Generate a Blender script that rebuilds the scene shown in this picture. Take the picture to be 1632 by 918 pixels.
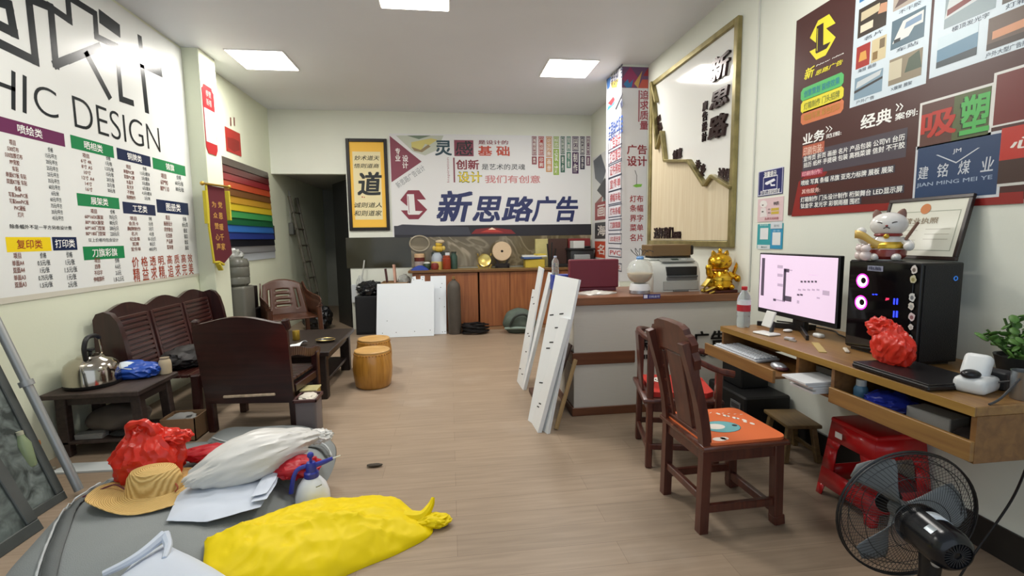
import bpy, bmesh, math, random
from mathutils import Vector, Matrix, noise
for _o in list(bpy.data.objects): bpy.data.objects.remove(_o)
SC = bpy.context.scene; COL = SC.collection
random.seed(11)
PI = math.pi

# ---------------------------------------------------------------- camera
F_PX, CX, CY = 765.0, 816.0, 459.0
YAW, PITCH, ROLL, CAM_H = math.radians(7.34), math.radians(5.94), math.radians(-0.76), 1.45
_F = Vector((math.sin(YAW)*math.cos(PITCH), math.cos(YAW)*math.cos(PITCH), -math.sin(PITCH)))
_R0 = Vector((math.cos(YAW), -math.sin(YAW), 0)); _U0 = _R0.cross(_F)
_R = _R0*math.cos(ROLL)+_U0*math.sin(ROLL); _U = -_R0*math.sin(ROLL)+_U0*math.cos(ROLL)
cam_data = bpy.data.cameras.new('camera'); cam = bpy.data.objects.new('camera', cam_data); COL.objects.link(cam)
cam_data.sensor_fit = 'HORIZONTAL'; cam_data.sensor_width = 36.0; cam_data.lens = 36.0*F_PX/1632.0
cam_data.clip_start = 0.02; cam_data.clip_end = 100
_m = Matrix.Identity(4)
for _i, _v in enumerate((_R, _U, -_F)):
    for _j in range(3): _m[_j][_i] = _v[_j]
_m[0][3], _m[1][3], _m[2][3] = 0, 0, CAM_H
cam.matrix_world = _m
SC.camera = cam
# ---------------------------------------------------------------- world, exposure
LAMP_W = 28.0          # watts of one ceiling panel
wld = bpy.data.worlds.new('world'); SC.world = wld; wld.use_nodes = True
_bg = wld.node_tree.nodes['Background']; _bg.inputs[0].default_value = (0.78, 0.88, 1.0, 1); _bg.inputs[1].default_value = 0.9
SC.view_settings.view_transform = 'Standard'; SC.view_settings.look = 'None'
SC.view_settings.exposure = 0.35; SC.view_settings.gamma = 1.0; SC.view_settings.use_curve_mapping = False
# room
XL, XR, YB, ZC, YF = -2.71, 2.40, 8.0, 3.464, -1.6

# ---------------------------------------------------------------- helpers
def lin(h):
    h = h.lstrip('#'); o = []
    for i in (0, 2, 4):
        c = int(h[i:i+2], 16)/255.0
        o.append(c/12.92 if c <= 0.04045 else ((c+0.055)/1.055)**2.4)
    return (o[0], o[1], o[2], 1.0)
_MATS = {}
def mat(hexc, rough=0.5, metal=0.0, var=0.0, scale=6.0, bump=0.0, bscale=40.0, trans=0.0, emit=0.0, coat=0.0, spec=0.5, stretch=None, ior=1.45, sss=0.0, alpha=1.0):
    key = (hexc, rough, metal, var, scale, bump, bscale, trans, emit, coat, spec, stretch, ior, sss, alpha)
    if key in _MATS: return _MATS[key]
    m = bpy.data.materials.new('surface_'+hexc.lstrip('#')); m.use_nodes = True
    nt = m.node_tree; b = nt.nodes['Principled BSDF']
    c = lin(hexc)
    b.inputs['Base Color'].default_value = c; b.inputs['Roughness'].default_value = rough
    b.inputs['Metallic'].default_value = metal; b.inputs['IOR'].default_value = ior
    b.inputs['Transmission Weight'].default_value = trans; b.inputs['Coat Weight'].default_value = coat
    b.inputs['Specular IOR Level'].default_value = spec
    if alpha < 1: b.inputs['Alpha'].default_value = alpha
    if sss: b.inputs['Subsurface Weight'].default_value = sss; b.inputs['Subsurface Radius'].default_value = (.02, .02, .02)
    if emit:
        b.inputs['Emission Color'].default_value = c; b.inputs['Emission Strength'].default_value = emit
    if var or bump:
        tc = nt.nodes.new('ShaderNodeTexCoord'); mp = nt.nodes.new('ShaderNodeMapping')
        if stretch: mp.inputs['Scale'].default_value = stretch
        nt.links.new(tc.outputs['Object'], mp.inputs[0])
    if var:
        n = nt.nodes.new('ShaderNodeTexNoise'); n.inputs['Scale'].default_value = scale; n.inputs['Detail'].default_value = 4
        nt.links.new(mp.outputs[0], n.inputs['Vector'])
        r = nt.nodes.new('ShaderNodeValToRGB'); r.color_ramp.elements[0].position = .3; r.color_ramp.elements[1].position = .7
        r.color_ramp.elements[0].color = (c[0]*(1-var), c[1]*(1-var), c[2]*(1-var), 1)
        r.color_ramp.elements[1].color = (min(1, c[0]*(1+var)), min(1, c[1]*(1+var)), min(1, c[2]*(1+var)), 1)
        nt.links.new(n.outputs['Fac'], r.inputs[0]); nt.links.new(r.outputs[0], b.inputs['Base Color'])
    if bump:
        n2 = nt.nodes.new('ShaderNodeTexNoise'); n2.inputs['Scale'].default_value = bscale; n2.inputs['Detail'].default_value = 3
        nt.links.new(mp.outputs[0], n2.inputs['Vector'])
        bp = nt.nodes.new('ShaderNodeBump'); bp.inputs['Strength'].default_value = bump; bp.inputs['Distance'].default_value = .01
        nt.links.new(n2.outputs['Fac'], bp.inputs['Height']); nt.links.new(bp.outputs[0], b.inputs['Normal'])
    _MATS[key] = m
    return m
def wood(hexa, hexb, rough=.4, axis='X', scale=3.0, dist=3.0, coat=0.0, fine=14.0):
    key = ('wood', hexa, hexb, rough, axis, scale, dist, coat, fine)
    if key in _MATS: return _MATS[key]
    m = bpy.data.materials.new('wood_grain'); m.use_nodes = True; nt = m.node_tree; b = nt.nodes['Principled BSDF']
    tc = nt.nodes.new('ShaderNodeTexCoord'); mp = nt.nodes.new('ShaderNodeMapping')
    s = [fine, fine, fine]; s['XYZ'.index(axis)] = 0.8; mp.inputs['Scale'].default_value = s
    n = nt.nodes.new('ShaderNodeTexNoise'); n.inputs['Scale'].default_value = scale; n.inputs['Detail'].default_value = 6; n.inputs['Distortion'].default_value = dist*.2
    r = nt.nodes.new('ShaderNodeValToRGB'); r.color_ramp.elements[0].position = .32; r.color_ramp.elements[1].position = .68
    r.color_ramp.elements[0].color = lin(hexa); r.color_ramp.elements[1].color = lin(hexb)
    nt.links.new(tc.outputs['Object'], mp.inputs[0]); nt.links.new(mp.outputs[0], n.inputs['Vector'])
    nt.links.new(n.outputs['Fac'], r.inputs[0]); nt.links.new(r.outputs[0], b.inputs['Base Color'])
    b.inputs['Roughness'].default_value = rough; b.inputs['Coat Weight'].default_value = coat
    _MATS[key] = m; return m
def ray(px, py): return _F + _R*((px-CX)/F_PX) + _U*((CY-py)/F_PX)
def atz(px, py, z=0.0):
    d = ray(px, py); t = (z-CAM_H)/d.z; return Vector((d.x*t, d.y*t, z))
def atx(px, py, x):
    d = ray(px, py); t = x/d.x; return Vector((x, d.y*t, CAM_H+d.z*t))
def aty(px, py, y):
    d = ray(px, py); t = y/d.y; return Vector((d.x*t, y, CAM_H+d.z*t))
def TM(loc=(0, 0, 0), rx=0, ry=0, rz=0, s=None):
    M = Matrix.Translation(Vector(loc)) @ Matrix.Rotation(rz, 4, 'Z') @ Matrix.Rotation(ry, 4, 'Y') @ Matrix.Rotation(rx, 4, 'X')
    if s: M = M @ Matrix.Diagonal((s[0], s[1], s[2], 1))
    return M
class MB:
    def __init__(self): self.v = []; self.f = []; self.fm = []; self.mats = []
    def slot(self, m):
        if m is None:
            return 0
        if m not in self.mats: self.mats.append(m)
        return self.mats.index(m)
    def add(self, vs, fs, m=None, M=None):
        b = len(self.v); k = self.slot(m)
        self.v += [(M @ Vector(p)) if M is not None else Vector(p) for p in vs]
        for f in fs: self.f.append([b+i for i in f]); self.fm.append(k)
        return self
    def bmadd(self, bm, m=None, M=None):
        bm.verts.index_update()
        self.add([v.co.copy() for v in bm.verts], [[v.index for v in f.verts] for f in bm.faces], m, M); bm.free(); return self
    def box(self, c, s, m=None, M=None, bev=0.0, rz=0.0, rx=0.0, ry=0.0, seg=1):
        bm = bmesh.new(); bmesh.ops.create_cube(bm, size=1.0)
        for v in bm.verts: v.co = Vector((v.co.x*s[0], v.co.y*s[1], v.co.z*s[2]))
        if bev: bmesh.ops.bevel(bm, geom=list(bm.edges), offset=bev, segments=seg, profile=.5, affect='EDGES')
        T = TM(c, rx, ry, rz)
        return self.bmadd(bm, m, (M @ T) if M is not None else T)
    def span(self, a, b, m=None, M=None, bev=0.0, seg=1):
        c = [(a[i]+b[i])/2 for i in range(3)]; s = [abs(b[i]-a[i]) for i in range(3)]
        return self.box(c, s, m, M, bev, seg=seg)
    def bar(self, p, q, w, d, m=None, M=None, bev=0.0, up=(0, 0, 1)):
        p, q = Vector(p), Vector(q); z = (q-p); L = z.length; z.normalize()
        up = Vector(up)
        if abs(z.dot(up)) > .98: up = Vector((0, 1, 0))
        x = up.cross(z).normalized(); y = z.cross(x)
        T = Matrix((x, y, z)).transposed().to_4x4(); T.translation = (p+q)/2
        return self.box((0, 0, 0), (w, d, L), m, (M @ T) if M is not None else T, bev)
    def tube(self, pts, r, m=None, M=None, seg=8, closed=False, caps=True, ph=0.0):
        pts = [Vector(p) for p in pts]; n = len(pts)
        rr = r if isinstance(r, (list, tuple)) else [r]*n
        vs = []; prev = None
        for i, p in enumerate(pts):
            a = pts[(i-1) % n] if (closed or i > 0) else p; b = pts[(i+1) % n] if (closed or i < n-1) else p
            t = (b-a).normalized() if (b-a).length > 1e-9 else Vector((0, 0, 1))
            if prev is None:
                u = Vector((0, 0, 1)) if abs(t.z) < .9 else Vector((1, 0, 0))
            else: u = prev
            x = (u - t*u.dot(t)).normalized(); y = t.cross(x); prev = x
            for k in range(seg):
                an = 2*PI*k/seg+ph; vs.append(p + (x*math.cos(an)+y*math.sin(an))*rr[i])
        fs = []
        for i in range(n if closed else n-1):
            j = (i+1) % n
            for k in range(seg):
                fs.append([i*seg+k, i*seg+(k+1) % seg, j*seg+(k+1) % seg, j*seg+k])
        if not closed and caps: fs.append(list(range(seg))[::-1]); fs.append([(n-1)*seg+k for k in range(seg)])
        return self.add(vs, fs, m, M)
    def lathe(self, prof, m=None, M=None, seg=24, sx=1.0, sy=1.0):
        vs = []; fs = []; n = len(prof)
        for r, z in prof:
            for k in range(seg):
                a = 2*PI*k/seg; vs.append((r*math.cos(a)*sx, r*math.sin(a)*sy, z))
        for i in range(n-1):
            for k in range(seg): fs.append([i*seg+k, i*seg+(k+1) % seg, (i+1)*seg+(k+1) % seg, (i+1)*seg+k])
        if prof[0][0] > 1e-6: fs.append(list(range(seg))[::-1])
        if prof[-1][0] > 1e-6: fs.append([(n-1)*seg+k for k in range(seg)])
        return self.add(vs, fs, m, M)
    def prism(self, poly, d, m=None, M=None):
        bm = bmesh.new(); vs = [bm.verts.new((x, y, 0)) for x, y in poly]
        f = bm.faces.new(vs); bm.normal_update()
        if f.normal.z < 0: f.normal_flip()
        r = bmesh.ops.extrude_face_region(bm, geom=[f])
        for e in r['geom']:
            if isinstance(e, bmesh.types.BMVert): e.co.z += d
        f2 = [q for q in bm.faces]
        bmesh.ops.triangulate(bm, faces=[q for q in f2 if len(q.verts) > 4])
        bmesh.ops.recalc_face_normals(bm, faces=bm.faces[:])
        return self.bmadd(bm, m, M)
    def poly(self, pts, m=None, M=None):
        bm = bmesh.new(); vs = [bm.verts.new(p) for p in pts]; bm.faces.new(vs)
        if len(pts) > 4: bmesh.ops.triangulate(bm, faces=bm.faces[:])
        return self.bmadd(bm, m, M)
    def grid(self, fn, nu, nv, m=None, M=None, cu=False):
        vs = [fn(i/(nu if cu else nu-1), j/(nv-1)) for j in range(nv) for i in range(nu)]; fs = []
        for j in range(nv-1):
            for i in range(nu if cu else nu-1):
                i2 = (i+1) % nu; fs.append([j*nu+i, j*nu+i2, (j+1)*nu+i2, (j+1)*nu+i])
        return self.add(vs, fs, m, M)
    def ball(self, c, r, m=None, M=None, seg=16, rings=10):
        if not isinstance(r, (list, tuple)): r = (r, r, r)
        pr = [(math.sin(PI*i/rings), -math.cos(PI*i/rings)) for i in range(rings+1)]
        pr[0] = (0.001, -1); pr[-1] = (.001, 1)
        T = TM(c, s=r); return self.lathe(pr, m, (M @ T) if M is not None else T, seg)
    def blob(self, c, r, m=None, M=None, sub=4, amp=.15, freq=3.0, seed=0, flat=None, ridge=False):
        bm = bmesh.new(); bmesh.ops.create_icosphere(bm, subdivisions=sub, radius=1.0)
        for v in bm.verts:
            p = v.co*freq + Vector((seed*7.3, seed*3.1, seed)); k = noise.noise(p)
            if ridge: k = .6-1.6*abs(k)+.5*noise.noise(p*2.3)
            v.co *= 1+amp*k
            v.co = Vector((v.co.x*r[0], v.co.y*r[1], v.co.z*r[2]))
            if flat is not None and v.co.z < flat: v.co.z = flat
        T = TM(c); return self.bmadd(bm, m, (M @ T) if M is not None else T)
    def build(self, name, m=None, parent=None, world=False, sharp=35, solid=0.0, sub=0, label=None):
        me = bpy.data.meshes.new(name)
        vs = self.v
        if parent is not None and world:
            I = parent.matrix_basis.inverted()
            if parent.parent is not None: I = I @ parent.parent.matrix_basis.inverted()
            vs = [I @ p for p in vs]
        me.from_pydata([tuple(p) for p in vs], [], self.f)
        if m is not None and not self.mats: self.mats = [m]
        for q in self.mats: me.materials.append(q)
        me.polygons.foreach_set('material_index', self.fm)
        if sharp:
            me.polygons.foreach_set('use_smooth', [True]*len(me.polygons))
            me.update(); me.set_sharp_from_angle(angle=math.radians(sharp))
        me.update()
        o = bpy.data.objects.new(name, me); COL.objects.link(o)
        if parent is not None: o.parent = parent
        if solid:
            md = o.modifiers.new('thickness', 'SOLIDIFY'); md.thickness = solid; md.offset = 0
        if sub:
            md = o.modifiers.new('smooth', 'SUBSURF'); md.levels = sub; md.render_levels = sub
        if label: o['label'] = label
        return o
def tag(o, label, cat, group=None, kind=None):
    o['label'] = label; o['category'] = cat
    if group: o['group'] = group
    if kind: o['kind'] = kind
    return o
def thing(name, label, cat, loc=(0, 0, 0), rz=0.0, group=None):
    o = bpy.data.objects.new(name, None); COL.objects.link(o); o.empty_display_size = .05
    o.matrix_basis = TM(loc, rz=rz)
    return tag(o, label, cat, group)
def solo(mb, name, label, cat, m=None, group=None, loc=None, **k):
    """a thing that is a single mesh; its origin goes to the middle of its base"""
    lo = [min(p[i] for p in mb.v) for i in range(3)]; hi = [max(p[i] for p in mb.v) for i in range(3)]
    c = Vector(((lo[0]+hi[0])/2, (lo[1]+hi[1])/2, lo[2]))
    mb.v = [p-c for p in mb.v]
    o = mb.build(name, m, **k); o.location = c
    return tag(o, label, cat, group)
def struct(mb, name, m=None, **k):
    o = mb.build(name, m, sharp=k.pop('sharp', 30)); o['kind'] = 'structure'; return o
def copy_thing(r, loc, rz, label, group=None):
    c = r.copy(); COL.objects.link(c); c.matrix_basis = TM(loc, rz=rz); c['label'] = label
    if group: c['group'] = group
    for ch in list(r.children):
        d = ch.copy(); COL.objects.link(d); d.parent = c
        for g in list(ch.children):
            e = g.copy(); COL.objects.link(e); e.parent = d
    return c
def spline(pts, n=8, closed=False):
    pts = [Vector(p) for p in pts]; out = []; N = len(pts)
    for i in range(N if closed else N-1):
        g = lambda k: pts[k % N] if closed else pts[max(0, min(N-1, k))]
        a, b, c, d = g(i-1), g(i), g(i+1), g(i+2)
        for s in range(n):
            t = s/n
            out.append(.5*((2*b)+(c-a)*t+(2*a-5*b+4*c-d)*t*t+(3*b-a-3*c+d)*t**3))
    if not closed: out.append(pts[-1])
    return out
def puff(outline, hfn, rings=14, n=8, smooth=True, m=None, under=True):
    """a cloth or bag lying on a surface: star-shaped outline of 3-D points, height function of (x, y, t) with t = 1 at the rim"""
    o = spline(outline, n, True) if smooth else []
    if not smooth:
        L = [Vector(p) for p in outline]
        for i in range(len(L)):
            for s in range(n): o.append(L[i].lerp(L[(i+1) % len(L)], s/n))
    c = sum(o, Vector((0, 0, 0)))/len(o); N = len(o)
    mb = MB(); vs = [Vector((c.x, c.y, c.z+hfn(c.x, c.y, 0.0)))]; fs = []
    for r in range(1, rings+1):
        t = r/rings
        for p in o:
            q = c.lerp(p, t); vs.append(Vector((q.x, q.y, q.z+hfn(q.x, q.y, t))))
    for k in range(N): fs.append([0, 1+k, 1+(k+1) % N])
    for r in range(rings-1):
        a = 1+r*N; b = a+N
        for k in range(N): fs.append([a+k, b+k, b+(k+1) % N, a+(k+1) % N])
    if under:
        b0 = len(vs)
        for p in o: vs.append(Vector((p.x, p.y, p.z)))
        a = 1+(rings-1)*N
        for k in range(N): fs.append([a+k, b0+k, b0+(k+1) % N, a+(k+1) % N])
        vs.append(c.copy()); cc = len(vs)-1
        for k in range(N): fs.append([cc, b0+(k+1) % N, b0+k])
    return mb.add(vs, fs, m)
def rn(x, y, f=1.0, s=0.0): return noise.noise(Vector((x*f+s, y*f+s*.7, s)))
def crease(x, y, f, s=0.0): return 1-2*abs(noise.noise(Vector((x*f+s, y*f+s*.7, s))))

# ---------------------------------------------------------------- print on flat things
_TEXTS = []
class Poster:
    """a printed sheet standing on the plane through `org` with unit axes u (right), v (up); its whole print is in its own mesh"""
    def __init__(self, org, u, v, view=(0, 0, 1.0), rough=.35, lay=.0008, spec=.5, coat=0.0):
        self.o, self.u, self.v = Vector(org), Vector(u).normalized(), Vector(v).normalized()
        self.n = self.u.cross(self.v).normalized(); self.view = view; self.mb = MB(); self.rough = rough; self.lay = lay; self.coat = coat; self.spec = spec
        self.M = Matrix((self.u, self.v, self.n)).transposed().to_4x4(); self.M.translation = self.o
        self.letters = {}
    def uv(self, x, y):
        px, py = self.view[0]+x/self.view[2], self.view[1]+y/self.view[2]
        d = ray(px, py); p0 = Vector((0, 0, CAM_H)); t = (self.o-p0).dot(self.n)/d.dot(self.n); q = p0+d*t-self.o
        return q.dot(self.u), q.dot(self.v)
    def mt(self, c): return c if not isinstance(c, str) else mat(c, self.rough, coat=self.coat, spec=self.spec)
    def sheet(self, u0, v0, u1, v1, c, th=.004): self.mb.span((u0, v0, -th), (u1, v1, 0), self.mt(c), self.M); return self
    def quad(self, pts, c, L=1):
        self.mb.poly([(x, y, L*self.lay) for x, y in pts], self.mt(c), self.M); return self
    def rect(self, a, b, c, L=1):          # zoom-pixel corners
        (u0, v1), (u1, v0) = self.uv(*a), self.uv(*b)
        return self.quad([(u0, v0), (u1, v0), (u1, v1), (u0, v1)], c, L)
    def shape(self, pts, c, L=1): return self.quad([self.uv(*p) for p in pts], c, L)
    def stroke(self, pts, w, c, L=1):
        P = [Vector(self.uv(*p)) for p in pts]
        for i in range(len(P)-1):
            a, b = P[i], P[i+1]; d = (b-a).normalized(); n = Vector((-d.y, d.x))*w/2; e = d*w/2
            self.quad([tuple(a-n-e), tuple(b-n+e), tuple(b+n+e), tuple(a+n-e)], c, L+.7*i/len(P))
        return self
    def frame(self, a, b, w, c, L=1):
        (u0, v1), (u1, v0) = self.uv(*a), self.uv(*b)
        for q in ((u0, v0, u1, v0+w), (u0, v1-w, u1, v1), (u0, v0+w, u0+w, v1-w), (u1-w, v0+w, u1, v1-w)):
            self.quad([(q[0], q[1]), (q[2], q[1]), (q[2], q[3]), (q[0], q[3])], c, L)
        return self
    def text(self, s, a, b, c, L=2, bold=0.0, shear=0.0, vert=False):
        (u0, v1), (u1, v0) = self.uv(*a), self.uv(*b)
        return self.textuv(s, u0, v0, u1, v1, c, L, bold, shear, vert)
    def textuv(self, s, u0, v0, u1, v1, c, L=2, bold=0.0, shear=0.0, vert=False, part=None, ext=0.0, rot=None):
        if vert: s = '\n'.join(s)
        _TEXTS.append((self, s, u0, v0, u1, v1, c, L, bold, shear, part, ext, rot)); return self
    def rows(self, items, a, b, c, L=2, bold=.01, fill=.62, align='L', full=None):
        """lines of text evenly set between zoom-pixel corners a (top left) and b (bottom right)"""
        (u0, v1), (u1, v0) = self.uv(*a), self.uv(*b); n = len(items); h = (v1-v0)/n; mx = full or max(wid(t) for t in items)
        for i, t in enumerate(items):
            if not t: continue
            w = (u1-u0)*min(1, wid(t)/mx); yc = v1-(i+.5)*h; x0 = u0 if align == 'L' else (u0+u1-w)/2
            self.textuv(t, x0, yc-h*fill/2, x0+w, yc+h*fill/2, c, L, bold)
        return self
def wid(t): return sum(1.0 if ord(ch) > 255 else .55 for ch in t)
def flush_texts():
    obs = []
    for T in _TEXTS:
        cu = bpy.data.curves.new('lettering', 'FONT'); cu.body = T[1]; cu.fill_mode = 'FRONT'; cu.resolution_u = 6 if T[5]-T[3] > .11 else 2
        cu.offset = min(0.0, T[8]); cu.shear = T[9]; cu.align_x = 'CENTER'
        if '\n' in T[1]: cu.space_line = 1.05
        o = bpy.data.objects.new('lettering', cu); COL.objects.link(o); obs.append(o)
    dg = bpy.context.evaluated_depsgraph_get()
    for T, o in zip(_TEXTS, obs):
        P, s, u0, v0, u1, v1, c, L, bold, shear, part, ext, rot = T
        me = bpy.data.meshes.new_from_object(o.evaluated_get(dg))
        if len(me.vertices):
            xs = [v.co.x for v in me.vertices]; ys = [v.co.y for v in me.vertices]
            x0, x1, y0, y1 = min(xs), max(xs), min(ys), max(ys)
            sx = (u1-u0)/max(1e-6, x1-x0); sy = (v1-v0)/max(1e-6, y1-y0)
            vs = [(u0+(v.co.x-x0)*sx, v0+(v.co.y-y0)*sy, L*P.lay) for v in me.vertices]
            if rot:
                cu_, cv_ = (u0+u1)/2, (v0+v1)/2; ca, sa = math.cos(rot), math.sin(rot)
                vs = [(cu_+(x-cu_)*ca-(y-cv_)*sa, cv_+(x-cu_)*sa+(y-cv_)*ca, z) for x, y, z in vs]
            fs = [list(p.vertices) for p in me.polygons]
            if bold > .008:      # heavier strokes: overprint slightly shifted copies
                bb = min(bold, .05); k = bb*.5*(u1-u0)/max(1e-6, x1-x0); k2 = bb*.5*(v1-v0)/max(1e-6, y1-y0); n0 = len(vs); f0 = list(fs); v0_ = list(vs)
                for q, (ax, ay) in enumerate(((-1, -1), (1, -1), (-1, 1), (1, 1))):
                    b0 = len(vs); vs = vs+[(x+ax*k, y+ay*k2, z+.00003*(q+1)) for x, y, z in v0_]; fs = fs+[[b0+i for i in f] for f in f0]
            tgt = P.mb if part is None else P.letters.setdefault(part, MB())
            if ext:
                n = len(vs); ec = {}
                for f in fs:
                    for i in range(len(f)):
                        e = (f[i], f[(i+1) % len(f)]); ec[e] = 1
                vs = vs+[(x, y, z+ext) for x, y, z in vs]
                side = [[a, b, b+n, a+n] for (a, b) in ec if (b, a) not in ec]
                # merge duplicate outline points is not needed: every outline edge gives one side face
                fs = [f[::-1] for f in fs]+[[i+n for i in f] for f in fs]+side
            tgt.add(vs, fs, P.mt(c), P.M)
        bpy.data.meshes.remove(me)
    for o in obs:
        cu = o.data; bpy.data.objects.remove(o); bpy.data.curves.remove(cu)
    _TEXTS.clear()
_POST = []
def poster(P, name, label, cat, group=None): _POST.append((P, name, label, cat, group))
# ================================================================ THE ROOM
def floor_mat():
    m = bpy.data.materials.new('laminate_floor'); m.use_nodes = True; nt = m.node_tree; b = nt.nodes['Principled BSDF']; L = nt.links.new
    tc = nt.nodes.new('ShaderNodeTexCoord'); mp = nt.nodes.new('ShaderNodeMapping'); L(tc.outputs['Object'], mp.inputs[0])
    br = nt.nodes.new('ShaderNodeTexBrick'); br.offset = .37; br.inputs['Scale'].default_value = 1.0
    br.inputs['Brick Width'].default_value = 1.2; br.inputs['Row Height'].default_value = .16; br.inputs['Mortar Size'].default_value = .0015
    br.inputs['Color1'].default_value = lin('#9a8773'); br.inputs['Color2'].default_value = lin('#92806d'); br.inputs['Mortar'].default_value = lin('#82705e')
    L(mp.outputs[0], br.inputs['Vector'])
    mp2 = nt.nodes.new('ShaderNodeMapping'); mp2.inputs['Scale'].default_value = (1.2, 16, 1); L(tc.outputs['Object'], mp2.inputs[0])
    n = nt.nodes.new('ShaderNodeTexNoise'); n.inputs['Scale'].default_value = 2.2; n.inputs['Detail'].default_value = 7; n.inputs['Distortion'].default_value = .5
    L(mp2.outputs[0], n.inputs['Vector'])
    r = nt.nodes.new('ShaderNodeValToRGB'); r.color_ramp.elements[0].position = .3; r.color_ramp.elements[0].color = (.82, .81, .80, 1)
    r.color_ramp.elements[1].position = .7; r.color_ramp.elements[1].color = (1.08, 1.08, 1.08, 1); L(n.outputs['Fac'], r.inputs[0])
    mx = nt.nodes.new('ShaderNodeMix'); mx.data_type = 'RGBA'; mx.blend_type = 'MULTIPLY'; mx.inputs[0].default_value = .85
    L(br.outputs['Color'], mx.inputs[6]); L(r.outputs[0], mx.inputs[7])
    # whitish scuffs of plaster dust
    n3 = nt.nodes.new('ShaderNodeTexNoise'); n3.inputs['Scale'].default_value = 1.6; n3.inputs['Detail'].default_value = 9; L(tc.outputs['Object'], n3.inputs['Vector'])
    r3 = nt.nodes.new('ShaderNodeValToRGB'); r3.color_ramp.elements[0].position = .6; r3.color_ramp.elements[0].color = (0, 0, 0, 1); r3.color_ramp.elements[1].position = .78; r3.color_ramp.elements[1].color = (.5, .5, .5, 1); L(n3.outputs['Fac'], r3.inputs[0])
    mx3 = nt.nodes.new('ShaderNodeMix'); mx3.data_type = 'RGBA'; mx3.inputs[7].default_value = lin('#a89a8b'); L(r3.outputs[0], mx3.inputs[0]); L(mx.outputs[2], mx3.inputs[6])
    L(mx3.outputs[2], b.inputs['Base Color']); b.inputs['Roughness'].default_value = .42; b.inputs['Specular IOR Level'].default_value = .35
    return m
WALL = mat('#dcdfd4', .75, var=.03, scale=1.3, bump=.05, bscale=60)
WALLG = mat('#dde2cb', .7, var=.04, scale=1.1, bump=.05, bscale=60)
CEIL = mat('#e4e8ef', .55, var=.03, scale=.7)
struct(MB().span((XL-.15, YF, -.1), (XR+.15, 11.2, 0)), 'floor', floor_mat())
struct(MB().span((XL-.15, YF, ZC), (XR+.15, YB+.14, ZC+.12)), 'ceiling', CEIL)
struct(MB().span((XL-.15, YF, 0), (XL, 11.2, ZC)), 'wall_left', WALLG)
struct(MB().span((XR, YF, 0), (XR+.15, 11.2, ZC)), 'wall_right', WALL)
DX = -1.59     # right side of the doorway in the back wall, which runs up to the left wall
struct(MB().span((DX, YB, 0), (XR, YB+.14, ZC)).span((XL, YB, 2.49), (DX, YB+.14, ZC)), 'wall_back', WALL)
# corridor behind the doorway
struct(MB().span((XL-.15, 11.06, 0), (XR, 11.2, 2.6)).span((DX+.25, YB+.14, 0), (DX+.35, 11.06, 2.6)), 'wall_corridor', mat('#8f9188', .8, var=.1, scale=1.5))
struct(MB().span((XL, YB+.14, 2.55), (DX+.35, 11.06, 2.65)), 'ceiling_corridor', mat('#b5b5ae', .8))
# pillar standing out of the left wall
struct(MB().span((XL, 5.6, 0), (-2.54, 5.96, ZC), bev=.004), 'pillar_left', WALLG)
# column standing out of the right wall, behind the counter
struct(MB().span((2.07, 5.67, 0), (XR, 6.22, ZC)), 'column_right', WALL)
struct(MB().span((XR-.014, YF, 0), (XR, 3.6, .15), bev=.003), 'baseboard_right', mat('#23211f', .4))
struct(MB().span((XL, 5.96, 0), (XL+.012, YB, .1), bev=.002), 'baseboard_left', mat('#b9b3a8', .5))
struct(MB().span((XR-.012, 3.575, 1.0), (XR, 3.589, ZC), bev=.003), 'trim_1', mat('#c9cac2', .5))     # cable duct on the right wall
# ceiling panels
def lamp(x, y, label, k=1.0):
    t = thing('ceiling_light', label, 'ceiling light', (x, y, ZC))
    MB().box((0, 0, -.005), (.60, .60, .01), bev=.003).build('frame', mat('#f4f4f2', .4), t)
    MB().box((0, 0, -.0115), (.57, .57, .003)).build('diffuser', mat('#fff9f0', .5, emit=14.0*k), t)
    ld = bpy.data.lights.new('panel_light', 'AREA'); ld.shape = 'SQUARE'; ld.size = .56; ld.energy = LAMP_W*k; ld.color = (1.0, .97, .915)
    lo = bpy.data.objects.new('panel_light', ld); COL.objects.link(lo); lo.parent = t; lo.location = (0, 0, -.02)
    return t
lamp(-2.0, 5.9, 'square white ceiling panel light above the dark wooden sofa')
lamp(1.47, 5.85, 'square white ceiling panel light in front of the poster column')
lamp(-.24, 4.22, 'square white ceiling panel light cut by the top edge of the photo')
lamp(-2.0, 2.5, 'square white ceiling panel light above the window screens, nearest the camera on the left', .5)
lamp(1.47, 2.45, 'square white ceiling panel light above the desk, nearest the camera on the right', .5)
# ================================================================ PRINTED WALLS
# ---- price list on the left wall
P = Poster((XL+.006, 3.0, 0), (0, 1, 0), (0, 0, 1), view=(0, 0, 3.6267), rough=.25, spec=.28)
P.sheet(-.95, 1.09, 2.62, 3.44, '#e6e9e6')
K = '#23282b'
def box_stroke(pts, w=.062): P.stroke(pts, w, K, 1)
box_stroke([(-60, -8), (50, 28), (80, 188), (-60, 118)], .062)
box_stroke([(-60, 222), (205, 352), (165, -10), (292, 42), (322, 372), (400, 340)], .058)
box_stroke([(400, 342), (572, 272)], .06)
box_stroke([(505, 320), (628, 553)], .055)
box_stroke([(318, 60), (402, 118), (390, -20), (548, 78), (558, 212), (674, 268), (700, 572), (762, 594)], .052)
P.stroke([(600, 112), (668, 162)], .11, K)
P.stroke([(808, 224), (814, 275)], .06, K); P.stroke([(735, 322), (920, 412)], .09, K); P.stroke([(822, 392), (848, 635)], .06, K)
P.text('DESIGN', (413, 548), (928, 882), K, bold=-.012)
P.text('C', (185, 475), (340, 692), K, bold=-.012)
P.stroke([(142, 450), (142, 640)], .03, K); P.stroke([(77, 425), (77, 622)], .03, K); P.stroke([(-42, 470), (77, 514)], .027, K); P.stroke([(-42, 380), (-42, 580)], .03, K)
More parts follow.
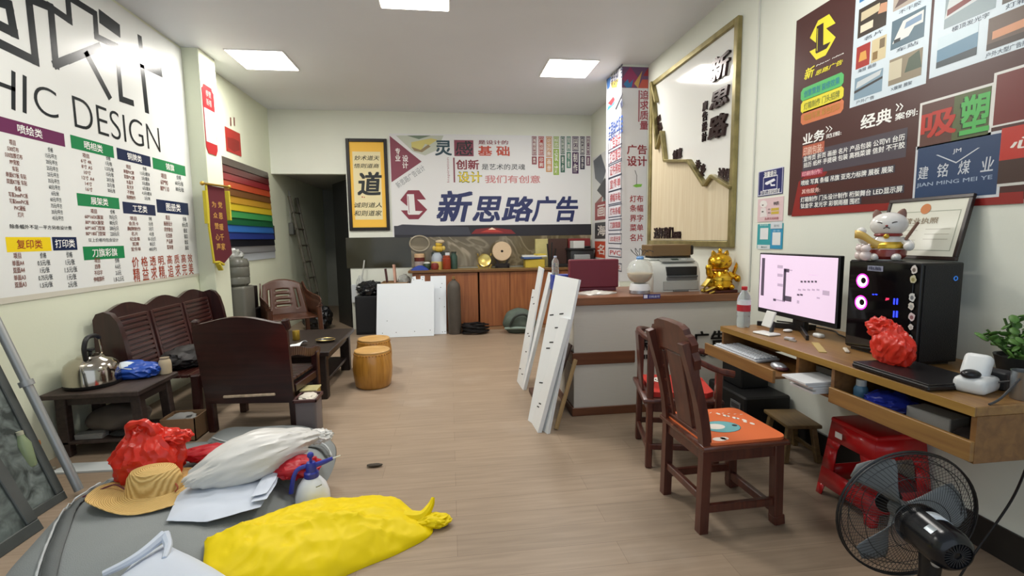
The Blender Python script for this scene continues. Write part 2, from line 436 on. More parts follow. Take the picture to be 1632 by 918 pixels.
_u, _v = P.uv(-60, 500)
P.textuv('GRAP', _u-1.0, _v-.14, _u-.12, _v+.2, K, bold=-.012)
P.view = (0, 180, 3.0606)
PU, GR, NV, YE, RD = '#6b2f57', '#23834f', '#1f2c4c', '#f0d325', '#a2452f'
W = '#f2f3f0'
TX = '#7a4438'; DK = '#4b4f52'
def head(a, b, c, t, tc=W, ta=None, tb=None):
    P.rect(a, b, c, 1)
    (u0, v1), (u1, v0) = P.uv(*a), P.uv(*b); h = (v1-v0); w = min((u1-u0)*.8, h*.62*len(t)*1.1); c_ = (u0+u1)/2
    P.textuv(t, c_-w/2, v0+h*.2, c_+w/2, v1-h*.18, tc, 2, .02)
head((-60, 0), (318, 166), PU, '喷绘类'); head((341, 105), (557, 221), GR, '晒相类'); head((567, 168), (736, 264), NV, '铜牌类'); head((742, 216), (906, 309), GR, '锦旗')
head((373, 390), (584, 470), GR, '展架类'); head((596, 432), (760, 502), NV, '工艺类'); head((761, 420), (921, 499), NV, '图册类')
head((25, 605), (252, 673), YE, '复印类', RD); head((252, 605), (378, 668), NV, '打印类'); head((403, 652), (609, 707), GR, '刀旗彩旗')
def cols(xs, y0, y1, rows_, hd=True):
    """price columns: xs = [(x0, x1, y_shift), ...]"""
    for k, (x0, x1, dy) in enumerate(xs):
        it = [r[k] for r in rows_]
        P.rows(it, (x0, y0+dy), (x1, y1+dy*.35), TX if k == 0 else DK, fill=.78, bold=.022, align='C')
cols([(5, 150, -22), (215, 310, 20)], 138, 522, [('项目', '价格'), ('530灯布', '15元/平方'), ('550加厚灯布', '20元/平方'), ('PP背胶', '25元/平方'), ('车贴', '25元/平方'), ('单面KT板 车贴', '35元/平方'), ('双面KT板 车贴', '60元/平方'), ('条幅', '6元/米'), ('写真3mmPVC板', '60元/平方'), ('写真5mmPVC板', '75元/平方'), ('PVC硬板', '35元/平方'), ('灯片', '45元/平方')])
cols([(385, 465, 0), (505, 565, 15)], 188, 390, [('项目', '价格'), ('6寸 4R', '1元/张'), ('8寸 A5', '1.5元/张'), ('10寸', '15元/张'), ('12寸 A4', '20元/张'), ('14寸', '25元/张'), ('16寸', '30元/张')])
cols([(598, 665, 0), (680, 742, 10)], 245, 428, [('项目', '价格'), ('单面PVC牌', '1.5元/厘米'), ('双面PVC牌', '2元/厘米'), ('水晶字', '3元/厘米'), ('发光字', '6元/厘米'), ('不锈钢', '4.5元/厘米'), ('铜牌制作', '2元/米')])
cols([(775, 825, 0), (850, 897, 8)], 288, 388, [('项目', '价格'), ('60*90', '60元/张'), ('80*110', '80元/张')])
cols([(405, 515, 0), (525, 582, 5)], 462, 602, [('项目', '价格'), ('60*160X展架', '70元/只'), ('80*180X展架', '80元/只'), ('60*160门型架', '200元/只'), ('80*180门型架', '220元/只')])
P.rows(['以上价格均包含设计'], (430, 604), (578, 634), DK, bold=.012)
cols([(615, 695, 0), (712, 765, 2)], 500, 675, [('项目', '价格'), ('会员卡', '2元/张'), ('胸牌制作', '3元/只'), ('名片', '4元/张'), ('纪念章', '10-15元/只'), ('奖牌', '80元/只'), ('宣传单', '400元/平方')])
cols([(795, 850, 0), (885, 925, 8)], 495, 668, [('项目', '价格'), ('画册设计', '8元/页'), ('同学聚会', '面议'), ('纪念册', '面议'), ('产品册', '面议'), ('菜单册', '面议')])
P.rows(['除条幅外不足一平方另收设计费'], (45, 535), (350, 577), '#3a3c3c', bold=.02)
cols([(52, 130, 0), (172, 262, -2), (305, 385, -6)], 680, 852, [('项目', '价格', '价格'), ('单面A4', '0.5元/张', '1元/张'), ('双面A4', '1元/张', '1.5元/张'), ('单面A3', '0.75元/张', '1元/张'), ('双面A3', '1.5元/张', '2元/张')])
cols([(445, 510, 0), (545, 605, 0)], 705, 822, [('项目', '价格'), ('四季', '4-6元'), ('不印字', '2-5元'), ('伸缩旗杆', '1.8-2.5元')])
P.rows(['价 格 透 明, 高 质 高 效'], (640, 693), (940, 738), RD, bold=.02, fill=.7)
P.rows(['精 益 求 精, 追 求 完 美'], (645, 742), (945, 800), RD, bold=.02, fill=.7)
# curled, stained lower edge
P.quad([(-.95, 1.09), (2.62, 1.09), (2.62, 1.115), (-.95, 1.135)], '#cfccbd', .5)
poster(P, 'price_list_poster', 'large glossy white price list poster with big outline letters and DESIGN on left wall', 'poster')

# ---- banner on the back wall
P = Poster((0, YB-.02, 0), (1, 0, 0), (0, 0, 1), view=(550, 190, 4.08), rough=.5)
P.sheet(-.9, 1.49, 2.39, 3.12, '#d9dadb', .02)
P.view = (550, 190, 4.08)
P.shape([(290, 108), (498, 276), (302, 410)], '#7f3d4d', 2)
P.text('专', (326, 188), (358, 226), W, 3, .02); P.text('业', (326, 230), (360, 272), W, 3, .02); P.text('设', (372, 235), (410, 276), W, 3, .02); P.text('计', (372, 280), (410, 320), W, 3, .02)
P.shape([(330, 106), (640, 106), (600, 200), (520, 236), (440, 210)], '#b9beb0', 1); P.shape([(400, 106), (560, 106), (480, 130)], '#6d7d6a', 1.5); P.shape([(430, 150), (560, 124), (600, 134), (545, 170), (520, 160), (490, 210), (432, 188)], '#c8bd72', 2); P.shape([(432, 180), (490, 200), (540, 165), (556, 178), (500, 215), (450, 206)], '#8c7a5a', 2.3)
u0, v0 = P.uv(325, 440); u1, v1 = P.uv(520, 305)
P.textuv('新思路广告设计', u0-.02, (v0+v1)/2-.05, u1+.03, (v0+v1)/2+.05, '#8e9498', 2, .01, rot=math.radians(34))
P.text('灵', (585, 140), (693, 235), '#2b4450', 3, .045)
P.rect((708, 135), (836, 241), '#7f3d4d', 2); P.text('感', (718, 142), (828, 234), '#23282b', 3, .02)
P.text('是设计的', (866, 136), (1060, 165), '#7f2f3a', 3, .03); P.text('基 础', (866, 174), (1068, 238), '#b7442f', 3, .05)
P.rect((702, 250), (716, 411), '#7f3d4d', 2); P.text('Inspiration', (660, 250), (686, 411), '#a06a72', 2) if False else None
u0, v0 = P.uv(673, 411); u1, v1 = P.uv(673, 250)
P.textuv('Inspiration', u0-(v1-v0)/2, (v0+v1)/2-.025, u0+(v1-v0)/2, (v0+v1)/2+.025, '#a06a72', 2, 0, rot=math.radians(90))
P.text('创新', (722, 264), (870, 326), '#7f2f3a', 3, .05); P.text('是艺术的灵魂', (888, 290), (1170, 330), '#3c4246', 3, .01)
P.text('设计', (733, 340), (890, 412), '#4a5a22', 3, .075); P.text('设计', (735, 343), (888, 409), '#e8cf3a', 3.5, .01); P.text('我们有创意', (910, 365), (1268, 415), '#c07f80', 3, .03)
for k, (x0, x1, y1, m_, c, t) in enumerate([(1214, 1246, 294, 240, '#7c2f3c', '海报设计单页'), (1256, 1294, 318, 240, '#a23330', '广告设计印刷'), (1306, 1346, 343, 250, '#c08a55', '企业形象画册'), (1354, 1391, 363, 190, '#8fae4a', '标志设计'), (1401, 1429, 346, 232, '#2c5b4c', '包装设计制作'), (1440, 1468, 318, 210, '#4f7f6f', '写真喷绘'), (1477, 1518, 354, 212, '#44294f', '招牌灯箱制作'), (1528, 1558, 326, 235, '#2b2440', '名片菜单设计'), (1568, 1593, 302, 238, '#6b4560', '不干胶')]):
    P.rect((x0, 112), (x1, m_-4), c, 2); P.rect((x0, m_+2), (x1, y1), c, 2)
    n = len(t)*2//3
    P.frame((x0+3, 118), (x1-3, m_-10), .008, '#c9c9c9', 2.5)
    P.text(t[:n], (x0+7, 126), (x1-7, m_-16), '#e4e2dc', 3, .02, vert=True); P.text(t[n:], (x0+7, m_+10), (x1-7, y1-8), '#e4e2dc', 3, .02, vert=True)
for i, ch in enumerate('新思路广告'):
    x0, x1 = [(593, 830), (828, 1015), (1020, 1220), (1215, 1372), (1375, 1512)][i]; y0 = 470 if i == 0 else 505
    P.text(ch, (x0, y0), (x1, 662), '#27305e', 3, .06, .22)
def logo(P, pts, c, cl, L=3):
    """the S-and-L emblem: pts maps unit coords to the sheet"""
    f = pts
    P.quad([f(*q) for q in ((0, .665), (.3, 1), (.717, 1), (.967, .68), (.63, .68), (1, .33), (.66, 0), (.3, 0), (.01, .31), (.26, .31), (.26, .45))], c, L)
    P.quad([f(*q) for q in ((.26, .865), (.52, .865), (.55, .29), (.83, .28), (.69, .16), (.3, .16), (.26, .2))], cl, L+.6)
    P.quad([f(*q) for q in ((.29, .8), (.31, .8), (.33, .22), (.31, .22))], c, L+.9)
(u0, v1), (u1, v0) = P.uv(356, 462), P.uv(536, 650)
logo(P, lambda x, y: (u0+(u1-u0)*x, v0+(v1-v0)*y), '#7f3040', '#dcdcdc')
P.rect((318, 694), (1606, 752), '#24242b', 1)
P.shape([(320, 700), (372, 684), (560, 690), (800, 700), (820, 752), (320, 752)], '#3b3d47', 1.4)
P.shape([(820, 745), (850, 715), (955, 704), (1080, 718), (1110, 745)], '#7a2629', 1.7); P.shape([(880, 735), (955, 706), (1030, 735)], '#b03c34', 2); P.shape([(930, 718), (955, 704), (982, 718)], '#f0d9c0', 2.3)
poster(P, 'wall_banner', 'wide white advertising banner with large slanted navy characters on the back wall', 'banner')

# ---- framed calligraphy scroll
ct = thing('framed_scroll', 'tall black framed calligraphy scroll on yellow paper beside the banner', 'framed scroll', (-1.255, YB, 1.6))
fm = MB(); x0, x1, z0, z1 = -1.57, -.94, 1.6, 3.035; w = .05
for a, b in (((x0, z0), (x0+w, z1)), ((x1-w, z0), (x1, z1)), ((x0+w, z0), (x1-w, z0+w)), ((x0+w, z1-w), (x1-w, z1))): fm.span((a[0], YB-.035, a[1]), (b[0], YB-.002, b[1]), bev=.004)
fm.build('frame', mat('#140d0b', .5), ct, world=True)
P = Poster((0, YB-.012, 0), (1, 0, 0), (0, 0, 1), view=(550, 190, 4.08), rough=.6)
P.sheet(x0+w, z0+w, x1-w, z1-w, '#f0bd48', .006)
P.rect((46, 210), (246, 652), '#e4d8ac', 1)
P.text('道', (78, 345), (240, 492), '#23282b', 3, .05, .12)
for y, s, y2 in ((236, '妙术道天', 268), (288, '悟则道商', 318), (542, '诚则道人', 574), (594, '和则道家', 628)): P.text(s, (58, y), (224 if y < 400 else 240, y2), '#2b2a22', 2, .02, .2)
P.rect((108, 502), (116, 510), '#a03a2a', 2); P.rect((122, 504), (129, 511), '#a03a2a', 2)
_POST.append((P, 'paper', None, ct, None))

# ---- dark glass strip under the scroll and stone splashback under the banner
sp = MB().span((-1.64, YB-.015, 1.0), (-.62, YB-.001, 1.49)); solo(sp, 'dark_glass_panel', 'dark glossy glass strip on back wall below the framed scroll', 'wall panel', mat('#3a382c', .08, var=.25, scale=1.2))
def marble():
    m = bpy.data.materials.new('stone_splashback'); m.use_nodes = True; nt = m.node_tree; b = nt.nodes['Principled BSDF']; L = nt.links.new
    tc = nt.nodes.new('ShaderNodeTexCoord'); n = nt.nodes.new('ShaderNodeTexNoise'); n.inputs['Scale'].default_value = 1.1; n.inputs['Detail'].default_value = 3; n.inputs['Distortion'].default_value = 1.6
    L(tc.outputs['Object'], n.inputs['Vector']); r = nt.nodes.new('ShaderNodeValToRGB'); e = r.color_ramp.elements
    e[0].position = .3; e[0].color = lin('#5a503c'); e[1].position = .7; e[1].color = lin('#7d715a')
    for p, c in ((.45, '#5f553f'), (.5, '#857a62'), (.53, '#61573f'), (.6, '#6d6248'), (.64, '#9c9078')):
        q = e.new(p); q.color = lin(c)
    L(n.outputs['Fac'], r.inputs[0]); L(r.outputs[0], b.inputs['Base Color']); b.inputs['Roughness'].default_value = .12
    return m
solo(MB().span((-.62, YB-.016, .99), (2.39, YB-.001, 1.49)), 'stone_splashback', 'glossy brown veined stone splashback behind the back cabinet', 'splashback', marble())

# ---- poster strip on the right wall behind the column
P = Poster((XR-.006, 7.95, 0), (0, -1, 0), (0, 0, 1), view=(940, 100, 2.7818), rough=.4)
P.sheet(.05, 1.0, 1.35, 2.75, '#cfd1cf')
u = lambda y: 7.95-y
P.quad([(.1, 2.7), (.5, 2.74), (.75, 2.45), (.55, 2.25), (.2, 2.4)], '#5a6068', 1); P.quad([(.3, 2.2), (.7, 2.35), (1.2, 2.05), (.8, 1.98)], '#2c2f33', 1.2); P.quad([(.2, 2.0), (.6, 2.1), (.4, 1.75), (.2, 1.8)], '#8b5b52', 1); P.quad([(.6, 2.05), (1.2, 2.12), (1.0, 1.8), (.7, 1.84)], '#5f7d78', 1.1)
for z0, z1, c, t in ((1.72, 2.0, '#8e2c2c', '画册'), (1.42, 1.68, '#3c3d40', '海报'), (1.12, 1.38, '#b8452c', '名片')):
    P.quad([(.2, z0), (1.28, z0), (1.28, z1), (.2, z1)], c, 2); P.textuv(t, .35, z0+.05, 1.15, z1-.05, '#dcd6d0', 3, .03)
poster(P, 'service_poster', 'poster with red, grey and orange blocks on right wall behind the column', 'poster')

# ---- column wraps
P = Poster((2.07, 5.666, 0), (1, 0, 0), (0, 0, 1), view=(940, 100, 2.7818), rough=.4)
P.sheet(0.0, .9, .325, 3.44, '#dbdbe0', .003)
P.quad([(0, 3.2), (.325, 3.2), (.325, 3.44), (0, 3.44)], '#6f4f70', 1); P.quad([(.0, 3.3), (.14, 3.2), (.2, 3.32), (.1, 3.44)], '#9a3f66', 1.3); P.quad([(.2, 3.2), (.325, 3.2), (.325, 3.3), (.25, 3.3)], '#c0564a', 1.3); P.quad([(.02, 3.24), (.07, 3.3), (.09, 3.25), (.14, 3.3), (.12, 3.21), (.06, 3.2)], '#3f79ad', 1.6); P.quad([(.15, 3.25), (.25, 3.4), (.2, 3.2)], '#c9a15a', 1.6); P.quad([(.26, 3.34), (.325, 3.44), (.325, 3.34)], '#a3303a', 1.7)
P.text('追求质量', (224, 122), (258, 296), '#9c3648', 2, .03, vert=True); P.rect((216, 122), (220, 262), '#a2616f', 2)
P.text('广告', (166, 364), (252, 406), '#8e2f3a', 2, .045); P.text('设计', (166, 414), (252, 458), '#8e2f3a', 2, .045)
P.shape([(190, 546), (205, 538), (232, 538), (228, 550), (205, 553)], '#7fbf4f', 2); P.stroke([(207, 540), (208, 500), (200, 478)], .008, '#6b6f70', 2)
for s, y in (('灯布', 588), ('条幅', 630), ('界字', 674), ('菜单', 716), ('名片', 760)): P.text(s, (178, y), (236, y+30), '#9c2f38', 2, .03)
poster(P, 'column_front_poster', 'white poster with red characters wrapped on camera side of the column', 'poster')
P = Poster((2.066, 6.22, 0), (0, -1, 0), (0, 0, 1), view=(940, 100, 2.7818), rough=.4)
P.sheet(0.0, .9, .553, 3.44, '#c9c9d0', .003)
P.text('新思路广告', (96, 44), (146, 66), '#30354f', 2, .03)
P.shape([(74, 75), (95, 60), (88, 110), (78, 120)], '#3f6fae', 1); P.shape([(92, 90), (128, 70), (120, 110), (98, 112)], '#e3c84a', 1.1); P.shape([(76, 215), (82, 195), (112, 165), (108, 185)], '#3c80b8', 1.2); P.shape([(80, 180), (104, 150), (112, 162), (96, 190)], '#b7363c', 1.3); P.shape([(112, 205), (146, 130), (148, 140), (118, 210)], '#35353c', 1.4); P.shape([(134, 180), (144, 160), (147, 190), (138, 205)], '#3a3f55', 1.5)
P.text('主要制作项目', (84, 272), (146, 310), '#2f4d8f', 2, .03)
for i, s in enumerate(['广告设计', '打印复印', '证件照相', '宣传单', '横幅车贴', '灯布条幅', '刀旗锦旗', 'LED发光字', 'PVC', '样式']):
    y = 318+i*62.5
    P.frame((83, y+8-i*.8), (142, y+55-i*.9), .012, '#3d4258', 2); P.text(s, (90, y+19-i*.8), (136, y+44-i*.9), '#a8353c', 2, .02)
poster(P, 'column_side_poster', 'white poster listing services in small boxes on left side of the column', 'poster')

# ---- art board in a metal frame on the right wall, over the counter
BY0, BY1, BZ0, BZ1 = 3.80, 5.54, 1.345, 3.215
bt = thing('company_art_board', 'tall framed board with glossy white top, jagged gold ridge and beige wood bottom', 'framed board', (XR, (BY0+BY1)/2, BZ0))
GOLD = mat('#8f8458', .35, .55, var=.3, scale=9)
fb = MB(); w = .055
for a, b in (((BY0, BZ0), (BY0+w, BZ1)), ((BY1-w, BZ0), (BY1, BZ1)), ((BY0+w, BZ0), (BY1-w, BZ0+w)), ((BY0+w, BZ1-w), (BY1-w, BZ1))): fb.span((XR-.045, a[0], a[1]), (XR-.001, b[0], b[1]), bev=.006)
fb.build('frame', GOLD, bt, world=True)
P = Poster((XR-.02, BY1, 0), (0, -1, 0), (0, 0, 1), view=(1030, 20, 2.3529), rough=.1, coat=.4)
P.sheet(.06, BZ0+.05, BY1-BY0-.06, BZ1-.05, '#dfe0dc', .015)
ridge = [(30, 262), (36, 330), (50, 512), (68, 445), (80, 556), (170, 556), (230, 648), (258, 612), (330, 656)]
R2 = [P.uv(*p) for p in ridge]
WD = wood('#c3b394', '#cfc3a8', .6, 'Z', 2.0)
lo = [(R2[0][0], R2[0][1])]+R2[1:]
mbw = MB(); pl = [(x, y) for x, y in R2]+[(R2[-1][0], BZ0+.06), (R2[0][0]+.01, BZ0+.06)]
mbw.prism(pl, .012, WD, P.M); mbw.build('wood_panel', WD, bt, world=True)
rg = MB()
for a, b in zip(R2[:-1], R2[1:]):
    rg.bar(P.M @ Vector((a[0], a[1], .022)), P.M @ Vector((b[0], b[1], .022)), .03, .06, up=(1, 0, 0), bev=.004)
a = [P.uv(30, 262), P.uv(46, 335)]; rg.bar(P.M @ Vector((a[0][0], a[0][1], .022)), P.M @ Vector((a[1][0], a[1][1], .022)), .03, .05, up=(1, 0, 0))
rg.build('ridge_moulding', GOLD, bt, world=True)
DKL = mat('#33201f', .25, .3)
for s, a, b in (('新', (248, 266), (320, 138)), ('思', (245, 368), (314, 272)), ('路', (240, 480), (309, 370))):
    (u0, v0), (u1, v1) = P.uv(*a), P.uv(*b); P.textuv(s, u0, v0, u1, v1, DKL, 1, .05, .15, part='raised_letter '+s, ext=.025)
(u0, v0), (u1, v1) = P.uv(211, 486), P.uv(233, 328); P.textuv('廣\n告\n設\n計', u0, v0, u1, v1, DKL, 1, .03, part='raised_lettering', ext=.012)
(u0, v1), (u1, v0) = P.uv(36, 808), P.uv(106, 846); P.textuv('选择我们', u0, v0, u1, v1, DKL, 18, .04, part='slogan_lettering', ext=.012); (u0, v1), (u1, v0) = P.uv(108, 822), P.uv(136, 846); P.textuv('没错', u0, v0, u1, v1, DKL, 18, .04, part='slogan_lettering', ext=.012)
pass
for s, a, b, r in (('创意', (106, 520), (132, 542), 0), ('专业', (192, 562), (218, 600), -.5), ('诚信', (280, 592), (312, 622), -.2), ('品质', (42, 395), (60, 440), -1.2)):
    (u0, v1), (u1, v0) = P.uv(*a), P.uv(*b); h = .1; uc, vc = (u0+u1)/2, (v0+v1)/2
    P.textuv(s, uc-.1, vc-.05, uc+.1, vc+.05, DKL, 1, .05, part='motto_lettering '+s, ext=.012, rot=r)
_POST.append((P, 'white_panel', None, bt, None))

# ---- three signs on the right wall
P = Poster((XR-.004, 3.4, 0), (0, -1, 0), (0, 0, 1), view=(1190, 260, 6.12), rough=.3)
a, b = P.uv(116, 85), P.uv(350, 290); P.sheet(a[0], b[1]-.005, b[0], a[1]-.005, '#262c66', .003)
P.frame((120, 84), (346, 290), .006, '#c9cce0', 1); P.text('温馨提示', (172, 90), (292, 124), W, 2, .03); P.frame((164, 140), (298, 252), .006, '#d8dae8', 1)
P.shape([(180, 205), (186, 188), (270, 148), (282, 168), (250, 186), (200, 214)], '#e6e7f0', 2); P.stroke([(236, 195), (242, 216), (274, 214)], .012, '#e6e7f0', 2)
P.text('您已进入视频监控区域', (136, 272), (322, 294), W, 2, .02)
poster(P, 'camera_warning_sign', 'navy blue sign with white surveillance camera symbol on right wall', 'sign')
P = Poster((XR-.004, 3.4, 0), (0, -1, 0), (0, 0, 1), view=(1190, 260, 6.12), rough=.3)
a, b = P.uv(112, 338), P.uv(350, 562); P.sheet(a[0], b[1], b[0], a[1]-.012, '#d9bfc2', .003)
P.quad([P.uv(*p) for p in ((128, 400), (140, 372), (165, 362), (192, 372), (202, 400), (190, 425), (165, 436), (138, 425))], '#e2dfdc', 1); P.quad([P.uv(*p) for p in ((140, 440), (186, 436), (200, 520), (130, 528))], '#dfdad8', 1); P.rect((152, 406), (166, 414), '#2b2523', 2); P.rect((148, 470), (166, 478), '#2b2523', 2)
P.text('WiFi', (264, 378), (314, 408), '#2b2a2c', 2, .04)
for y in (440, 474): P.rect((240, y), (314, y+20), '#c9b04a', 1); P.text('名称' if y < 460 else '密码', (208, y+4), (232, y+17), '#5d4a48', 2, .02)
P.text('免费无线网络', (178, 532), (312, 548), '#b0616a', 2, .02)
poster(P, 'wireless_sign', 'pink sign with a white dog face and WiFi mark between the blue signs', 'sign')
P = Poster((XR-.004, 3.4, 0), (0, -1, 0), (0, 0, 1), view=(1190, 260, 6.12), rough=.3)
a, b = P.uv(108, 584), P.uv(346, 838); P.sheet(a[0], b[1], b[0], a[1]-.01, '#3f9fa6', .003)
P.rect((236, 640), (344, 838), '#3a93bd', 1); P.rect((236, 574), (346, 640), '#cfd6dc', 1); P.rect((106, 796), (226, 842), '#d3dcdf', 1); P.rect((134, 634), (208, 744), '#dfe3e4', 1); P.rect((254, 676), (328, 800), '#dfe3e4', 1.5)
P.text('推荐使用', (130, 594), (210, 612), '#bfe2e2', 2, .02); P.text('支付', (266, 600), (318, 622), '#7c8a94', 2, .02); P.text('扫一扫', (262, 652), (322, 668), '#d3e6f0', 2, .02); P.text('微信支付', (142, 810), (200, 828), '#5f7a80', 2, .02)
poster(P, 'payment_sign', 'turquoise and blue payment sign with white squares above the monitor', 'sign')

# ---- big brown advertising poster on the right wall
P = Poster((XR-.006, 3.2, 0), (0, -1, 0), (0, 0, 1), view=(1250, 0, 2.6230), rough=.3)
P.sheet(.03, 1.585, 2.75, 2.9, '#4a2a28')
P.shape([(30, 905), (60, 760), (150, 690), (180, 720), (120, 800), (200, 860), (420, 850), (560, 830), (1000, 800), (1000, 850), (420, 880)], '#8c2926', .6)
def btext(s, a, b, c, L=2, bold=0.0, shear=0.0):
    (ua, va), (ub, vb) = P.uv(*a), P.uv(*b); P.textuv(s, ua, va, ub, vb, c, L, bold, shear)
(u0, v1), (u1, v0) = P.uv(110, 105), P.uv(212, 212)
logo(P, lambda x, y: (u0+(u1-u0)*x, v0+(v1-v0)*y), '#e6dc3a', '#33201f', 1)
btext('New idea', (134, 278), (250, 218), '#ecece6', 2, .03, .2); btext('新', (84, 336), (128, 272), '#e6dc3a', 2, .035, .2); btext('思路广告', (130, 318), (246, 246), '#e6dc3a', 2, .03, .2)
for y, c, t, tc in ((332, '#57b86b', '创意策划 装修效果', '#2f7f9a'), (386, '#e3d83e', '灯箱制作 门头招牌', '#77803a'), (436, '#cf7a52', '喷绘写真 彩色打印', '#b58a3a')):
    (ua, va), (ub, vb) = P.uv(70, y+56), P.uv(248, y+10)
    h = .085; vc = (va+vb)/2
    P.quad([(ua+.02, vc-h/2), (ub-.02, vc-h/2), (ub, vc-h/2+.02), (ub, vc+h/2-.02), (ub-.02, vc+h/2), (ua+.02, vc+h/2), (ua, vc+h/2-.02), (ua, vc-h/2+.02)], c, 1)
    P.textuv(t, ua+.03, vc-.022, ub-.03, vc+.022, tc, 2, .02)
def photo(a, b, cols_, L=1.6):
    (u0, v1), (u1, v0) = P.uv(*a), P.uv(*b)
    f = lambda x, y: (u0+(u1-u0)*x, v0+(v1-v0)*y)
    P.quad([f(0, 0), f(1, 0), f(1, 1), f(0, 1)], cols_[0], L)
    for i, (c, pts) in enumerate(cols_[1:]): P.quad([f(*p) for p in pts], c, L+.3+.2*i)
    return f
(u0, v0), (u1, v1) = P.uv(268, 455), P.uv(600, 350)
V = lambda x, y: P.uv(x, y)
# white panel of sample photos: left
ul, _ = V(282, 300); ur, vb_ = V(592, 352); _, vbl = V(268, 452)
vb2 = (vbl+vb_)/2
P.quad([(ul, vb2), (ur, vb2), (ur, 2.885), (ul, 2.885)], '#cfdde6', 1)
uw = ur-ul
def cell(cx, cy, w, h, base, *pts):
    uu = ul+cx*uw; vv = vb2+cy*.62; h = h*.62
    f = lambda x, y: (uu+x*w*uw, vv+y*h)
    P.quad([f(0, 0), f(1, 0), f(1, 1), f(0, 1)], base, 1.6)
    for i, (c, q) in enumerate(pts): P.quad([f(*p) for p in q], c, 1.9+.2*i)
cell(.06, .06, .4, .2, '#7f99ab', ('#c6cdd0', ((.05, .5), (.9, .75), (.95, .95), (.1, .8))), ('#3c3a3a', ((0, .3), (1, .55), (1, .65), (0, .42))))
cell(.54, .08, .4, .22, '#8a7f6a', ('#c5bda4', ((0, .2), (.4, .2), (.4, .9), (0, .9))), ('#4b5a4b', ((.5, .3), (1, .3), (.9, .95), (.6, .8))))
cell(.06, .34, .2, .2, '#a32f28', ('#d8a04f', ((.2, .3), (.8, .3), (.7, .7), (.3, .7))))
cell(.28, .34, .2, .2, '#cfc19a', ('#8a6f44', ((.1, .1), (.45, .1), (.45, .45), (.1, .45))), ('#7a6a50', ((.55, .5), (.9, .5), (.9, .9), (.55, .9))))
cell(.54, .38, .4, .24, '#56707f', ('#d9dcda', ((.05, .2), (.55, .25), (.7, .5), (.95, .5), (.95, .9), (.35, .85))), ('#2f3438', ((.1, .2), (.3, .2), (.3, .32), (.1, .32))), ('#7f99b5', ((.4, .55), (.9, .6), (.9, .8), (.45, .75))))
cell(.06, .62, .4, .26, '#3b332c', ('#e0d6bf', ((.1, .15), (.55, .15), (.55, .4), (.1, .4))), ('#cbbf9f', ((.1, .55), (.75, .6), (.75, .85), (.1, .85))), ('#c9987a', ((.7, .5), (1, .45), (1, .75), (.78, .8))))
cell(.54, .7, .4, .22, '#b3a89c', ('#6a5a58', ((.05, .1), (.7, .2), (.95, .7), (.3, .6))), ('#d8c4b5', ((.3, .6), (.9, .7), (.8, .95), (.35, .9))))
for cx, cy, t in ((.1, .015, '户外广告'), (.58, .03, 'X展架 展架'), (.1, .3, '海报 画册'), (.62, .34, '车贴'), (.16, .57, '名片'), (.62, .65, '不干胶')): P.textuv(t, ul+cx*uw, vb2+cy*.62, ul+(cx+.26)*uw, vb2+cy*.62+.02, '#47586a', 2, .01)
cell(.06, .94, .4, .2, '#3f7fb8', ('#d9e2e8', ((.05, .3), (.6, .35), (.6, .7), (.05, .65)))); cell(.54, .98, .4, .2, '#7d7f86', ('#c2c6ca', ((.1, .3), (.9, .5), (.8, .9), (.2, .8))))
# white panel of sample photos: right
ul, _ = V(606, 320); vb2 = V(606, 340)[1]; ur = 2.6; uw = ur-ul
P.quad([(ul, vb2+.012), (ur, vb2+.012), (ur, 2.885), (ul, 2.885)], '#cfdde6', 1)
cell(.02, .08, .115, .23, '#5f87a0', ('#c8dbe4', ((0, .6), (1, .7), (1, 1), (0, 1))), ('#334149', ((0, 0), (1, 0), (1, .25), (0, .2))))
cell(.16, .08, .125, .22, '#5d4a3f', ('#c98c66', ((.1, .3), (.9, .35), (.9, .6), (.1, .55))), ('#3a2c26', ((0, 0), (1, 0), (1, .2), (0, .2))))
cell(.31, .08, .14, .2, '#3c4640', ('#8d9a84', ((.1, .4), (.9, .45), (.9, .7), (.1, .65))))
cell(.035, .36, .14, .36, '#8fa0a6', ('#c9cfd0', ((0, .2), (.9, .35), (1, .95), (.1, .7))), ('#7a3a38', ((.05, .25), (.75, .4), (.75, .5), (.05, .38))), ('#55636c', ((.1, .6), (.9, .8), (.9, .95), (.1, .8))))
cell(.19, .36, .15, .42, '#54504a', ('#7fb06f', ((.08, .1), (.92, .1), (.92, .95), (.08, .95))), ('#b4cfa2', ((.1, .12), (.9, .12), (.9, .5), (.1, .4))))
cell(.36, .36, .14, .42, '#8d9698', ('#c1c6c4', ((.05, .2), (.8, .4), (.9, .9), (.1, .8))), ('#394247', ((0, 0), (1, 0), (1, .2), (0, .15))))
cell(.035, .84, .14, .2, '#4f4a46', ('#b3aaa0', ((.1, .3), (.9, .35), (.9, .7), (.1, .6)))); cell(.36, .84, .14, .2, '#6f7a80', ('#a9b3b8', ((.1, .2), (.8, .3), (.8, .8), (.1, .7))))
cell(.52, .08, .2, .7, '#7e8a93', ('#c9cbb9', ((.1, .2), (.9, .2), (.9, .7), (.1, .7))))
for cx, cy, t in ((.06, .315, '楼顶发光字'), (.2, .315, '灯箱广告'), (.16, .03, '户外大型广告牌'), (.36, .315, '门头招牌')): P.textuv(t, ul+cx*uw, vb2+cy*.62, ul+(cx+.1)*uw, vb2+cy*.62+.022, '#47586a', 2, .01)
btext('经典', (320, 543), (452, 447), W, 2, .04); btext('案例:', (464, 505), (560, 450), W, 2, .03)
P.stroke([(470, 436), (480, 446), (470, 462)], .006, W, 2); P.stroke([(486, 434), (496, 444), (486, 460)], .006, W, 2)
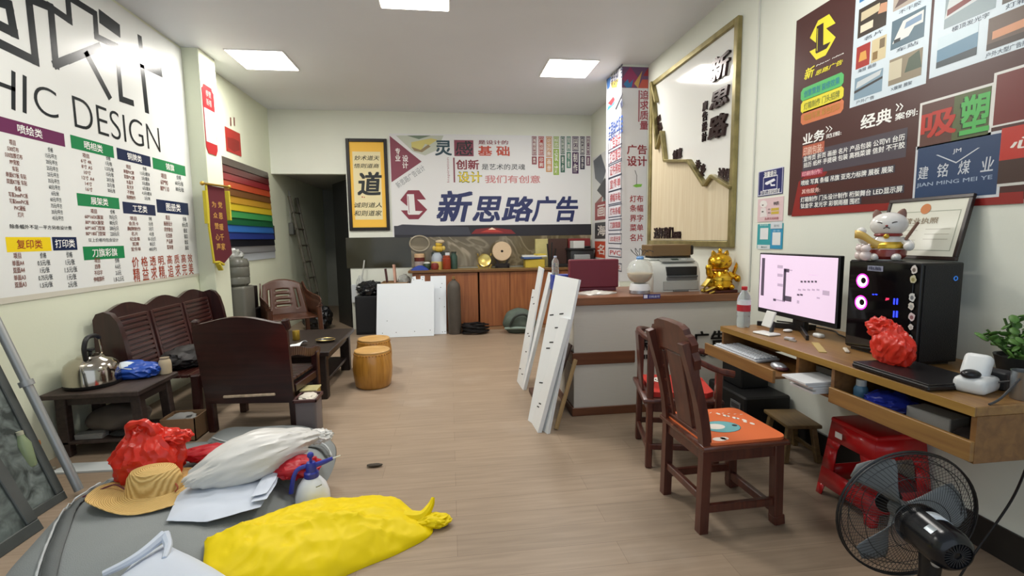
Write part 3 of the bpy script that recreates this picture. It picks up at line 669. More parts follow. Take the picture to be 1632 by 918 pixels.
btext('业务', (78, 607), (170, 537), W, 2, .04); btext('范围:', (175, 580), (240, 545), W, 2, .025); P.stroke([(176, 530), (186, 540), (176, 552)], .005, W, 2); P.stroke([(190, 528), (200, 538), (190, 550)], .005, W, 2)
P.rect((78, 612), (166, 640), '#b5604a', 1); P.text('印刷包装:', (82, 618), (160, 636), '#e8c9b8', 2, .02)
P.rect((80, 638), (508, 656), '#4d4650', .9); P.text('宣传页 折页 画册 名片 产品包装 公司VI 台历', (80, 632), (505, 608), W, 2, .03) if False else None
def line(t, x0, y0, x1, y1, h, c=W, bg=None):
    (ua, va), (ub, vb) = P.uv(x0, y0), P.uv(x1, y1); v = (va+vb)/2
    if bg: P.quad([(ua-.01, v-h*.62), (ub+.01, v-h*.62), (ub+.01, v+h*.62), (ua-.01, v+h*.62)], bg, 1.2)
    P.textuv(t, ua, v-h/2, ub, v+h/2, c, 2, .025)
line('宣传页 折页 画册 名片 产品包装 公司VI 台历', 82, 660, 504, 580, .034, W, '#4f4c56')
line('挂历 纸杯 手提袋 包装 高档菜谱 信封 不干胶', 82, 688, 504, 608, .034, W, '#4f4c56')
line('印刷制作:', 76, 728, 156, 716, .03, '#f0b8c0', '#a33a55')
line('喷绘 写真 条幅 吊旗 亚克力标牌 展板 展架', 72, 764, 456, 708, .034, W, '#43414b')
line('其他服务:', 74, 802, 150, 792, .03, '#f0c8c0')
line('灯箱制作 门头设计制作 桁架舞台 LED显示屏', 70, 832, 494, 794, .034, W, '#43414b')
line('钛金字 发光字 彩钢雨棚 围栏', 70, 858, 316, 842, .034, W, '#43414b')
def card(a, b, border, base, L=1.4):
    (u0, v1), (u1, v0) = P.uv(*a), P.uv(*b); w = .012
    P.quad([(u0-w, v0-w), (u1+w, v0-w), (u1+w, v1+w), (u0-w, v1+w)], border, L); P.quad([(u0, v0), (u1, v0), (u1, v1), (u0, v1)], base, L+.4); return u0, v0, u1, v1
u0, v0, u1, v1 = card((578, 440), (852, 560), '#d8d8d4', '#5a3a34', 1.4)
w_ = u1-u0; h_ = v1-v0
P.quad([(u0+w_*.5, v0), (u1, v0), (u1, v1), (u0+w_*.5, v1)], '#54603c', 2.2)
P.textuv('吸', u0+.02*w_, v0+.04, u0+.55*w_, v1-.05, '#b5352b', 3, .05); P.textuv('塑', u0+.62*w_, v0+.1*h_, u0+1.0*w_, v1-.1*h_, '#4fae58', 3.4, .05); P.textuv('塑', u0+.6*w_, v0+.08*h_, u0+.98*w_, v1-.12*h_, '#20301d', 3.0, .05)
u0, v0, u1, v1 = card((560, 622), (886, 812), '#c9cdd2', '#2d4366', 1.4); w_ = u1-u0
h_ = v1-v0
for k, ch in enumerate('建铭煤业'): P.textuv(ch, u0+(.03+.26*k)*w_, v0+.40*h_, u0+(.17+.26*k)*w_, v0+.64*h_, '#c6cdd6', 3, .015, .1)
P.textuv('JIAN MING MEI YE', u0+.02*w_, v0+.24*h_, u1-.02, v0+.33*h_, '#9fb0c6', 3, .02); P.textuv('JM', u0+.47*w_, v0+.78*h_, u0+.57*w_, v0+.87*h_, '#c6cdd6', 3, .02)
c_ = (u0+.52*w_, v0+.82*h_)
for s in (1,): P.quad([(c_[0]-.1, c_[1]), (c_[0], c_[1]-.055), (c_[0], c_[1]-.049), (c_[0]-.09, c_[1])], '#c6cdd6', 3); P.quad([(c_[0]+.1, c_[1]), (c_[0], c_[1]-.055), (c_[0], c_[1]-.049), (c_[0]+.09, c_[1])], '#c6cdd6', 3)
u0, v0 = V(858, 548); _, v1 = V(862, 300)
v0 += .0; P.quad([(u0, v0+.012), (2.6, v0+.012), (2.6, v1-.012), (u0, v1-.012)], '#d8d8d4', 1.3); P.quad([(u0+.012, v0+.02), (2.6, v0+.02), (2.6, v1-.024), (u0+.012, v1-.024)], '#6e2c2b', 1.8)
ua, va = V(890, 770); P.quad([(ua, va), (2.6, va), (2.6, v0), (ua, v0)], '#b7362e', 1.5); P.quad([(ua, va), (2.6, va), (2.6, va+.1), (ua, va+.1)], '#43302c', 2.2); P.textuv('心梦想', ua+.04, va+.14, ua+.36, v0-.05, '#e4ddd6', 2.4, .04, .1); P.quad([(ua, va-.012), (2.6, va-.012), (2.6, va), (ua, va)], '#c9c9c4', 2)
poster(P, 'services_poster', 'large brown advertising poster with sample photos on right wall above the desk', 'poster')
# ================================================================ FURNITURE
DW = wood('#230d0c', '#351714', .3, 'Z', 2.5, coat=.2)         # dark red sofa wood
DWX = wood('#230d0c', '#351714', .3, 'X', 2.5, coat=.2)
DWY = wood('#2e130f', '#45201a', .3, 'Y', 2.5, coat=.2)
BK = wood('#1d1512', '#2d221d', .4, 'Y', 2.5)                  # nearly black table wood
CH = wood('#42201a', '#5c2f22', .32, 'Z', 2.5, coat=.15)       # reddish chair wood
def plane_M(org, u, v):
    u, v = Vector(u).normalized(), Vector(v).normalized(); n = u.cross(v)
    M = Matrix((u, v, n)).transposed().to_4x4(); M.translation = Vector(org); return M
# ---- back cabinet: two units and one worktop
CF, CBK = 7.53, YB-.02
ORG = wood('#7f4a2b', '#9c6239', .38, 'Z', 2.0)
def cab_unit(name_label, x0, x1, doors):
    t = thing('cabinet', name_label, 'cabinet', ((x0+x1)/2, (CF+CBK)/2, 0))
    MB().span((x0, CF+.02, 0.0), (x1, CBK, .925), bev=.002).build('body', ORG, t, world=True)
    MB().span((x0+.002, CF+.008, 0.0), (x1-.002, CF+.019, .055)).build('plinth', mat('#8f6a4a', .5), t, world=True)
    w = (x1-x0)/doors
    for k in range(doors): MB().span((x0+k*w+.003, CF, .06), (x0+(k+1)*w-.003, CF+.018, .922), bev=.002).build('door', ORG, t, world=True)
cab_unit('orange-brown wooden cabinet left of the dark gap, behind the white boards', -.58, .43, 2)
cab_unit('orange-brown wooden cabinet right of the dark gap, behind the leaning panels', .455, 2.38, 4)
WT = thing('worktop', 'long olive-brown worktop across both back cabinets', 'worktop', (.88, 7.75, .93))
MB().span((-.64, CF-.03, .93), (2.39, YB-.018, .97), bev=.004).build('slab', wood('#7b6238', '#94794a', .35, 'X', 2.0), WT, world=True)
MB().span((-.64, CF-.038, .932), (2.39, CF-.031, .968), bev=.002).build('edge_band', mat('#6b4a28', .4), WT, world=True)

# ---- counter
CT = thing('service_counter', 'white service counter with brown wooden top and bands, carrying the printer', 'counter', (1.68, 4.0, 0))
CY0 = 3.69
pan = bpy.data.materials.new('striped_panel'); pan.use_nodes = True
_nt = pan.node_tree; _b = _nt.nodes['Principled BSDF']; _tc = _nt.nodes.new('ShaderNodeTexCoord'); _w = _nt.nodes.new('ShaderNodeTexWave'); _w.bands_direction = 'Z'; _w.inputs['Scale'].default_value = 25
_r = _nt.nodes.new('ShaderNodeValToRGB'); _r.color_ramp.elements[0].color = lin('#c2bdb2'); _r.color_ramp.elements[1].color = lin('#c8c3b8')
_nt.links.new(_tc.outputs['Object'], _w.inputs[0]); _nt.links.new(_w.outputs[0], _r.inputs[0]); _nt.links.new(_r.outputs[0], _b.inputs['Base Color']); _b.inputs['Roughness'].default_value = .5
CW = wood('#5a3522', '#6f442c', .35, 'X', 2.0)
MB().span((.97, CY0, .0), (2.395, 4.35, .91)).build('body', pan, CT, world=True)
MB().span((.94, CY0-.03, .91), (2.395, 4.42, .972), bev=.004).build('top', wood('#6d4328', '#865636', .3, 'X', 2.0), CT, world=True)
MB().span((.955, CY0-.012, .425), (1.48, 4.2, .525), bev=.003).build('middle_band', CW, CT, world=True)
MB().span((.955, CY0-.01, 0), (2.395, 4.36, .07), bev=.003).build('base_band', CW, CT, world=True)
P = Poster((0, CY0-.001, 0), (1, 0, 0), (0, 0, 1), rough=.3)
LB = mat('#15110f', .35)
for k, ch in enumerate('新思路广告'): P.textuv(ch, 1.52+k*.155, .52, 1.65+k*.155, .66, LB, 0, .02, part='raised_character', ext=.012)
P.textuv('XIN SI LU GUANG GAO', 1.50, .45, 2.28, .485, LB, 0, .015, part='raised_pinyin', ext=.01)
P2 = Poster((0, CY0-.031, 0), (1, 0, 0), (0, 0, 1), view=(980, 300, 4.59), rough=.4)
a, b = P2.uv(208, 778), P2.uv(332, 806); P2.sheet(a[0], b[1], b[0], a[1], '#2b2f77', .002); P2.rect((212, 780), (238, 804), '#d8dae6', 1); P2.text('扫码支付', (250, 784), (326, 800), '#c9cbe0', 2, .02)
_POST.append((P, 'front_print', None, CT, None)); 
poster(P2, 'counter_edge_sticker', 'small blue sticker with white square on the counter edge below the printer', 'sticker')

# ---- three-seat wooden sofa along the left wall
SO = thing('wooden_sofa', 'long dark wooden sofa with slatted scalloped backrest along left wall', 'sofa', (-2.33, 4.72, 0))
y0, y1 = 3.92, 5.56
def scallop(n, L, h0, h1, base):
    pts = []
    for i in range(n*10+1):
        t = i/(n*10); k = (t*n) % 1.0
        pts.append((t*L, base+h0+(h1-h0)*math.sin(PI*k)**.8))
    return pts
bm_ = MB(); pl = [(0, .40)]+[(0.0, .84), (.02, .90), (.07, .93)]
for i in range(1, 30):
    t = i/30; k = (t*3) % 1.0; pl.append((.07+t*(1.64-.14), .925+.055*math.sin(PI*k)**1.2))
pl += [(1.57, .93), (1.62, .90), (1.64, .84), (1.64, .40)]
BM = plane_M((-2.50, y0, 0), (0, 1, 0), (-.16, 0, 1)); 
bm_.prism(pl, .035, DW, BM); bm_.build('backrest', DW, SO, world=True)
for k in range(3):
    mb = MB(); a = .06+k*.52
    mb.box((a+.02, .64, .037), (.03, .46, .02), None, BM, .004); mb.box((a+.475, .64, .037), (.03, .46, .02), None, BM, .004)
    for j in range(11): mb.box((a+.247, .44+j*.042, .04), (.43, .03, .016), None, BM, .005)
    mb.build('slat_panel', DWY, SO, world=True)
mb = MB()
for j in range(8): mb.span((-2.47+j*.062, y0+.02, .40), (-2.415+j*.062, y1-.02, .425), bev=.004)
mb.build('seat', DWY, SO, world=True)
MB().span((-2.0, y0+.03, .30), (-1.97, y1-.03, .40), bev=.004).build('apron', DWY, SO, world=True)
for yy in (y0-.01, y1-.04):
    wing = [(-2.66, .40), (-2.655, .88), (-2.63, .925), (-2.58, .94), (-2.53, .92), (-2.49, .86), (-2.46, .74), (-2.435, .56), (-2.43, .40)]
    MB().prism(wing, .05, None, Matrix(((1, 0, 0, 0), (0, 0, 1, yy), (0, 1, 0, 0), (0, 0, 0, 1)))).build('end_wing', DW, SO, world=True)
for yy in (y0, y1-.05):
    MB().span((-2.02, yy, 0), (-1.96, yy+.05, .42), bev=.006).build('leg', DW, SO, world=True)
    MB().span((-2.56, yy, 0), (-2.50, yy+.05, .46), bev=.006).build('leg', DW, SO, world=True)
# ---- wooden armchair with its back to the camera
AC = thing('wooden_armchair', 'dark wooden armchair seen from behind, in front of the coffee table', 'armchair', (-1.50, 3.95, 0), math.radians(-7))
mb = MB(); pl = [(-.34, .13)]+[(-.345, .80), (-.325, .86)]
for i in range(13):
    t = i/12; pl.append((-.31+.62*t, .865+.055*math.sin(PI*t)**1.3))
pl += [(.325, .86), (.345, .80), (.34, .13)]
pl[0] = (-.33, .24); pl[-1] = (.33, .24)
BM = plane_M((0, -.14, 0), (1, 0, 0), (0, -.14, 1))
mb.prism(pl, .03, DWX, BM); mb.build('backrest', DWX, AC)
for s in (-1, 1):
    MB().bar((s*.335, -.245, .80), (s*.325, -.255, .885), .05, .05, bev=.012).build('scroll_ear', DW, AC)
    MB().bar((s*.315, -.16, 0), (s*.315, -.175, .27), .055, .055, bev=.006).build('leg', DW, AC)
    MB().span((s*.315-.027, .24, 0), (s*.315+.027, .295, .52), bev=.006).build('leg', DW, AC)
    ap = spline([(0, -.22, .63), (0, -.05, .60), (0, .14, .54), (0, .28, .53), (0, .35, .50)], 5); mb = MB()
    for p, q in zip(ap[:-1], ap[1:]): mb.bar((s*.315, p.y, p.z), (s*.315, q.y, q.z), .07, .03, up=(1, 0, 0), bev=.004)
    mb.build('armrest', DW, AC)
    MB().bar((s*.315, -.15, .33), (s*.315, .25, .33), .03, .06, bev=.004).build('side_rail', DW, AC)
mb = MB()
for j in range(6): mb.span((-.31, -.15+j*.072, .385), (.31, -.085+j*.072, .41), bev=.004)
mb.build('seat', DWX, AC)
MB().span((-.3, .25, .27), (.3, .28, .385), bev=.004).build('apron', DWX, AC)
MB().bar((-.19, -.214, .29), (.2, -.214, .305), .02, .02, up=(0, 0, 1), bev=.004).build('bare_wood_strip', mat('#b9a58c', .5, var=.3, scale=25), AC, label='pale bare strip low on the backrest')
# ---- low dark coffee table
TB = thing('coffee_table', 'low nearly black wooden coffee table with lower shelf beside the drum stools', 'table', (-1.50, 5.0, 0))
MB().span((-1.86, 4.42, .41), (-1.10, 5.58, .455), bev=.008).build('tabletop', BK, TB, world=True)
MB().span((-1.80, 4.50, .34), (-1.16, 5.50, .41)).build('apron', BK, TB, world=True)
MB().span((-1.80, 4.50, .12), (-1.17, 5.50, .15), bev=.004).build('shelf', BK, TB, world=True)
for x in (-1.83, -1.24):
    for y in (4.46, 5.45): MB().span((x, y, 0), (x+.10, y+.09, .41), bev=.008).build('leg', BK, TB, world=True)
# ---- drum stools
DR = wood('#9c6a24', '#b98436', .3, 'Z', 2.0, coat=.3)
def drum():
    t = thing('drum_stool', 'honey-coloured wooden drum stool in front, nearer to the camera', 'stool', (-.79, 4.83, 0), group=None)
    MB().lathe([(.155, 0), (.172, .02), (.186, .10), (.192, .18), (.188, .26), (.176, .33), (.172, .345), (.166, .352)], seg=40).build('barrel', DR, t)
    MB().lathe([(.170, .343), (.172, .350), (.172, .362), (.166, .368), (.13, .369), (.127, .366), (.001, .366)], seg=40).build('seat_top', wood('#b2874a', '#c29a5c', .4, 'X', 2.0), t)
    mb = MB()
    for k in range(36):
        a = 2*PI*k/36; mb.ball((.1755*math.cos(a), .1755*math.sin(a), .334), .0065, seg=6, rings=4)
    s = mb.build('stud_ring', mat('#8a5a20', .35), t)
    return t
d1 = drum(); copy_thing(d1, (-.86, 5.40, 0), .3, 'honey-coloured wooden drum stool behind, half hidden by the front one')
# ---- brown plastic armchair behind the table
PC = thing('plastic_armchair', 'brown moulded plastic armchair with slotted back behind the coffee table', 'armchair', (-2.08, 6.5, 0), math.radians(30))
PM = mat('#4a2b1c', .3)
def shell(u, v):
    x = (u-.5)*.5; return Vector((x*(1-.18*v)*(1.0), .2+.14*v+.04*(1-(2*u-1)**2)*1.0, .42+.43*v-.03*(2*u-1)**2*v*2.0))
HL = [(.22, .80), (.38, .80), (.62, .80)]
mb = MB(); nu, nv = 22, 22; vs = [shell(i/(nu-1), j/(nv-1)) for j in range(nv) for i in range(nu)]; fs = []
for j in range(nv-1):
    for i in range(nu-1):
        u_, v_ = (i+.5)/(nu-1), (j+.5)/(nv-1)
        hole = (.33 < u_ < .67 and any(abs(v_-c) < .025 for c in (.25, .4, .55, .7))) or ((abs(u_-.17) < .025 or abs(u_-.83) < .025) and .2 < v_ < .75)
        if not hole: fs.append([j*nu+i, j*nu+i+1, (j+1)*nu+i+1, (j+1)*nu+i])
mb.add(vs, fs); mb.build('backrest', PM, PC, solid=.012)
MB().grid(lambda u, v: Vector(((u-.5)*.5, -.24+.46*v, .43-.03*math.sin(PI*v)*(1-(2*u-1)**2))), 12, 12).build('seat', PM, PC, solid=.014)
for s in (-1, 1):
    ar = spline([(s*.225, .34, .80), (s*.245, .25, .70), (s*.27, .12, .655), (s*.28, -.1, .64), (s*.275, -.24, .615), (s*.26, -.27, .55)], 6)
    mb = MB()
    for p, q in zip(ar[:-1], ar[1:]): mb.bar(p, q, .015, .06, up=(0, 0, 1), bev=.004)
    mb.build('armrest', PM, PC)
    def sidep(u, v, s=s): 
        p = ar[int(u*(len(ar)-1))]; return Vector((p.x, p.y, p.z*(1-v)+.42*v))
    MB().grid(sidep, 20, 4).build('side_skirt', PM, PC, solid=.01)
    MB().bar((s*.27, -.27, 0), (s*.25, -.25, .56), .05, .04, bev=.008).build('leg', PM, PC)
    MB().bar((s*.27, .31, 0), (s*.235, .25, .45), .05, .04, bev=.008).build('leg', PM, PC)
PC.scale = (1.15, 1.15, 1.1)
# ---- low bench with shelf at the left wall
BE = thing('side_bench', 'low worn dark wooden bench with lower shelf holding the kettle', 'bench', (-2.40, 3.73, 0))
BW = wood('#2a1f19', '#40312a', .6, 'Y', 2.5)
MB().span((-2.69, 3.42, .43), (-2.09, 3.905, .465), bev=.006).build('top', BW, BE, world=True)
for x, y in ((-2.66, 3.5), (-2.20, 3.5), (-2.66, 3.82), (-2.20, 3.82)): MB().bar((x+.03+(-.0 if x < -2.5 else .03), y+.03, 0), (x+.03, y+.03, .43), .065, .06, bev=.005).build('leg', BW, BE, world=True)
MB().span((-2.64, 3.50, .09), (-2.15, 3.87, .11), bev=.003).build('shelf', BW, BE, world=True)
MB().span((-2.62, 3.52, .36), (-2.17, 3.54, .43)).build('rail', BW, BE, world=True)
MB().span((-2.16, 3.55, .36), (-2.14, 3.82, .43)).build('rail', BW, BE, world=True)

# ---- desk fixed to the right wall
DK_ = thing('wall_desk', 'long wooden computer desk fixed to right wall with open shelves and keyboard tray', 'desk', (2.09, 2.16, .60))
DKX = wood('#7a5630', '#94703f', .38, 'Y', 2.0)
DE = wood('#6a4726', '#835d33', .4, 'Y', 2.0)
X0, X1, Y0, Y1, ZT = 1.78, 2.395, 1.38, 2.95, .85
MB().span((X0, Y0, ZT-.035), (X1, Y1, ZT), bev=.003).build('desktop', DKX, DK_, world=True)
MB().span((X0-.004, Y0, ZT-.034), (X0-.0005, Y1, ZT-.001)).build('front_edge', wood('#8c6a32', '#a5813f', .35, 'Y', 2.0), DK_, world=True)
for y in (Y0, 2.0, 2.235, Y1-.02): MB().span((X0+.01, y, .645 if y < 2.2 else .66), (X1, y+.02, ZT-.035), bev=.001).build('side_panel', DE, DK_, world=True)
MB().span((X0+.02, Y0+.02, .645), (X1, 2.02, .66)).build('shelf', DE, DK_, world=True)
MB().span((X0+.02, 2.02, .66), (X1, 2.235, .675)).build('shelf', DE, DK_, world=True)
MB().span((X1-.012, Y0+.02, .66), (X1, Y1, ZT-.035)).build('back_panel', DE, DK_, world=True)
dr = MB().span((X0-.005, Y0+.002, .652), (X0+.013, 2.015, .725), bev=.002).build('drawer_front', DKX, DK_, world=True)
tr = MB().span((1.68, 2.27, .69), (2.05, 2.93, .703), bev=.001); tr.build('keyboard_tray', DE, DK_, world=True)
MB().span((1.663, 2.26, .672), (1.68, 2.94, .742), bev=.002).build('tray_front', DKX, DK_, world=True)

# ---- two wooden chairs at the desk
def dining_chair():
    t = thing('wooden_chair', 'carved high-backed reddish wooden chair with orange cartoon seat pad, nearest the camera', 'chair', (1.385, 2.28, 0), math.radians(2))
    for s in (-1, 1):
        ch = spline([(-.20, s*.185, .0), (-.195, s*.185, .25), (-.195, s*.185, .45), (-.225, s*.18, .65), (-.31, s*.175, .95)], 4)
        MB().tube(ch, .032, seg=4, ph=PI/4).build('leg', CH, t)
        mb = MB().bar((.205, s*.185, .04), (.195, s*.185, .43), .05, .05, up=(0, 1, 0), bev=.005).bar((.215, s*.185, 0), (.208, s*.185, .055), .062, .056, up=(0, 1, 0), bev=.008); mb.build('leg', CH, t)
        MB().bar((-.19, s*.185, .12), (.195, s*.185, .12), .028, .04, bev=.004).build('stretcher', CH, t)
        MB().span((-.185, s*.185-.014, .36), (.19, s*.185+.014, .425), bev=.003).build('apron', CH, t)
    MB().bar((-.195, -.18, .17), (-.195, .18, .17), .028, .04, bev=.004).build('stretcher', CH, t)
    MB().bar((.2, -.18, .075), (.2, .18, .075), .03, .045, bev=.004).build('stretcher', CH, t)
    for x in (-.19, .195): MB().span((x-.014, -.18, .36), (x+.014, .18, .425), bev=.003).build('apron', CH, t)
    MB().box((.005, 0, .437), (.46, .455, .026), bev=.008, seg=2).build('seat', wood('#4a261c', '#653627', .25, 'X', 2.0, coat=.3), t)
    BMt = plane_M((-.200, 0, .455), (0, 1, 0), (-.20, 0, 1.06))
    pl = [(-.20, .37), (-.215, .42), (-.20, .455), (-.212, .495), (-.185, .53), (-.16, .535), (-.15, .56), (-.11, .575)]
    pl = pl+[(0, .58)]+[(-x, y) for x, y in pl[::-1]]
    pl += [(.15, .39), (.13, .42), (0, .425), (-.13, .42), (-.15, .39)]
    MB().prism(pl, .034, None, BMt).build('crest_rail', CH, t)
    mb = MB(); mb.box((0, .20, .014), (.15, .42, .014), None, BMt, .003)
    for y in (.02, .20, .395): mb.box((0, y, .024), (.155, .018, .012), None, BMt, .003)
    for x in (-.07, .07): mb.box((x, .2, .024), (.016, .40, .012), None, BMt, .003)
    mb.build('splat', CH, t)
    for s in (-1, 1):
        mb = MB(); mb.box((s*.123, .19, .014), (.016, .40, .016), None, BMt, .003)
        for y in (.06, .13, .22, .3): mb.box((s*.145, y, .014), (.05, .014, .014), None, BMt, .003)
        mb.build('side_slat', CH, t)
    MB().box((0, .015, .014), (.36, .03, .026), None, BMt, .003).build('lower_rail', CH, t)
    return t
dining_chair()
pd = thing('seat_pad', 'square orange cartoon seat pad on the nearest wooden chair', 'cushion', (1.40, 2.275, .4505), math.radians(2))
pl = []
for cx_, cy_, a0 in ((.17, .165, 0), (-.17, .165, 90), (-.17, -.165, 180), (.17, -.165, 270)):
    for k in range(5): a = math.radians(a0+k*22.5); pl.append((cx_+.045*math.cos(a), cy_+.045*math.sin(a)))
mb = MB(); mb.prism(pl, .014, mat('#e0703c', .7, bump=.1, bscale=150))
def disc(mb, cx_, cy_, rx_, ry_, z, m, n=20): mb.poly([(cx_+rx_*math.cos(2*PI*k/n), cy_+ry_*math.sin(2*PI*k/n), z) for k in range(n)], m)
TEAL = mat('#6fb0b4', .7); CRM = mat('#efe6da', .7); INK = mat('#2a2f38', .7)
disc(mb, -.03, -.035, .10, .075, .0146, INK); disc(mb, -.03, -.035, .097, .072, .015, TEAL); disc(mb, -.06, -.03, .05, .035, .0154, CRM); disc(mb, .045, -.035, .014, .012, .0156, INK); disc(mb, -.13, -.175, .035, .022, .015, CRM); disc(mb, -.1, -.17, .02, .018, .015, CRM)
for k, (x, y) in enumerate(((.08, .10), (.11, .06), (.14, .02), (.15, -.03))): disc(mb, x, y, .011, .016, .015, CRM, 8); disc(mb, x-.02, y+.03, .01, .012, .015, CRM, 7)
for k in range(6): mb.bar((.02+.03*k, .15-.01*k, .0148), (.035+.03*k, .16-.012*k, .0148), .004, .001, CRM)
mb.build('pad', None, pd)
def armchair2():
    t = thing('round_armchair', 'reddish wooden horseshoe armchair with red pad behind the nearest chair', 'chair', (1.455, 2.93, 0), math.radians(-14))
    rail = spline([(.28, -.275, .625), (.18, -.27, .65), (.05, -.265, .71), (-.10, -.25, .78), (-.2, -.17, .815), (-.235, 0, .83), (-.2, .17, .815), (-.10, .25, .78), (.05, .265, .71), (.18, .27, .65), (.28, .275, .625)], 5)
    MB().tube(rail, [.018 if 3 < i < len(rail)-4 else .022 for i in range(len(rail))], seg=10).build('horseshoe_rail', CH, t)
    for s in (-1, 1):
        MB().bar((-.2, s*.22, 0), (-.19, s*.2, .80), .04, .04, bev=.006).build('leg', CH, t)
        MB().bar((.2, s*.23, 0), (.2, s*.26, .645), .04, .04, bev=.006).build('leg', CH, t)
        MB().bar((-.2, s*.225, .14), (.2, s*.225, .14), .026, .036, bev=.004).build('stretcher', CH, t)
        MB().tube(spline([(-.02, s*.235, .45), (.0, s*.255, .58), (-.03, s*.262, .745)], 5), .011, seg=7).build('side_post', CH, t)
    for x in (-.2, .2): MB().bar((x, -.22, .12), (x, .22, .12), .026, .036, bev=.004).build('stretcher', CH, t)
    MB().box((0, 0, .435), (.48, .50, .028), bev=.008, seg=2).build('seat', CH, t)
    MB().span((-.21, -.22, .36), (.21, .22, .421), bev=.003).build('apron', CH, t)
    MB().bar((-.215, 0, .45), (-.245, 0, .82), .14, .014, up=(1, 0, 0), bev=.003).build('splat', CH, t)
    return t
armchair2()
pd = thing('seat_pad', 'red seat pad with white ringed circle on the horseshoe armchair', 'cushion', (1.465, 2.93, .4495), math.radians(-14))
mb = MB(); mb.prism([(.19, -.16), (.14, -.2), (-.19, -.2), (-.2, .2), (.14, .2), (.2, .14)], .03, mat('#c23227', .75, bump=.1, bscale=120))
for cx_, cy_ in ((.08, -.08), (-.09, .07)): disc(mb, cx_, cy_, .062, .062, .031, INK); disc(mb, cx_, cy_, .056, .056, .0314, CRM); disc(mb, cx_-.005, cy_, .032, .032, .0318, INK); disc(mb, cx_-.01, cy_+.006, .018, .018, .0322, CRM)
mb.build('pad', None, pd)

# ---- small wooden stool under the desk
WS = thing('footstool', 'small low wooden footstool standing under the desk', 'stool', (2.21, 2.80, 0), math.radians(-8))
SW = wood('#5f4a2c', '#77603a', .5, 'Y', 2.0)
MB().box((0, 0, .24), (.22, .30, .026), bev=.008, seg=2).build('seat', SW, WS)
for sx in (-1, 1):
    for sy in (-1, 1): MB().bar((sx*.105, sy*.13, 0), (sx*.075, sy*.105, .228), .034, .034, bev=.004).build('leg', SW, WS)
    MB().bar((sx*.098, -.125, .065), (sx*.098, .125, .065), .018, .026, bev=.003).build('stretcher', SW, WS)
# ---- red plastic stool
RS = thing('plastic_stool', 'bright red plastic stool under the desk front edge', 'stool', (2.205, 2.17, 0))
RM = mat('#c4161c', .28, coat=.2)
MB().box((0, 0, .436), (.29, .29, .028), bev=.012, seg=3).build('seat', RM, RS)
for ang in range(4):
    T = Matrix.Rotation(ang*PI/2, 4, 'Z'); mb = MB()
    # one side: a sloping panel with an arched opening; its two legs meet the neighbours at the corners
    tp, bt = .138, .178
    def S(a, z): k = (z)/.43; r = bt*(1-k)+tp*k; return Vector((a*r, -r, z))
    out = [(-1, 0), (-1, .43), (1, .43), (1, 0), (.80, 0), (.72, .10), (-.72, .10), (-.80, 0)]
    hole_ = [(-.58, .14), (-.52, .30), (-.42, .34), (.42, .34), (.52, .30), (.58, .14)]
    fac = [[(-1, .0), (-.80, 0), (-.74, .06), (-1, .06)], [(.80, 0), (1, 0), (1, .06), (.74, .06)], [(-1, .06), (1, .06), (1, .16), (-1, .16)], [(-1, .16), (-.52, .16), (-.52, .28), (-1, .28)], [(.52, .16), (1, .16), (1, .28), (.52, .28)], [(-1, .28), (-.52, .28), (-.42, .325), (-1, .325)], [(.52, .28), (1, .28), (1, .325), (.42, .325)], [(-1, .325), (1, .325), (1, .43), (-1, .43)]]
    for f in fac: mb.add([S(*q) for q in f], [[0, 1, 2, 3]], None, T)
    mb.build('side', RM, RS, solid=.006)
    mb = MB(); mb.box((0, 0, 0), (.012, .012, .012)); 
mb = MB().box((-.1655, .06, .375), (.002, .045, .032), ry=.0); mb.build('label_sticker', mat('#e6e2dc', .5), RS, label='white sticker')
# ---- electric fan on the floor
FN = thing('electric_fan', 'black floor fan with round wire cage and grey blades, seen from behind', 'fan', (1.68, 1.40, 0))
BLK = mat('#141416', .35); WIRE = mat('#3c3d3e', .35, .7)
hc = Vector((1.625, 1.46, .43)); vd = ray(1455, 812).normalized()
rear = (-vd*.80+_R*.46-_U*.36).normalized()
fx = rear.cross(Vector((0, 0, 1))).normalized(); fy = rear.cross(fx).normalized()*-1
FMx = Matrix((fx, fy, rear)).transposed().to_4x4(); FMx.translation = hc
RAD = .243
mb = MB()
for z, r, w in ((0.0, RAD, .0045), (.012, RAD-.002, .003)): mb.tube([(r*math.cos(2*PI*k/48), r*math.sin(2*PI*k/48), z) for k in range(48)], w, None, FMx, 6, closed=True)
mb.build('cage_rim', BLK, FN, world=True)
def spokes(sgn, n, depth, r0):
    mb = MB()
    for k in range(n):
        a = 2*PI*k/n; pts = []
        for i in range(7):
            t = i/6; r = RAD+(r0-RAD)*t; pts.append((r*math.cos(a+.25*t), r*math.sin(a+.25*t), sgn*depth*math.sin(t*PI/2)))
        mb.tube(pts, .0008, None, FMx, 4, caps=False)
    for r in (.10, .17, .215):
        t = (RAD-r)/(RAD-r0); z = sgn*depth*math.sin(t*PI/2); mb.tube([(r*math.cos(2*PI*k/40), r*math.sin(2*PI*k/40), z) for k in range(40)], .0015, None, FMx, 4, closed=True)
    return mb
spokes(1, 90, .075, .06).build('rear_cage', WIRE, FN, world=True)
spokes(-1, 90, .09, .05).build('front_cage', WIRE, FN, world=True)
MB().lathe([(.001, -.094), (.045, -.092), (.05, -.086), (.05, -.082)], None, FMx, 24).build('badge', BLK, FN, world=True)
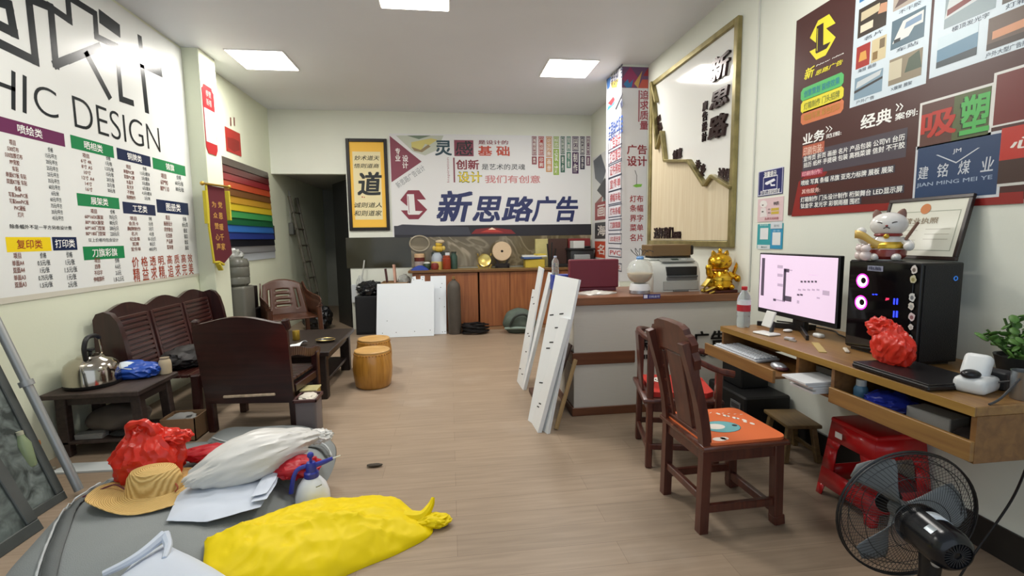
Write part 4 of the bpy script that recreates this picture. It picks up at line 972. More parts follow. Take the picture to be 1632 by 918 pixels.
for b in range(3):
    a0 = math.radians(55+120*b)
    def blade(u, v, a0=a0):
        r = .035+.195*v; half = .18+.42*math.sin(PI*min(1, v*1.0)**.9)*1.0 if v < .97 else .2; half = (.25+.5*v-.25*v*v*v) if v < .9 else (.25+.5*v-.25*v*v*v)*(1-(v-.9)*6)
        a = a0+(u-.5)*2*half*.75; return Vector((r*math.cos(a), r*math.sin(a), -.03+.05*(u-.5)*(1-.3*v)))
    MB().grid(blade, 10, 12, None, FMx).build('blade', mat('#74797b', .4), FN, world=True, solid=.003)
MB().lathe([(.001, -.055), (.03, -.05), (.036, -.03), (.036, 0)], None, FMx, 20).build('hub', mat('#55595b', .4), FN, world=True)
mo = MB().lathe([(.001, .03), (.062, .032), (.074, .05), (.076, .07), (.07, .085), (.07, .18), (.064, .205), (.05, .22), (.044, .222), (.042, .216), (.001, .216)], None, FMx, 32).build('motor_housing', mat('#0f1116', .22), FN, world=True)
mb = MB()
for k in range(24):
    a = 2*PI*k/24; mb.bar((.012*math.cos(a), .012*math.sin(a), .2185), (.041*math.cos(a), .041*math.sin(a), .2185), .0025, .003, None, FMx)
mb.build('vent_grille', mat('#2a2c30', .4), mo, world=False) if False else mb.build('vent_grille', mat('#2a2c30', .4), FN, world=True)
aw = math.atan2(1, 0)
up_l = FMx.to_3x3().inverted() @ (Vector((0, 0, 1))*.8-vd*.5); ua = math.atan2(up_l.y, up_l.x)
def patch(a0, a1, z0, z1, r=.0712):
    return MB().grid(lambda u, v: Vector((r*math.cos(a0+(a1-a0)*u), r*math.sin(a0+(a1-a0)*u), z0+(z1-z0)*v)), 8, 2, None, FMx)
patch(ua+.15, ua+1.05, .092, .135).build('rating_label', mat('#c9d2da', .4), FN, world=True, label='white printed label', solid=.001)
patch(ua-.6, ua-.25, .145, .175).build('metal_clip', mat('#9aa3a8', .3, .6), FN, world=True)
cd = hc-Vector((0, 0, 0))
base_c = Vector((1.70, 1.36, 0))
mc = FMx @ Vector((0, 0, .12))
MB().tube([(mc.x, mc.y, mc.z-.05), (mc.x, mc.y, mc.z-.13), (mc.x, mc.y+.0, .03)], [.035, .03, .04], None, None, 14).build('neck', BLK, FN, world=True)
MB().lathe([(.17, 0), (.175, .012), (.15, .028), (.06, .04), (.001, .045)], None, TM((mc.x, mc.y, 0)), 28).build('base', BLK, FN, world=True)
q = FMx @ Vector((0, 0, .1)); MB().ball((q.x-.03, q.y-.06, q.z-.07), .014).build('tilt_knob', mat('#b9bcbe', .3, .6), FN, world=True)
# ================================================================ SMALLER THINGS
WHT = mat('#dfe2e3', .35); PLW = mat('#d9dad6', .45); GLS = mat('#f2f6f6', .03, trans=1.0, ior=1.3); BLACK = mat('#131315', .4)
def jarlike(name, label, cat, loc, prof, m, parts=(), group=None, seg=24):
    t = thing(name, label, cat, loc, group=group); MB().lathe(prof, seg=seg).build('body', m, t)
    for pn, pp, pm in parts: MB().lathe(pp, seg=seg).build(pn, pm, t)
    return t
# ---- left wall and pillar
P = Poster((-2.54+.006, 5.6, 0), (0, 1, 0), (0, 0, 1), view=(300, 80, 2.2944), rough=.4)
a, b = P.uv(45, 68), P.uv(101, 272)
u0, u1, v1, v0 = a[0], b[0], 3.12, 2.40
sh = [(u0, v0+.06), (u0+.04, v0), (u1-.04, v0), (u1, v0+.06), (u1, v1-.05), (u1-.03, v1-.03), (u1-.04, v1), (u0+.04, v1), (u0+.03, v1-.03), (u0, v1-.05)]
P.mb.prism(sh, .005, P.mt('#a82228'), P.M @ TM((0, 0, -.005)))
P.quad([(u0+.01, v0+.12), (u1-.01, v0+.12), (u1-.01, v1-.25), (u0+.01, v1-.25)], '#d9d9dc', 1); P.textuv('恭贺', u0+.07, v1-.12, u1-.07, v1-.05, '#d9a9a4', 2); P.textuv('新禧', u0+.07, v1-.21, u1-.07, v1-.14, '#d9a9a4', 2)
poster(P, 'red_hanging_plaque', 'red plaque with white centre hung high on the left pillar', 'plaque')
P = Poster((XL+.006, 6.0, 0), (0, 1, 0), (0, 0, 1), view=(300, 80, 2.2944), rough=.55)
a = P.uv(130, 258); P.sheet(a[0]+.02, P.uv(140, 385)[1]+.06, P.uv(190, 282)[0]-.02, a[1]-.06, '#a82f28', .003)
for x in (155, 168): P.stroke([(x, 250), (x+1, 272)], .03, '#7a3a34', 1)
P.shape([(142, 318), (164, 322), (186, 334), (188, 366), (168, 372), (146, 356)], '#86241f', 1)
poster(P, 'red_calendar', 'red paper calendar hung on left wall above the colour board', 'calendar')
CBt = thing('colour_sample_board', 'board of stacked rainbow colour strips on left wall beside the doorway', 'sample board', (XL, 6.95, 1.2))
cs = ['#4a4039', '#5a2022', '#84242a', '#b34a2c', '#6f4a2a', '#b58a30', '#c6ae2e', '#3f8f50', '#1f5a37', '#3165a8', '#27377a', '#17181e', '#7c7d7e']
nz = len(cs); zt, zb = 2.48, 1.30; hz = (zt-zb)/nz
for k, c in enumerate(cs):
    z = zt-k*hz; yl = 6.20-.004*k; yr = 7.80+.008*k
    MB().box((XL+.02, (yl+yr)/2, z-hz/2), (.012, yr-yl, hz*1.06), None, ry=-.12, bev=.002).build('colour_strip', mat(c, .3), CBt, world=True)
MB().span((XL+.004, 6.12, 1.19), (XL+.014, 7.92, 1.30), bev=.002).build('pale_strip', mat('#b9c0c6', .3), CBt, world=True)
MB().span((XL+.001, 6.2, 1.25), (XL+.008, 7.85, 2.47)).build('backing_board', mat('#3b3937', .6), CBt, world=True)
tp = MB().span((XL+.001, 7.93, 1.60), (XL+.012, 7.97, 1.68)).span((XL+.001, 7.93, 1.48), (XL+.012, 7.97, 1.57), mat('#8f7f2e', .5)); 
MB().span((XL+.001, 7.935, 1.47), (XL+.011, 7.965, 1.69)).build('tape_strip', mat('#2c2a26', .5), CBt, world=True)
# pennant
PN = thing('award_pennant', 'maroon award pennant with gold characters and yellow fringe on left pillar', 'pennant', (-2.49, 5.8, 1.35))
P = Poster((-2.49, 5.5, 0), (0, 1, 0), (0, 0, 1), view=(300, 280, 3.99), rough=.7)
body = [P.uv(*p) for p in ((112, 58), (228, 78), (252, 330), (280, 495), (225, 562), (162, 548), (135, 320))]
P.mb.prism(body, .006, P.mt('#5c1a26'), P.M @ TM((0, 0, -.006)))
GD = '#c99a4a'
for ch, x, y in zip('党恩暖千家', (188, 192, 196, 200, 208), (165, 235, 305, 370, 430)): P.text(ch, (x, y), (x+28, y+42), GD, 2, .02)
for ch, x, y in zip('为众赞心声', (148, 158, 166, 172, 178), (162, 232, 300, 370, 430)): P.text(ch, (x, y), (x+28, y+40), GD, 2, .02)
_POST.append((P, 'cloth', None, PN, None))
YEL = mat('#c9b832', .8, bump=.5, bscale=80)
def strip(pts, w, th=.02):
    mb = MB()
    for (p, q) in zip(pts[:-1], pts[1:]):
        a, b = P.uv(*p), P.uv(*q); mb.bar(P.M @ Vector((a[0], a[1], .006)), P.M @ Vector((b[0], b[1], .006)), th, w, up=(1, 0, 0), bev=.003)
    return mb
strip([(108, 60), (122, 200), (128, 330), (160, 548)], .018).build('fringe', YEL, PN, world=True)
strip([(100, 95), (116, 305)], .035, .03).build('tassel', YEL, PN, world=True); strip([(244, 98), (258, 285)], .045, .03).build('tassel', YEL, PN, world=True)
strip([(160, 552), (190, 548), (222, 566)], .03).build('lower_fringe', YEL, PN, world=True); strip([(185, 560), (205, 600)], .05, .02).build('tassel', YEL, PN, world=True)
a, b = P.uv(82, 48), P.uv(254, 72); MB().tube([P.M @ Vector((a[0], a[1], .01)), P.M @ Vector((b[0], b[1], .01))], .012, seg=10).build('rod', mat('#b8933c', .3, .7), PN, world=True)
for q in (a, b): MB().ball(P.M @ Vector((q[0], q[1], .01)), .022).build('rod_knob', mat('#c7a24a', .3, .7), PN, world=True)
# water dispenser
WD_ = thing('water_dispenser', 'dusty grey water dispenser with jug under plastic beside the left pillar', 'water dispenser', (-2.555, 6.13, 0))
GRY = mat('#5d5c54', .45, var=.06, scale=3)
MB().box((0, 0, .46), (.30, .30, .92), bev=.03, seg=3).build('cabinet', GRY, WD_)
MB().lathe([(.05, .90), (.12, .92), (.15, .95), (.152, 1.02), (.147, 1.03), (.152, 1.04), (.152, 1.14), (.147, 1.15), (.152, 1.16), (.152, 1.20), (.13, 1.245), (.06, 1.27), (.001, 1.27)], seg=32).build('water_jug', mat('#6f6f66', .25, trans=.3), WD_)
MB().blob((.0, 0, 1.275), (.085, .085, .08), sub=3, amp=.5, freq=2.2, seed=3, ridge=True).build('plastic_cover', mat('#c9cbc5', .2, trans=.6), WD_)
solo(MB().span((-2.69, 6.42, 0), (-2.46, 6.68, .60), bev=.01).span((-2.68, 6.45, .60), (-2.50, 6.62, .88), bev=.008), 'speaker_stack', 'black box stack between the dispenser and the plastic armchair', 'box', mat('#1b1514', .5))
# corridor things
LAD = thing('ladder', 'old bamboo ladder leaning in the dark corridor', 'ladder', (-2.35, 8.9, 0))
BM_ = mat('#4f4c41', .6, var=.2, scale=12)
for y in (8.55, 8.95): MB().tube([(-2.28, y, 0), (-2.64, y+.02, 2.2)], .028, seg=8).build('rail', BM_, LAD, world=True)
for k in range(7):
    z = .25+k*.28; x = -2.28-.36*z/2.2; MB().tube([(x, 8.5, z), (x, 9.0, z)], .016, seg=8).build('rung', BM_, LAD, world=True)
CO = thing('wall_switch', 'grey conduit with switch box on the corridor wall', 'switch', (XL, 8.75, 1.5)); MB().tube([(XL+.015, 8.75, 1.75), (XL+.015, 8.75, 2.3)], .016).build('conduit', mat('#8f9088', .5), CO, world=True); MB().span((XL+.001, 8.66, 1.56), (XL+.08, 8.84, 1.76), bev=.01).build('switch_box', mat('#5f605c', .4), CO, world=True)
struct(MB().box((DX-.20, 8.48, 1.21), (.045, .72, 2.42), rz=.5, bev=.004), 'door_1', mat('#15161a', .35))
solo(MB().blob((-2.18, 8.15, .20), (.22, .20, .21), sub=4, amp=.22, freq=2.5, seed=5, flat=-.2, ridge=True), 'rubbish_bag', 'black plastic rubbish bag in the corridor opening', 'bag', mat('#101013', .3))
# ---- back wall group
WB = thing('wall_box', 'white junction box with a black cable low on back wall beside the doorway', 'junction box', (-1.52, YB, .55)); MB().span((-1.585, YB-.05, .44), (-1.36, YB-.001, .74), bev=.008).build('cover', mat('#cfd4d8', .4), WB, world=True)
MB().tube(spline([(-1.5, YB-.02, .44), (-1.49, YB-.02, .36), (-1.45, YB-.02, .35), (-1.3, YB-.03, .35)], 4), .008).build('cable', BLACK, WB, world=True)
SB = thing('loudspeaker', 'tall black loudspeaker cabinet standing left of the white boards', 'speaker', (-1.27, 7.6, 0)); MB().span((-1.45, 7.5, 0), (-1.08, 7.86, .595), bev=.008).build('cabinet', mat('#141518', .45), SB, world=True); MB().span((-1.43, 7.492, .03), (-1.10, 7.503, .565), bev=.004).build('front_grille', mat('#191a1d', .8, bump=.5, bscale=300), SB, world=True)
solo(MB().blob((-1.24, 7.66, .69), (.19, .16, .12), sub=4, amp=.3, freq=2.4, seed=8, flat=-.095, ridge=True), 'black_bag', 'crumpled shiny black bag on top of the loudspeaker', 'bag', mat('#1c1d20', .18))
solo(MB().blob((-1.42, 7.86, .70), (.06, .06, .17), sub=4, amp=.3, freq=2.2, seed=9, ridge=True).tube([(-1.43, 7.88, .62), (-1.35, 7.90, 1.13)], .012), 'pipe_in_plastic', 'thin white pipe in clear plastic standing behind the loudspeaker', 'pipe', mat('#d3d6d2', .2, trans=.3))
CB2 = thing('carton', 'cardboard carton of sticks and papers behind the white boards', 'carton', (-.84, 7.62, 0)); 
mb = MB()
for a, b in (((-1.05, 7.45, 0), (-1.04, 7.80, .80)), ((-.66, 7.45, 0), (-.65, 7.80, .80)), ((-1.05, 7.45, 0), (-.65, 7.46, .80)), ((-1.05, 7.79, 0), (-.65, 7.80, .80)), ((-1.05, 7.45, 0), (-.65, 7.80, .012))): mb.span(a, b)
mb.build('box', mat('#9a7a54', .7), CB2, world=True)
def leaning(name, label, cat, p, q, w, d, m): return solo(MB().bar(p, q, w, d, bev=.004), name, label, cat, m)
leaning('dark_stick', 'dark red-brown stick leaning out of the carton behind the white boards', 'stick', (-.90, 7.6, .04), (-1.0, 7.68, 1.0), .035, .02, mat('#43211c', .4))
leaning('paper_folder', 'salmon paper folder standing in the carton behind the boards', 'folder', (-.80, 7.62, .04), (-.87, 7.7, 1.06), .03, .16, mat('#c79a86', .6, var=.15, scale=9))
solo(MB().blob((-.72, 7.66, .80), (.09, .1, .10), sub=3, amp=.35, freq=2.3, seed=12, ridge=True), 'clear_plastic_bag', 'crumpled clear plastic bag at the right in the carton', 'bag', mat('#c9cbc6', .15, trans=.5))
# white boards with screw holes leaning on the cabinet
HOLE = mat('#5a5e62', .6); BRD = mat('#dfe6ec', .35)
def board(name, label, pts, holes, y, lean, th=.012):
    M = plane_M((0, y, 0), (1, 0, 0), (0, lean, 1)); mb = MB(); mb.prism(pts, th, BRD, M @ TM((0, 0, -th)))
    for hx, hz_ in holes: mb.lathe([(.0001, .0008), (.007, .0008)], HOLE, M @ TM((hx, hz_, 0)), 8)
    return solo(mb, name, label, 'board')
board('white_board', 'front white board with notched tabs leaning beside the loudspeaker', [(-1.11, .004), (-.265, .004), (-.245, .82), (-.385, .82), (-.385, .915), (-.445, .915), (-.447, .865), (-.515, .865), (-.52, .915), (-.57, .905), (-.585, .81), (-1.09, .81)], [(-.95, .25), (-1.02, .07), (-.82, .075), (-.55, .08), (-.32, .09), (-.56, .885), (-.41, .895), (-.55, .86), (-.42, .86)], 7.2, .21)
board('white_board', 'rear white board showing right of the notched board beside the grey cylinder', [(-.55, .004), (-.08, .004), (-.065, .90), (-.30, .90), (-.302, .82), (-.55, .82)], [(-.15, .72), (-.13, .78), (-.17, .55), (-.1, .42), (-.1, .04), (-.14, .035)], 7.31, .19)
GC = thing('gas_cylinder', 'tall narrow dusty grey gas cylinder against the back cabinet', 'gas cylinder', (.05, 7.33, 0)); MB().lathe([(.095, 0), (.1, .02), (.1, .70), (.09, .76), (.06, .80), (.03, .82), (.03, .84), (.001, .84)], seg=24).build('body', mat('#4b453e', .6, var=.12, scale=6), GC); MB().lathe([(.012, .83), (.02, .85), (.02, .88), (.001, .89)], seg=12).build('valve', mat('#a58a5a', .3, .7), GC)
cl = []
for k in range(420):
    a = 2*PI*k/22+.02*math.sin(k); r = .16+.04*math.sin(k*.61)+.015*math.sin(k*.17); cl.append((.36+r*math.cos(a), 7.30+r*.8*math.sin(a), .02+.13*k/420+.01*math.sin(k*.9)))
solo(MB().tube(cl, .011, seg=6), 'cable_coil', 'heap of black cable coiled on floor before the back cabinet', 'cable', mat('#131214', .5))
TB_ = thing('tool_bag', 'grey-green tool bag on floor behind the leaning white panels', 'bag', (1.05, 7.25, 0)); MB().blob((0, 0, .17), (.26, .17, .2), sub=4, amp=.12, freq=2.0, seed=4, flat=-.17).build('body', mat('#4f5a52', .7, var=.25, scale=5), TB_); MB().tube(spline([(-.18, -.15, .12), (-.1, -.19, .27), (.05, -.19, .30), (.15, -.17, .18)], 6), .018).build('strap', mat('#2b302d', .6), TB_); MB().tube(spline([(-.24, -.08, .08), (-.05, -.185, .10), (.15, -.16, .08)], 6), .02).build('trim', mat('#7f8f86', .5), TB_)
# ---- things on the back worktop
zw = .97
t = jarlike('medicine_jar', 'dark red jar with tan cap at the left end of the back worktop', 'jar', (-.48, 7.80, zw), [(.075, 0), (.08, .01), (.08, .19), (.07, .2), (.001, .2)], mat('#5a2420', .25), [('cap', [(.078, .19), (.08, .2), (.08, .24), (.07, .25), (.001, .25)], mat('#c9a782', .5)), ('paper_label', [(.0805, .05), (.0805, .13)], mat('#9c8f8a', .6))])
solo(puff([(-.60, 7.53, zw+.002), (-.42, 7.51, zw+.002), (-.32, 7.58, zw+.002), (-.40, 7.66, zw+.002), (-.55, 7.64, zw+.002)], lambda x, y, t: .075*(1-t**2)+.02*rn(x, y, 14, 2)*(1-t), rings=8, n=5), 'blue_cloth', 'crumpled dark blue cloth at the left edge of the back worktop', 'cloth', mat('#233a8a', .7))
t = thing('green_pot', 'small dark green pot with pale lid among the worktop jars', 'pot', (-.36, 7.70, zw)); MB().lathe([(.04, 0), (.06, .03), (.062, .07), (.05, .1)], seg=18).build('body', mat('#30412f', .4), t); MB().lathe([(.055, .1), (.05, .115), (.02, .125), (.001, .126)], seg=18).build('lid', mat('#c9cac2', .4), t)
solo(MB().lathe([(.001, 0), (.05, .005), (.065, .05), (.05, .1), (.015, .11), (.001, .1)], None, TM((-.235, 7.64, zw)), 20), 'red_lidded_pot', 'small round reddish-brown pot among the worktop jars', 'pot', mat('#7a2e26', .3))
t = jarlike('plastic_jug', 'clear plastic jug with yellow liquid on the back worktop', 'jug', (-.20, 7.78, zw), [(.09, 0), (.095, .02), (.095, .12), (.094, .125)], mat('#c9b261', .3), [('clear_top', [(.094, .125), (.09, .19), (.07, .235), (.05, .25), (.05, .265), (.001, .265)], mat('#bcc6d2', .15, trans=.3))])
BX = thing('dark_box', 'dark upright box behind the worktop jars, toy doll sitting on it', 'box', (-.15, 7.9, zw)); MB().span((-.29, 7.87, zw), (.0, 7.975, zw+.27), bev=.006).build('carton', mat('#2d3330', .5), BX, world=True); MB().span((-.07, 7.866, zw+.17), (.0, 7.8695, zw+.26)).build('white_tag', mat('#d6d8da', .5), BX, world=True)
TD = thing('toy_doll', 'yellow toy doll with beige cap above the worktop jars', 'toy', (-.17, 7.92, zw+.27)); MB().blob((0, 0, .05), (.075, .05, .055), sub=3, amp=.12, seed=3, flat=-.05).build('body', mat('#c9a53a', .6), TD); MB().ball((0, 0, .125), (.055, .05, .05)).build('head', mat('#d3b13e', .6), TD); MB().blob((0.02, -.005, .165), (.075, .055, .035), sub=3, amp=.1, seed=6).build('cap', mat('#c4b393', .7), TD)
for s in (-1, 1): MB().ball((s*.075, -.02, .06), (.03, .025, .04)).build('arm', mat('#c9b05a', .6), TD)
jarlike('sauce_jar', 'orange-red jar beside the yellow jug on the back worktop', 'jar', (-.05, 7.71, zw), [(.06, 0), (.065, .01), (.065, .17), (.05, .19), (.001, .19)], mat('#8f3a24', .2), [('lid', [(.052, .19), (.055, .195), (.055, .22), (.001, .222)], mat('#9a4a30', .4))])
jarlike('green_glass_jar', 'green glass jar right of the orange-red jar on back worktop', 'jar', (.065, 7.76, zw), [(.055, 0), (.058, .01), (.058, .2), (.04, .235), (.04, .25), (.001, .25)], mat('#3f5a4f', .1, trans=.3), [('cap', [(.042, .25), (.044, .275), (.001, .277)], mat('#2b332f', .4))])
solo(MB().tube([(-.48+.155*math.cos(2*PI*k/32), 7.975, 1.38+.155*math.sin(2*PI*k/32)*.8) for k in range(32)], .014, seg=8, closed=True), 'pale_hoop', 'pale round hoop against the stone splashback at its left end', 'hoop', mat('#9a917e', .3))
GP = thing('gold_plate', 'gold round plate on small stand on the back worktop', 'plate', (.555, 7.72, zw)); MB().lathe([(.001, -.004), (.10, -.004), (.108, .004), (.1, .012), (.08, .006), (.001, .006)], None, TM((0, 0, .13), rx=math.radians(78)), 32).build('plate', mat('#c9b266', .22, .9), GP); mb = MB()
for s in (-1, 1): mb.bar((s*.08, -.02, 0), (s*.11, 0, .06), .02, .02).bar((s*.08, -.03, .012), (s*.08, .08, .012), .018, .018).bar((s*.1, 0, .2), (s*.11, .01, .24), .015, .015)
mb.bar((-.1, .02, .012), (.1, .02, .012), .018, .018); mb.build('stand', mat('#b59a52', .35, .6), GP)
SD = thing('stone_disc', 'round beige disc with a dark centre on black stand', 'ornament', (.84, 7.73, zw)); MB().lathe([(.001, -.014), (.15, -.014), (.158, 0), (.15, .014), (.02, .014), (.001, .014)], None, TM((0, 0, .27), rx=math.radians(82)), 40).build('disc', mat('#c2ab8c', .6, bump=.4, bscale=60), SD); MB().lathe([(.001, .016), (.02, .016)], None, TM((0, -.0, .27), rx=math.radians(82)), 16).build('centre_hole', mat('#1d1613', .6), SD)
mb = MB()
for s in (-1, 1): mb.bar((s*.13, 0, .22), (s*.06, 0, .06), .03, .03).bar((s*.1, -.05, .016), (s*.1, .06, .016), .03, .05)
mb.bar((-.12, 0, .05), (.12, 0, .05), .05, .05); mb.box((0, 0, .02), (.2, .1, .04)); mb.build('stand', mat('#1c1412', .4), SD)
YB_ = thing('yellow_basket', 'yellow box-shaped basket of papers on the back worktop', 'basket', (1.38, 7.75, zw)); MB().span((1.21, 7.66, zw), (1.53, 7.86, zw+.13), bev=.006).build('basket', mat('#b9a23a', .45), YB_, world=True); MB().box((1.32, 7.74, zw+.155), (.3, .2, .03), rz=.1, bev=.004).build('blue_papers', mat('#3f5a8f', .6), YB_, world=True); MB().box((1.37, 7.75, zw+.185), (.4, .2, .02), rz=-.08, rx=.05, bev=.003).build('white_papers', mat('#cfd0cb', .6), YB_, world=True); MB().box((1.47, 7.77, zw+.205), (.16, .14, .03), rz=.3, bev=.004).build('yellow_folder', mat('#c9b44a', .5), YB_, world=True)
YC = solo(MB().span((1.42, 7.9, zw), (1.66, 7.975, zw+.46), bev=.004), 'pale_yellow_board', 'pale yellow upright board behind the yellow basket', 'board', mat('#b9b078', .5, var=.12, scale=6))
TR_ = thing('pen_stand', 'black stand of upright rods beside the yellow basket', 'stand', (1.66, 7.7, zw)); MB().box((0, 0, .01), (.12, .1, .02), bev=.004).build('base', BLACK, TR_)
for p, q in (((-.05, 0, .02), (-.08, 0, .38)), ((-.02, 0, .02), (0, .02, .4)), ((.02, 0, .02), (.06, 0, .3))): MB().bar(p, q, .022, .016).build('rod', BLACK, TR_)
BR_ = solo(MB().box((1.79, 7.9, zw+.235), (.32, .05, .45), rx=.06, bev=.004), 'brown_sheet', 'dark brown upright panel between the rods and black printer', 'sheet', mat('#45302a', .45))
solo(MB().box((1.83, 7.68, zw+.025), (.28, .2, .05), bev=.008), 'black_tray', 'flat black tray before the dark brown panel', 'tray', mat('#1a191a', .4))
PR = thing('black_printer', 'black printer on the back worktop with white paper stack on top', 'printer', (2.14, 7.76, zw)); MB().span((1.95, 7.62, zw), (2.34, 7.95, zw+.27), bev=.012, seg=2).build('body', mat('#26282a', .4), PR, world=True); MB().box((2.14, 7.77, zw+.285), (.44, .34, .03), bev=.006).build('lid', mat('#202224', .35), PR, world=True); MB().span((2.0, 7.55, zw+.12), (2.26, 7.63, zw+.2), bev=.01).build('output_tray', mat('#8f9496', .35), PR, world=True); MB().span((2.02, 7.60, zw+.03), (2.26, 7.622, zw+.08), bev=.003).build('paper_slot', mat('#6f7376', .35), PR, world=True)
solo(MB().box((2.1, 7.78, zw+.36), (.19, .17, .12), rz=.1, bev=.002), 'paper_stack', 'stack of white paper on the black printer', 'paper', mat('#cdd0cc', .6))
solo(MB().ball((2.25, 7.74, zw+.318), (.08, .045, .018)), 'black_handset', 'small black handset beside paper stack on the black printer', 'handset', BLACK)
solo(MB().span((1.98, 7.9, zw+.302), (2.36, 7.975, zw+.46), bev=.004), 'red_box', 'dark red box standing behind paper on the black printer', 'box', mat('#7a2a2c', .5))
# ---- leaning white panels at the counter
SC_ = mat('#2a2d30', .5)
def slab(name, label, corners, th, marks=0, seed=0, notch=None, m=None):
    c = [Vector(p) for p in corners]; u = (c[1]-c[0]).normalized(); n = u.cross(c[3]-c[0]).normalized(); v = n.cross(u)
    M = Matrix((u, v, n)).transposed().to_4x4(); M.translation = c[0]; I = M.inverted(); q = [I @ p for p in c]
    pl = [(p.x, p.y) for p in q]
    if notch:
        w = pl[1][0]; h = pl[3][1]; pl = [pl[0], pl[1], pl[2], (pl[3][0]*1+notch[0], pl[3][1]), (notch[0]+pl[3][0]*notch[1], h*notch[1]), (pl[3][0]*notch[1], h*notch[1])]
    mb = MB(); mb.prism(pl, th, m or WHT, M @ TM((0, 0, -th)))
    rnd = random.Random(seed); w = abs(q[1].x); h = q[3].y
    for k in range(marks):
        x = w*rnd.uniform(.15, .85)+q[3].x*.5; y = h*rnd.uniform(.1, .85); mb.box((x, y, .001), (.055, .010, .001), SC_, M, rz=.2)
    return solo(mb, name, label, 'board')
slab('white_plank', 'farthest narrow white panel with stepped edge leaning on the counter end', [(.645, 4.72, 0), (.66, 4.47, 0), (.90, 4.47, 1.15), (.86, 4.74, 1.17)], .014, 7, 1, notch=(.09, .8))
slab('white_plank', 'narrow white panel second from the back, leaning on the counter end', [(.655, 4.53, 0), (.665, 4.42, 0), (.955, 4.35, 1.115), (.925, 4.47, 1.125)], .03, 0, 2)
slab('white_plank', 'widest white panel with a slanted top leaning at the counter corner', [(.585, 3.66, 0), (.685, 3.37, 0), (1.01, 3.50, 1.12), (.845, 3.80, 1.15)], .022, 10, 3)
slab('white_plank', 'shorter white panel in front of the widest one at the counter', [atz(846, 672), atz(857, 690), aty(908, 509, 3.40), aty(891, 505, 3.62)], .03, 2, 4)
slab('brown_plank', 'dark brown board leaning behind the white panels against the counter end', [(.70, 4.1, 0), (.72, 3.66, 0), (.935, 3.66, .60), (.92, 4.1, .60)], .014, 0, 5, m=mat('#3c281f', .5))
solo(MB().bar((.765, 3.44, .005), (.955, 3.58, .50), .022, .03, bev=.003), 'wood_batten', 'pale wooden batten leaning on the counter beside the white panels', 'batten', mat('#a88c62', .6))
solo(MB().box((.80, 4.22, .02), (.18, .3, .04), bev=.004), 'brown_offcut', 'brown wooden offcut on floor behind the leaning panels', 'offcut', mat('#4a2f22', .5))
# ---- on the counter
zc = .972
MRN = thing('maroon_case', 'maroon upright case with pale lower edge on the back of the counter', 'case', (1.27, 4.16, zc)); MB().box((1.27, 4.16, zc+.155), (.44, .09, .25), rz=-.06, bev=.008).build('case', mat('#661c2b', .4), MRN, world=True); MB().box((1.27, 4.16, zc+.0155), (.40, .08, .031), rz=-.06, bev=.004).build('base', mat('#5a2432', .4), MRN, world=True)
solo(puff([(1.05, 3.86, zc+.001), (1.22, 3.80, zc+.001), (1.40, 3.90, zc+.001), (1.32, 4.0, zc+.001), (1.12, 4.0, zc+.001)], lambda x, y, t: .02*(1-t)+.012*crease(x, y, 18, 2), rings=8, n=5), 'plastic_film', 'crumpled clear plastic film in front of the maroon case', 'plastic film', mat('#d6d2ca', .2, trans=.2))
BB = thing('blue_box', 'blue box on counter edge behind the white panels', 'box', (1.0, 4.3, zc)); MB().box((0, 0, .07), (.16, .12, .14), bev=.004).build('carton', mat('#2b3f9a', .45), BB)
def bottle(name, label, loc, r, h, liq, cap, band=None, s=1.0):
    t = thing(name, label, 'bottle', loc)
    MB().lathe([(r*.9, 0), (r, .01), (r, h*.24), (r*.95, h*.26), (r, h*.28), (r, h*.36), (r*.95, h*.38), (r, h*.40), (r, h*.68), (r*.85, h*.78), (r*.45, h*.88), (r*.38, h*.92), (r*.38, h*.93)], seg=24).build('bottle', liq, t)
    MB().lathe([(r*.42, h*.92), (r*.44, h*.925), (r*.44, h), (r*.4, h*1.005), (.001, h*1.005)], seg=18).build('cap', cap, t)
    if band:
        for z0, z1, c in band: MB().lathe([(r*1.01, h*z0), (r*1.012, h*(z0+z1)/2), (r*1.01, h*z1)], seg=24).build('label_band', mat(c, .4), t)
    return t
CLR = mat('#dfe6ea', .06, trans=.85, ior=1.2)
bottle('water_bottle', 'small clear water bottle standing on the blue box', (.955, 4.3, zc+.14), .032, .17, CLR, mat('#b9c3dc', .4))
FB = thing('fish_bowl', 'round glass bowl with sand and blue stopper on a white stand', 'bowl', (1.58, 3.85, zc)); 
MB().lathe([(.07, 0), (.085, .01), (.085, .05), (.075, .085), (.07, .085)], seg=28).build('stand', mat('#d9dadb', .3), FB); MB().lathe([(.0865, .003), (.0865, .03)], seg=28).build('stand_band', mat('#a8aab0', .25, .7), FB)
MB().ball((0, 0, .185), .108, seg=32, rings=20).build('glass_globe', mat('#dfe8e4', .04, alpha=.32), FB); MB().lathe([(.001, .082), (.04, .087), (.075, .11), (.098, .145), (.103, .17), (.001, .172)], seg=28).build('sand', mat('#b9a27e', .8, bump=.4, bscale=90), FB); MB().lathe([(.03, .285), (.032, .30), (.025, .312), (.001, .314)], seg=18).build('stopper', mat('#5f8fc4', .3), FB)
mb = MB()
for k in range(5): a = k*1.3; mb.tube(spline([(-.02+.01*k, 0, .31), (-.06+.03*k, .02, .35), (-.07+.04*k, .03, .37+.01*math.sin(a)), (-.05+.045*k, .03, .345)], 4), .003, seg=5)
mb.build('wire_flower', mat('#33343a', .4), FB)
PX = thing('office_printer', 'light grey office printer standing on the counter', 'printer', (1.955, 4.09, zc))
PB = mat('#c4c5be', .4); 
mb = MB(); prof = [(-.20, 0), (-.20, .16), (-.165, .235), (-.12, .262), (.2, .262), (.2, 0)]
mb.prism([(x, z) for x, z in prof], .42, None, Matrix(((0, 0, 1, -.235), (1, 0, 0, 0), (0, 1, 0, 0), (0, 0, 0, 1)))) 
mb.build('body', PB, PX)
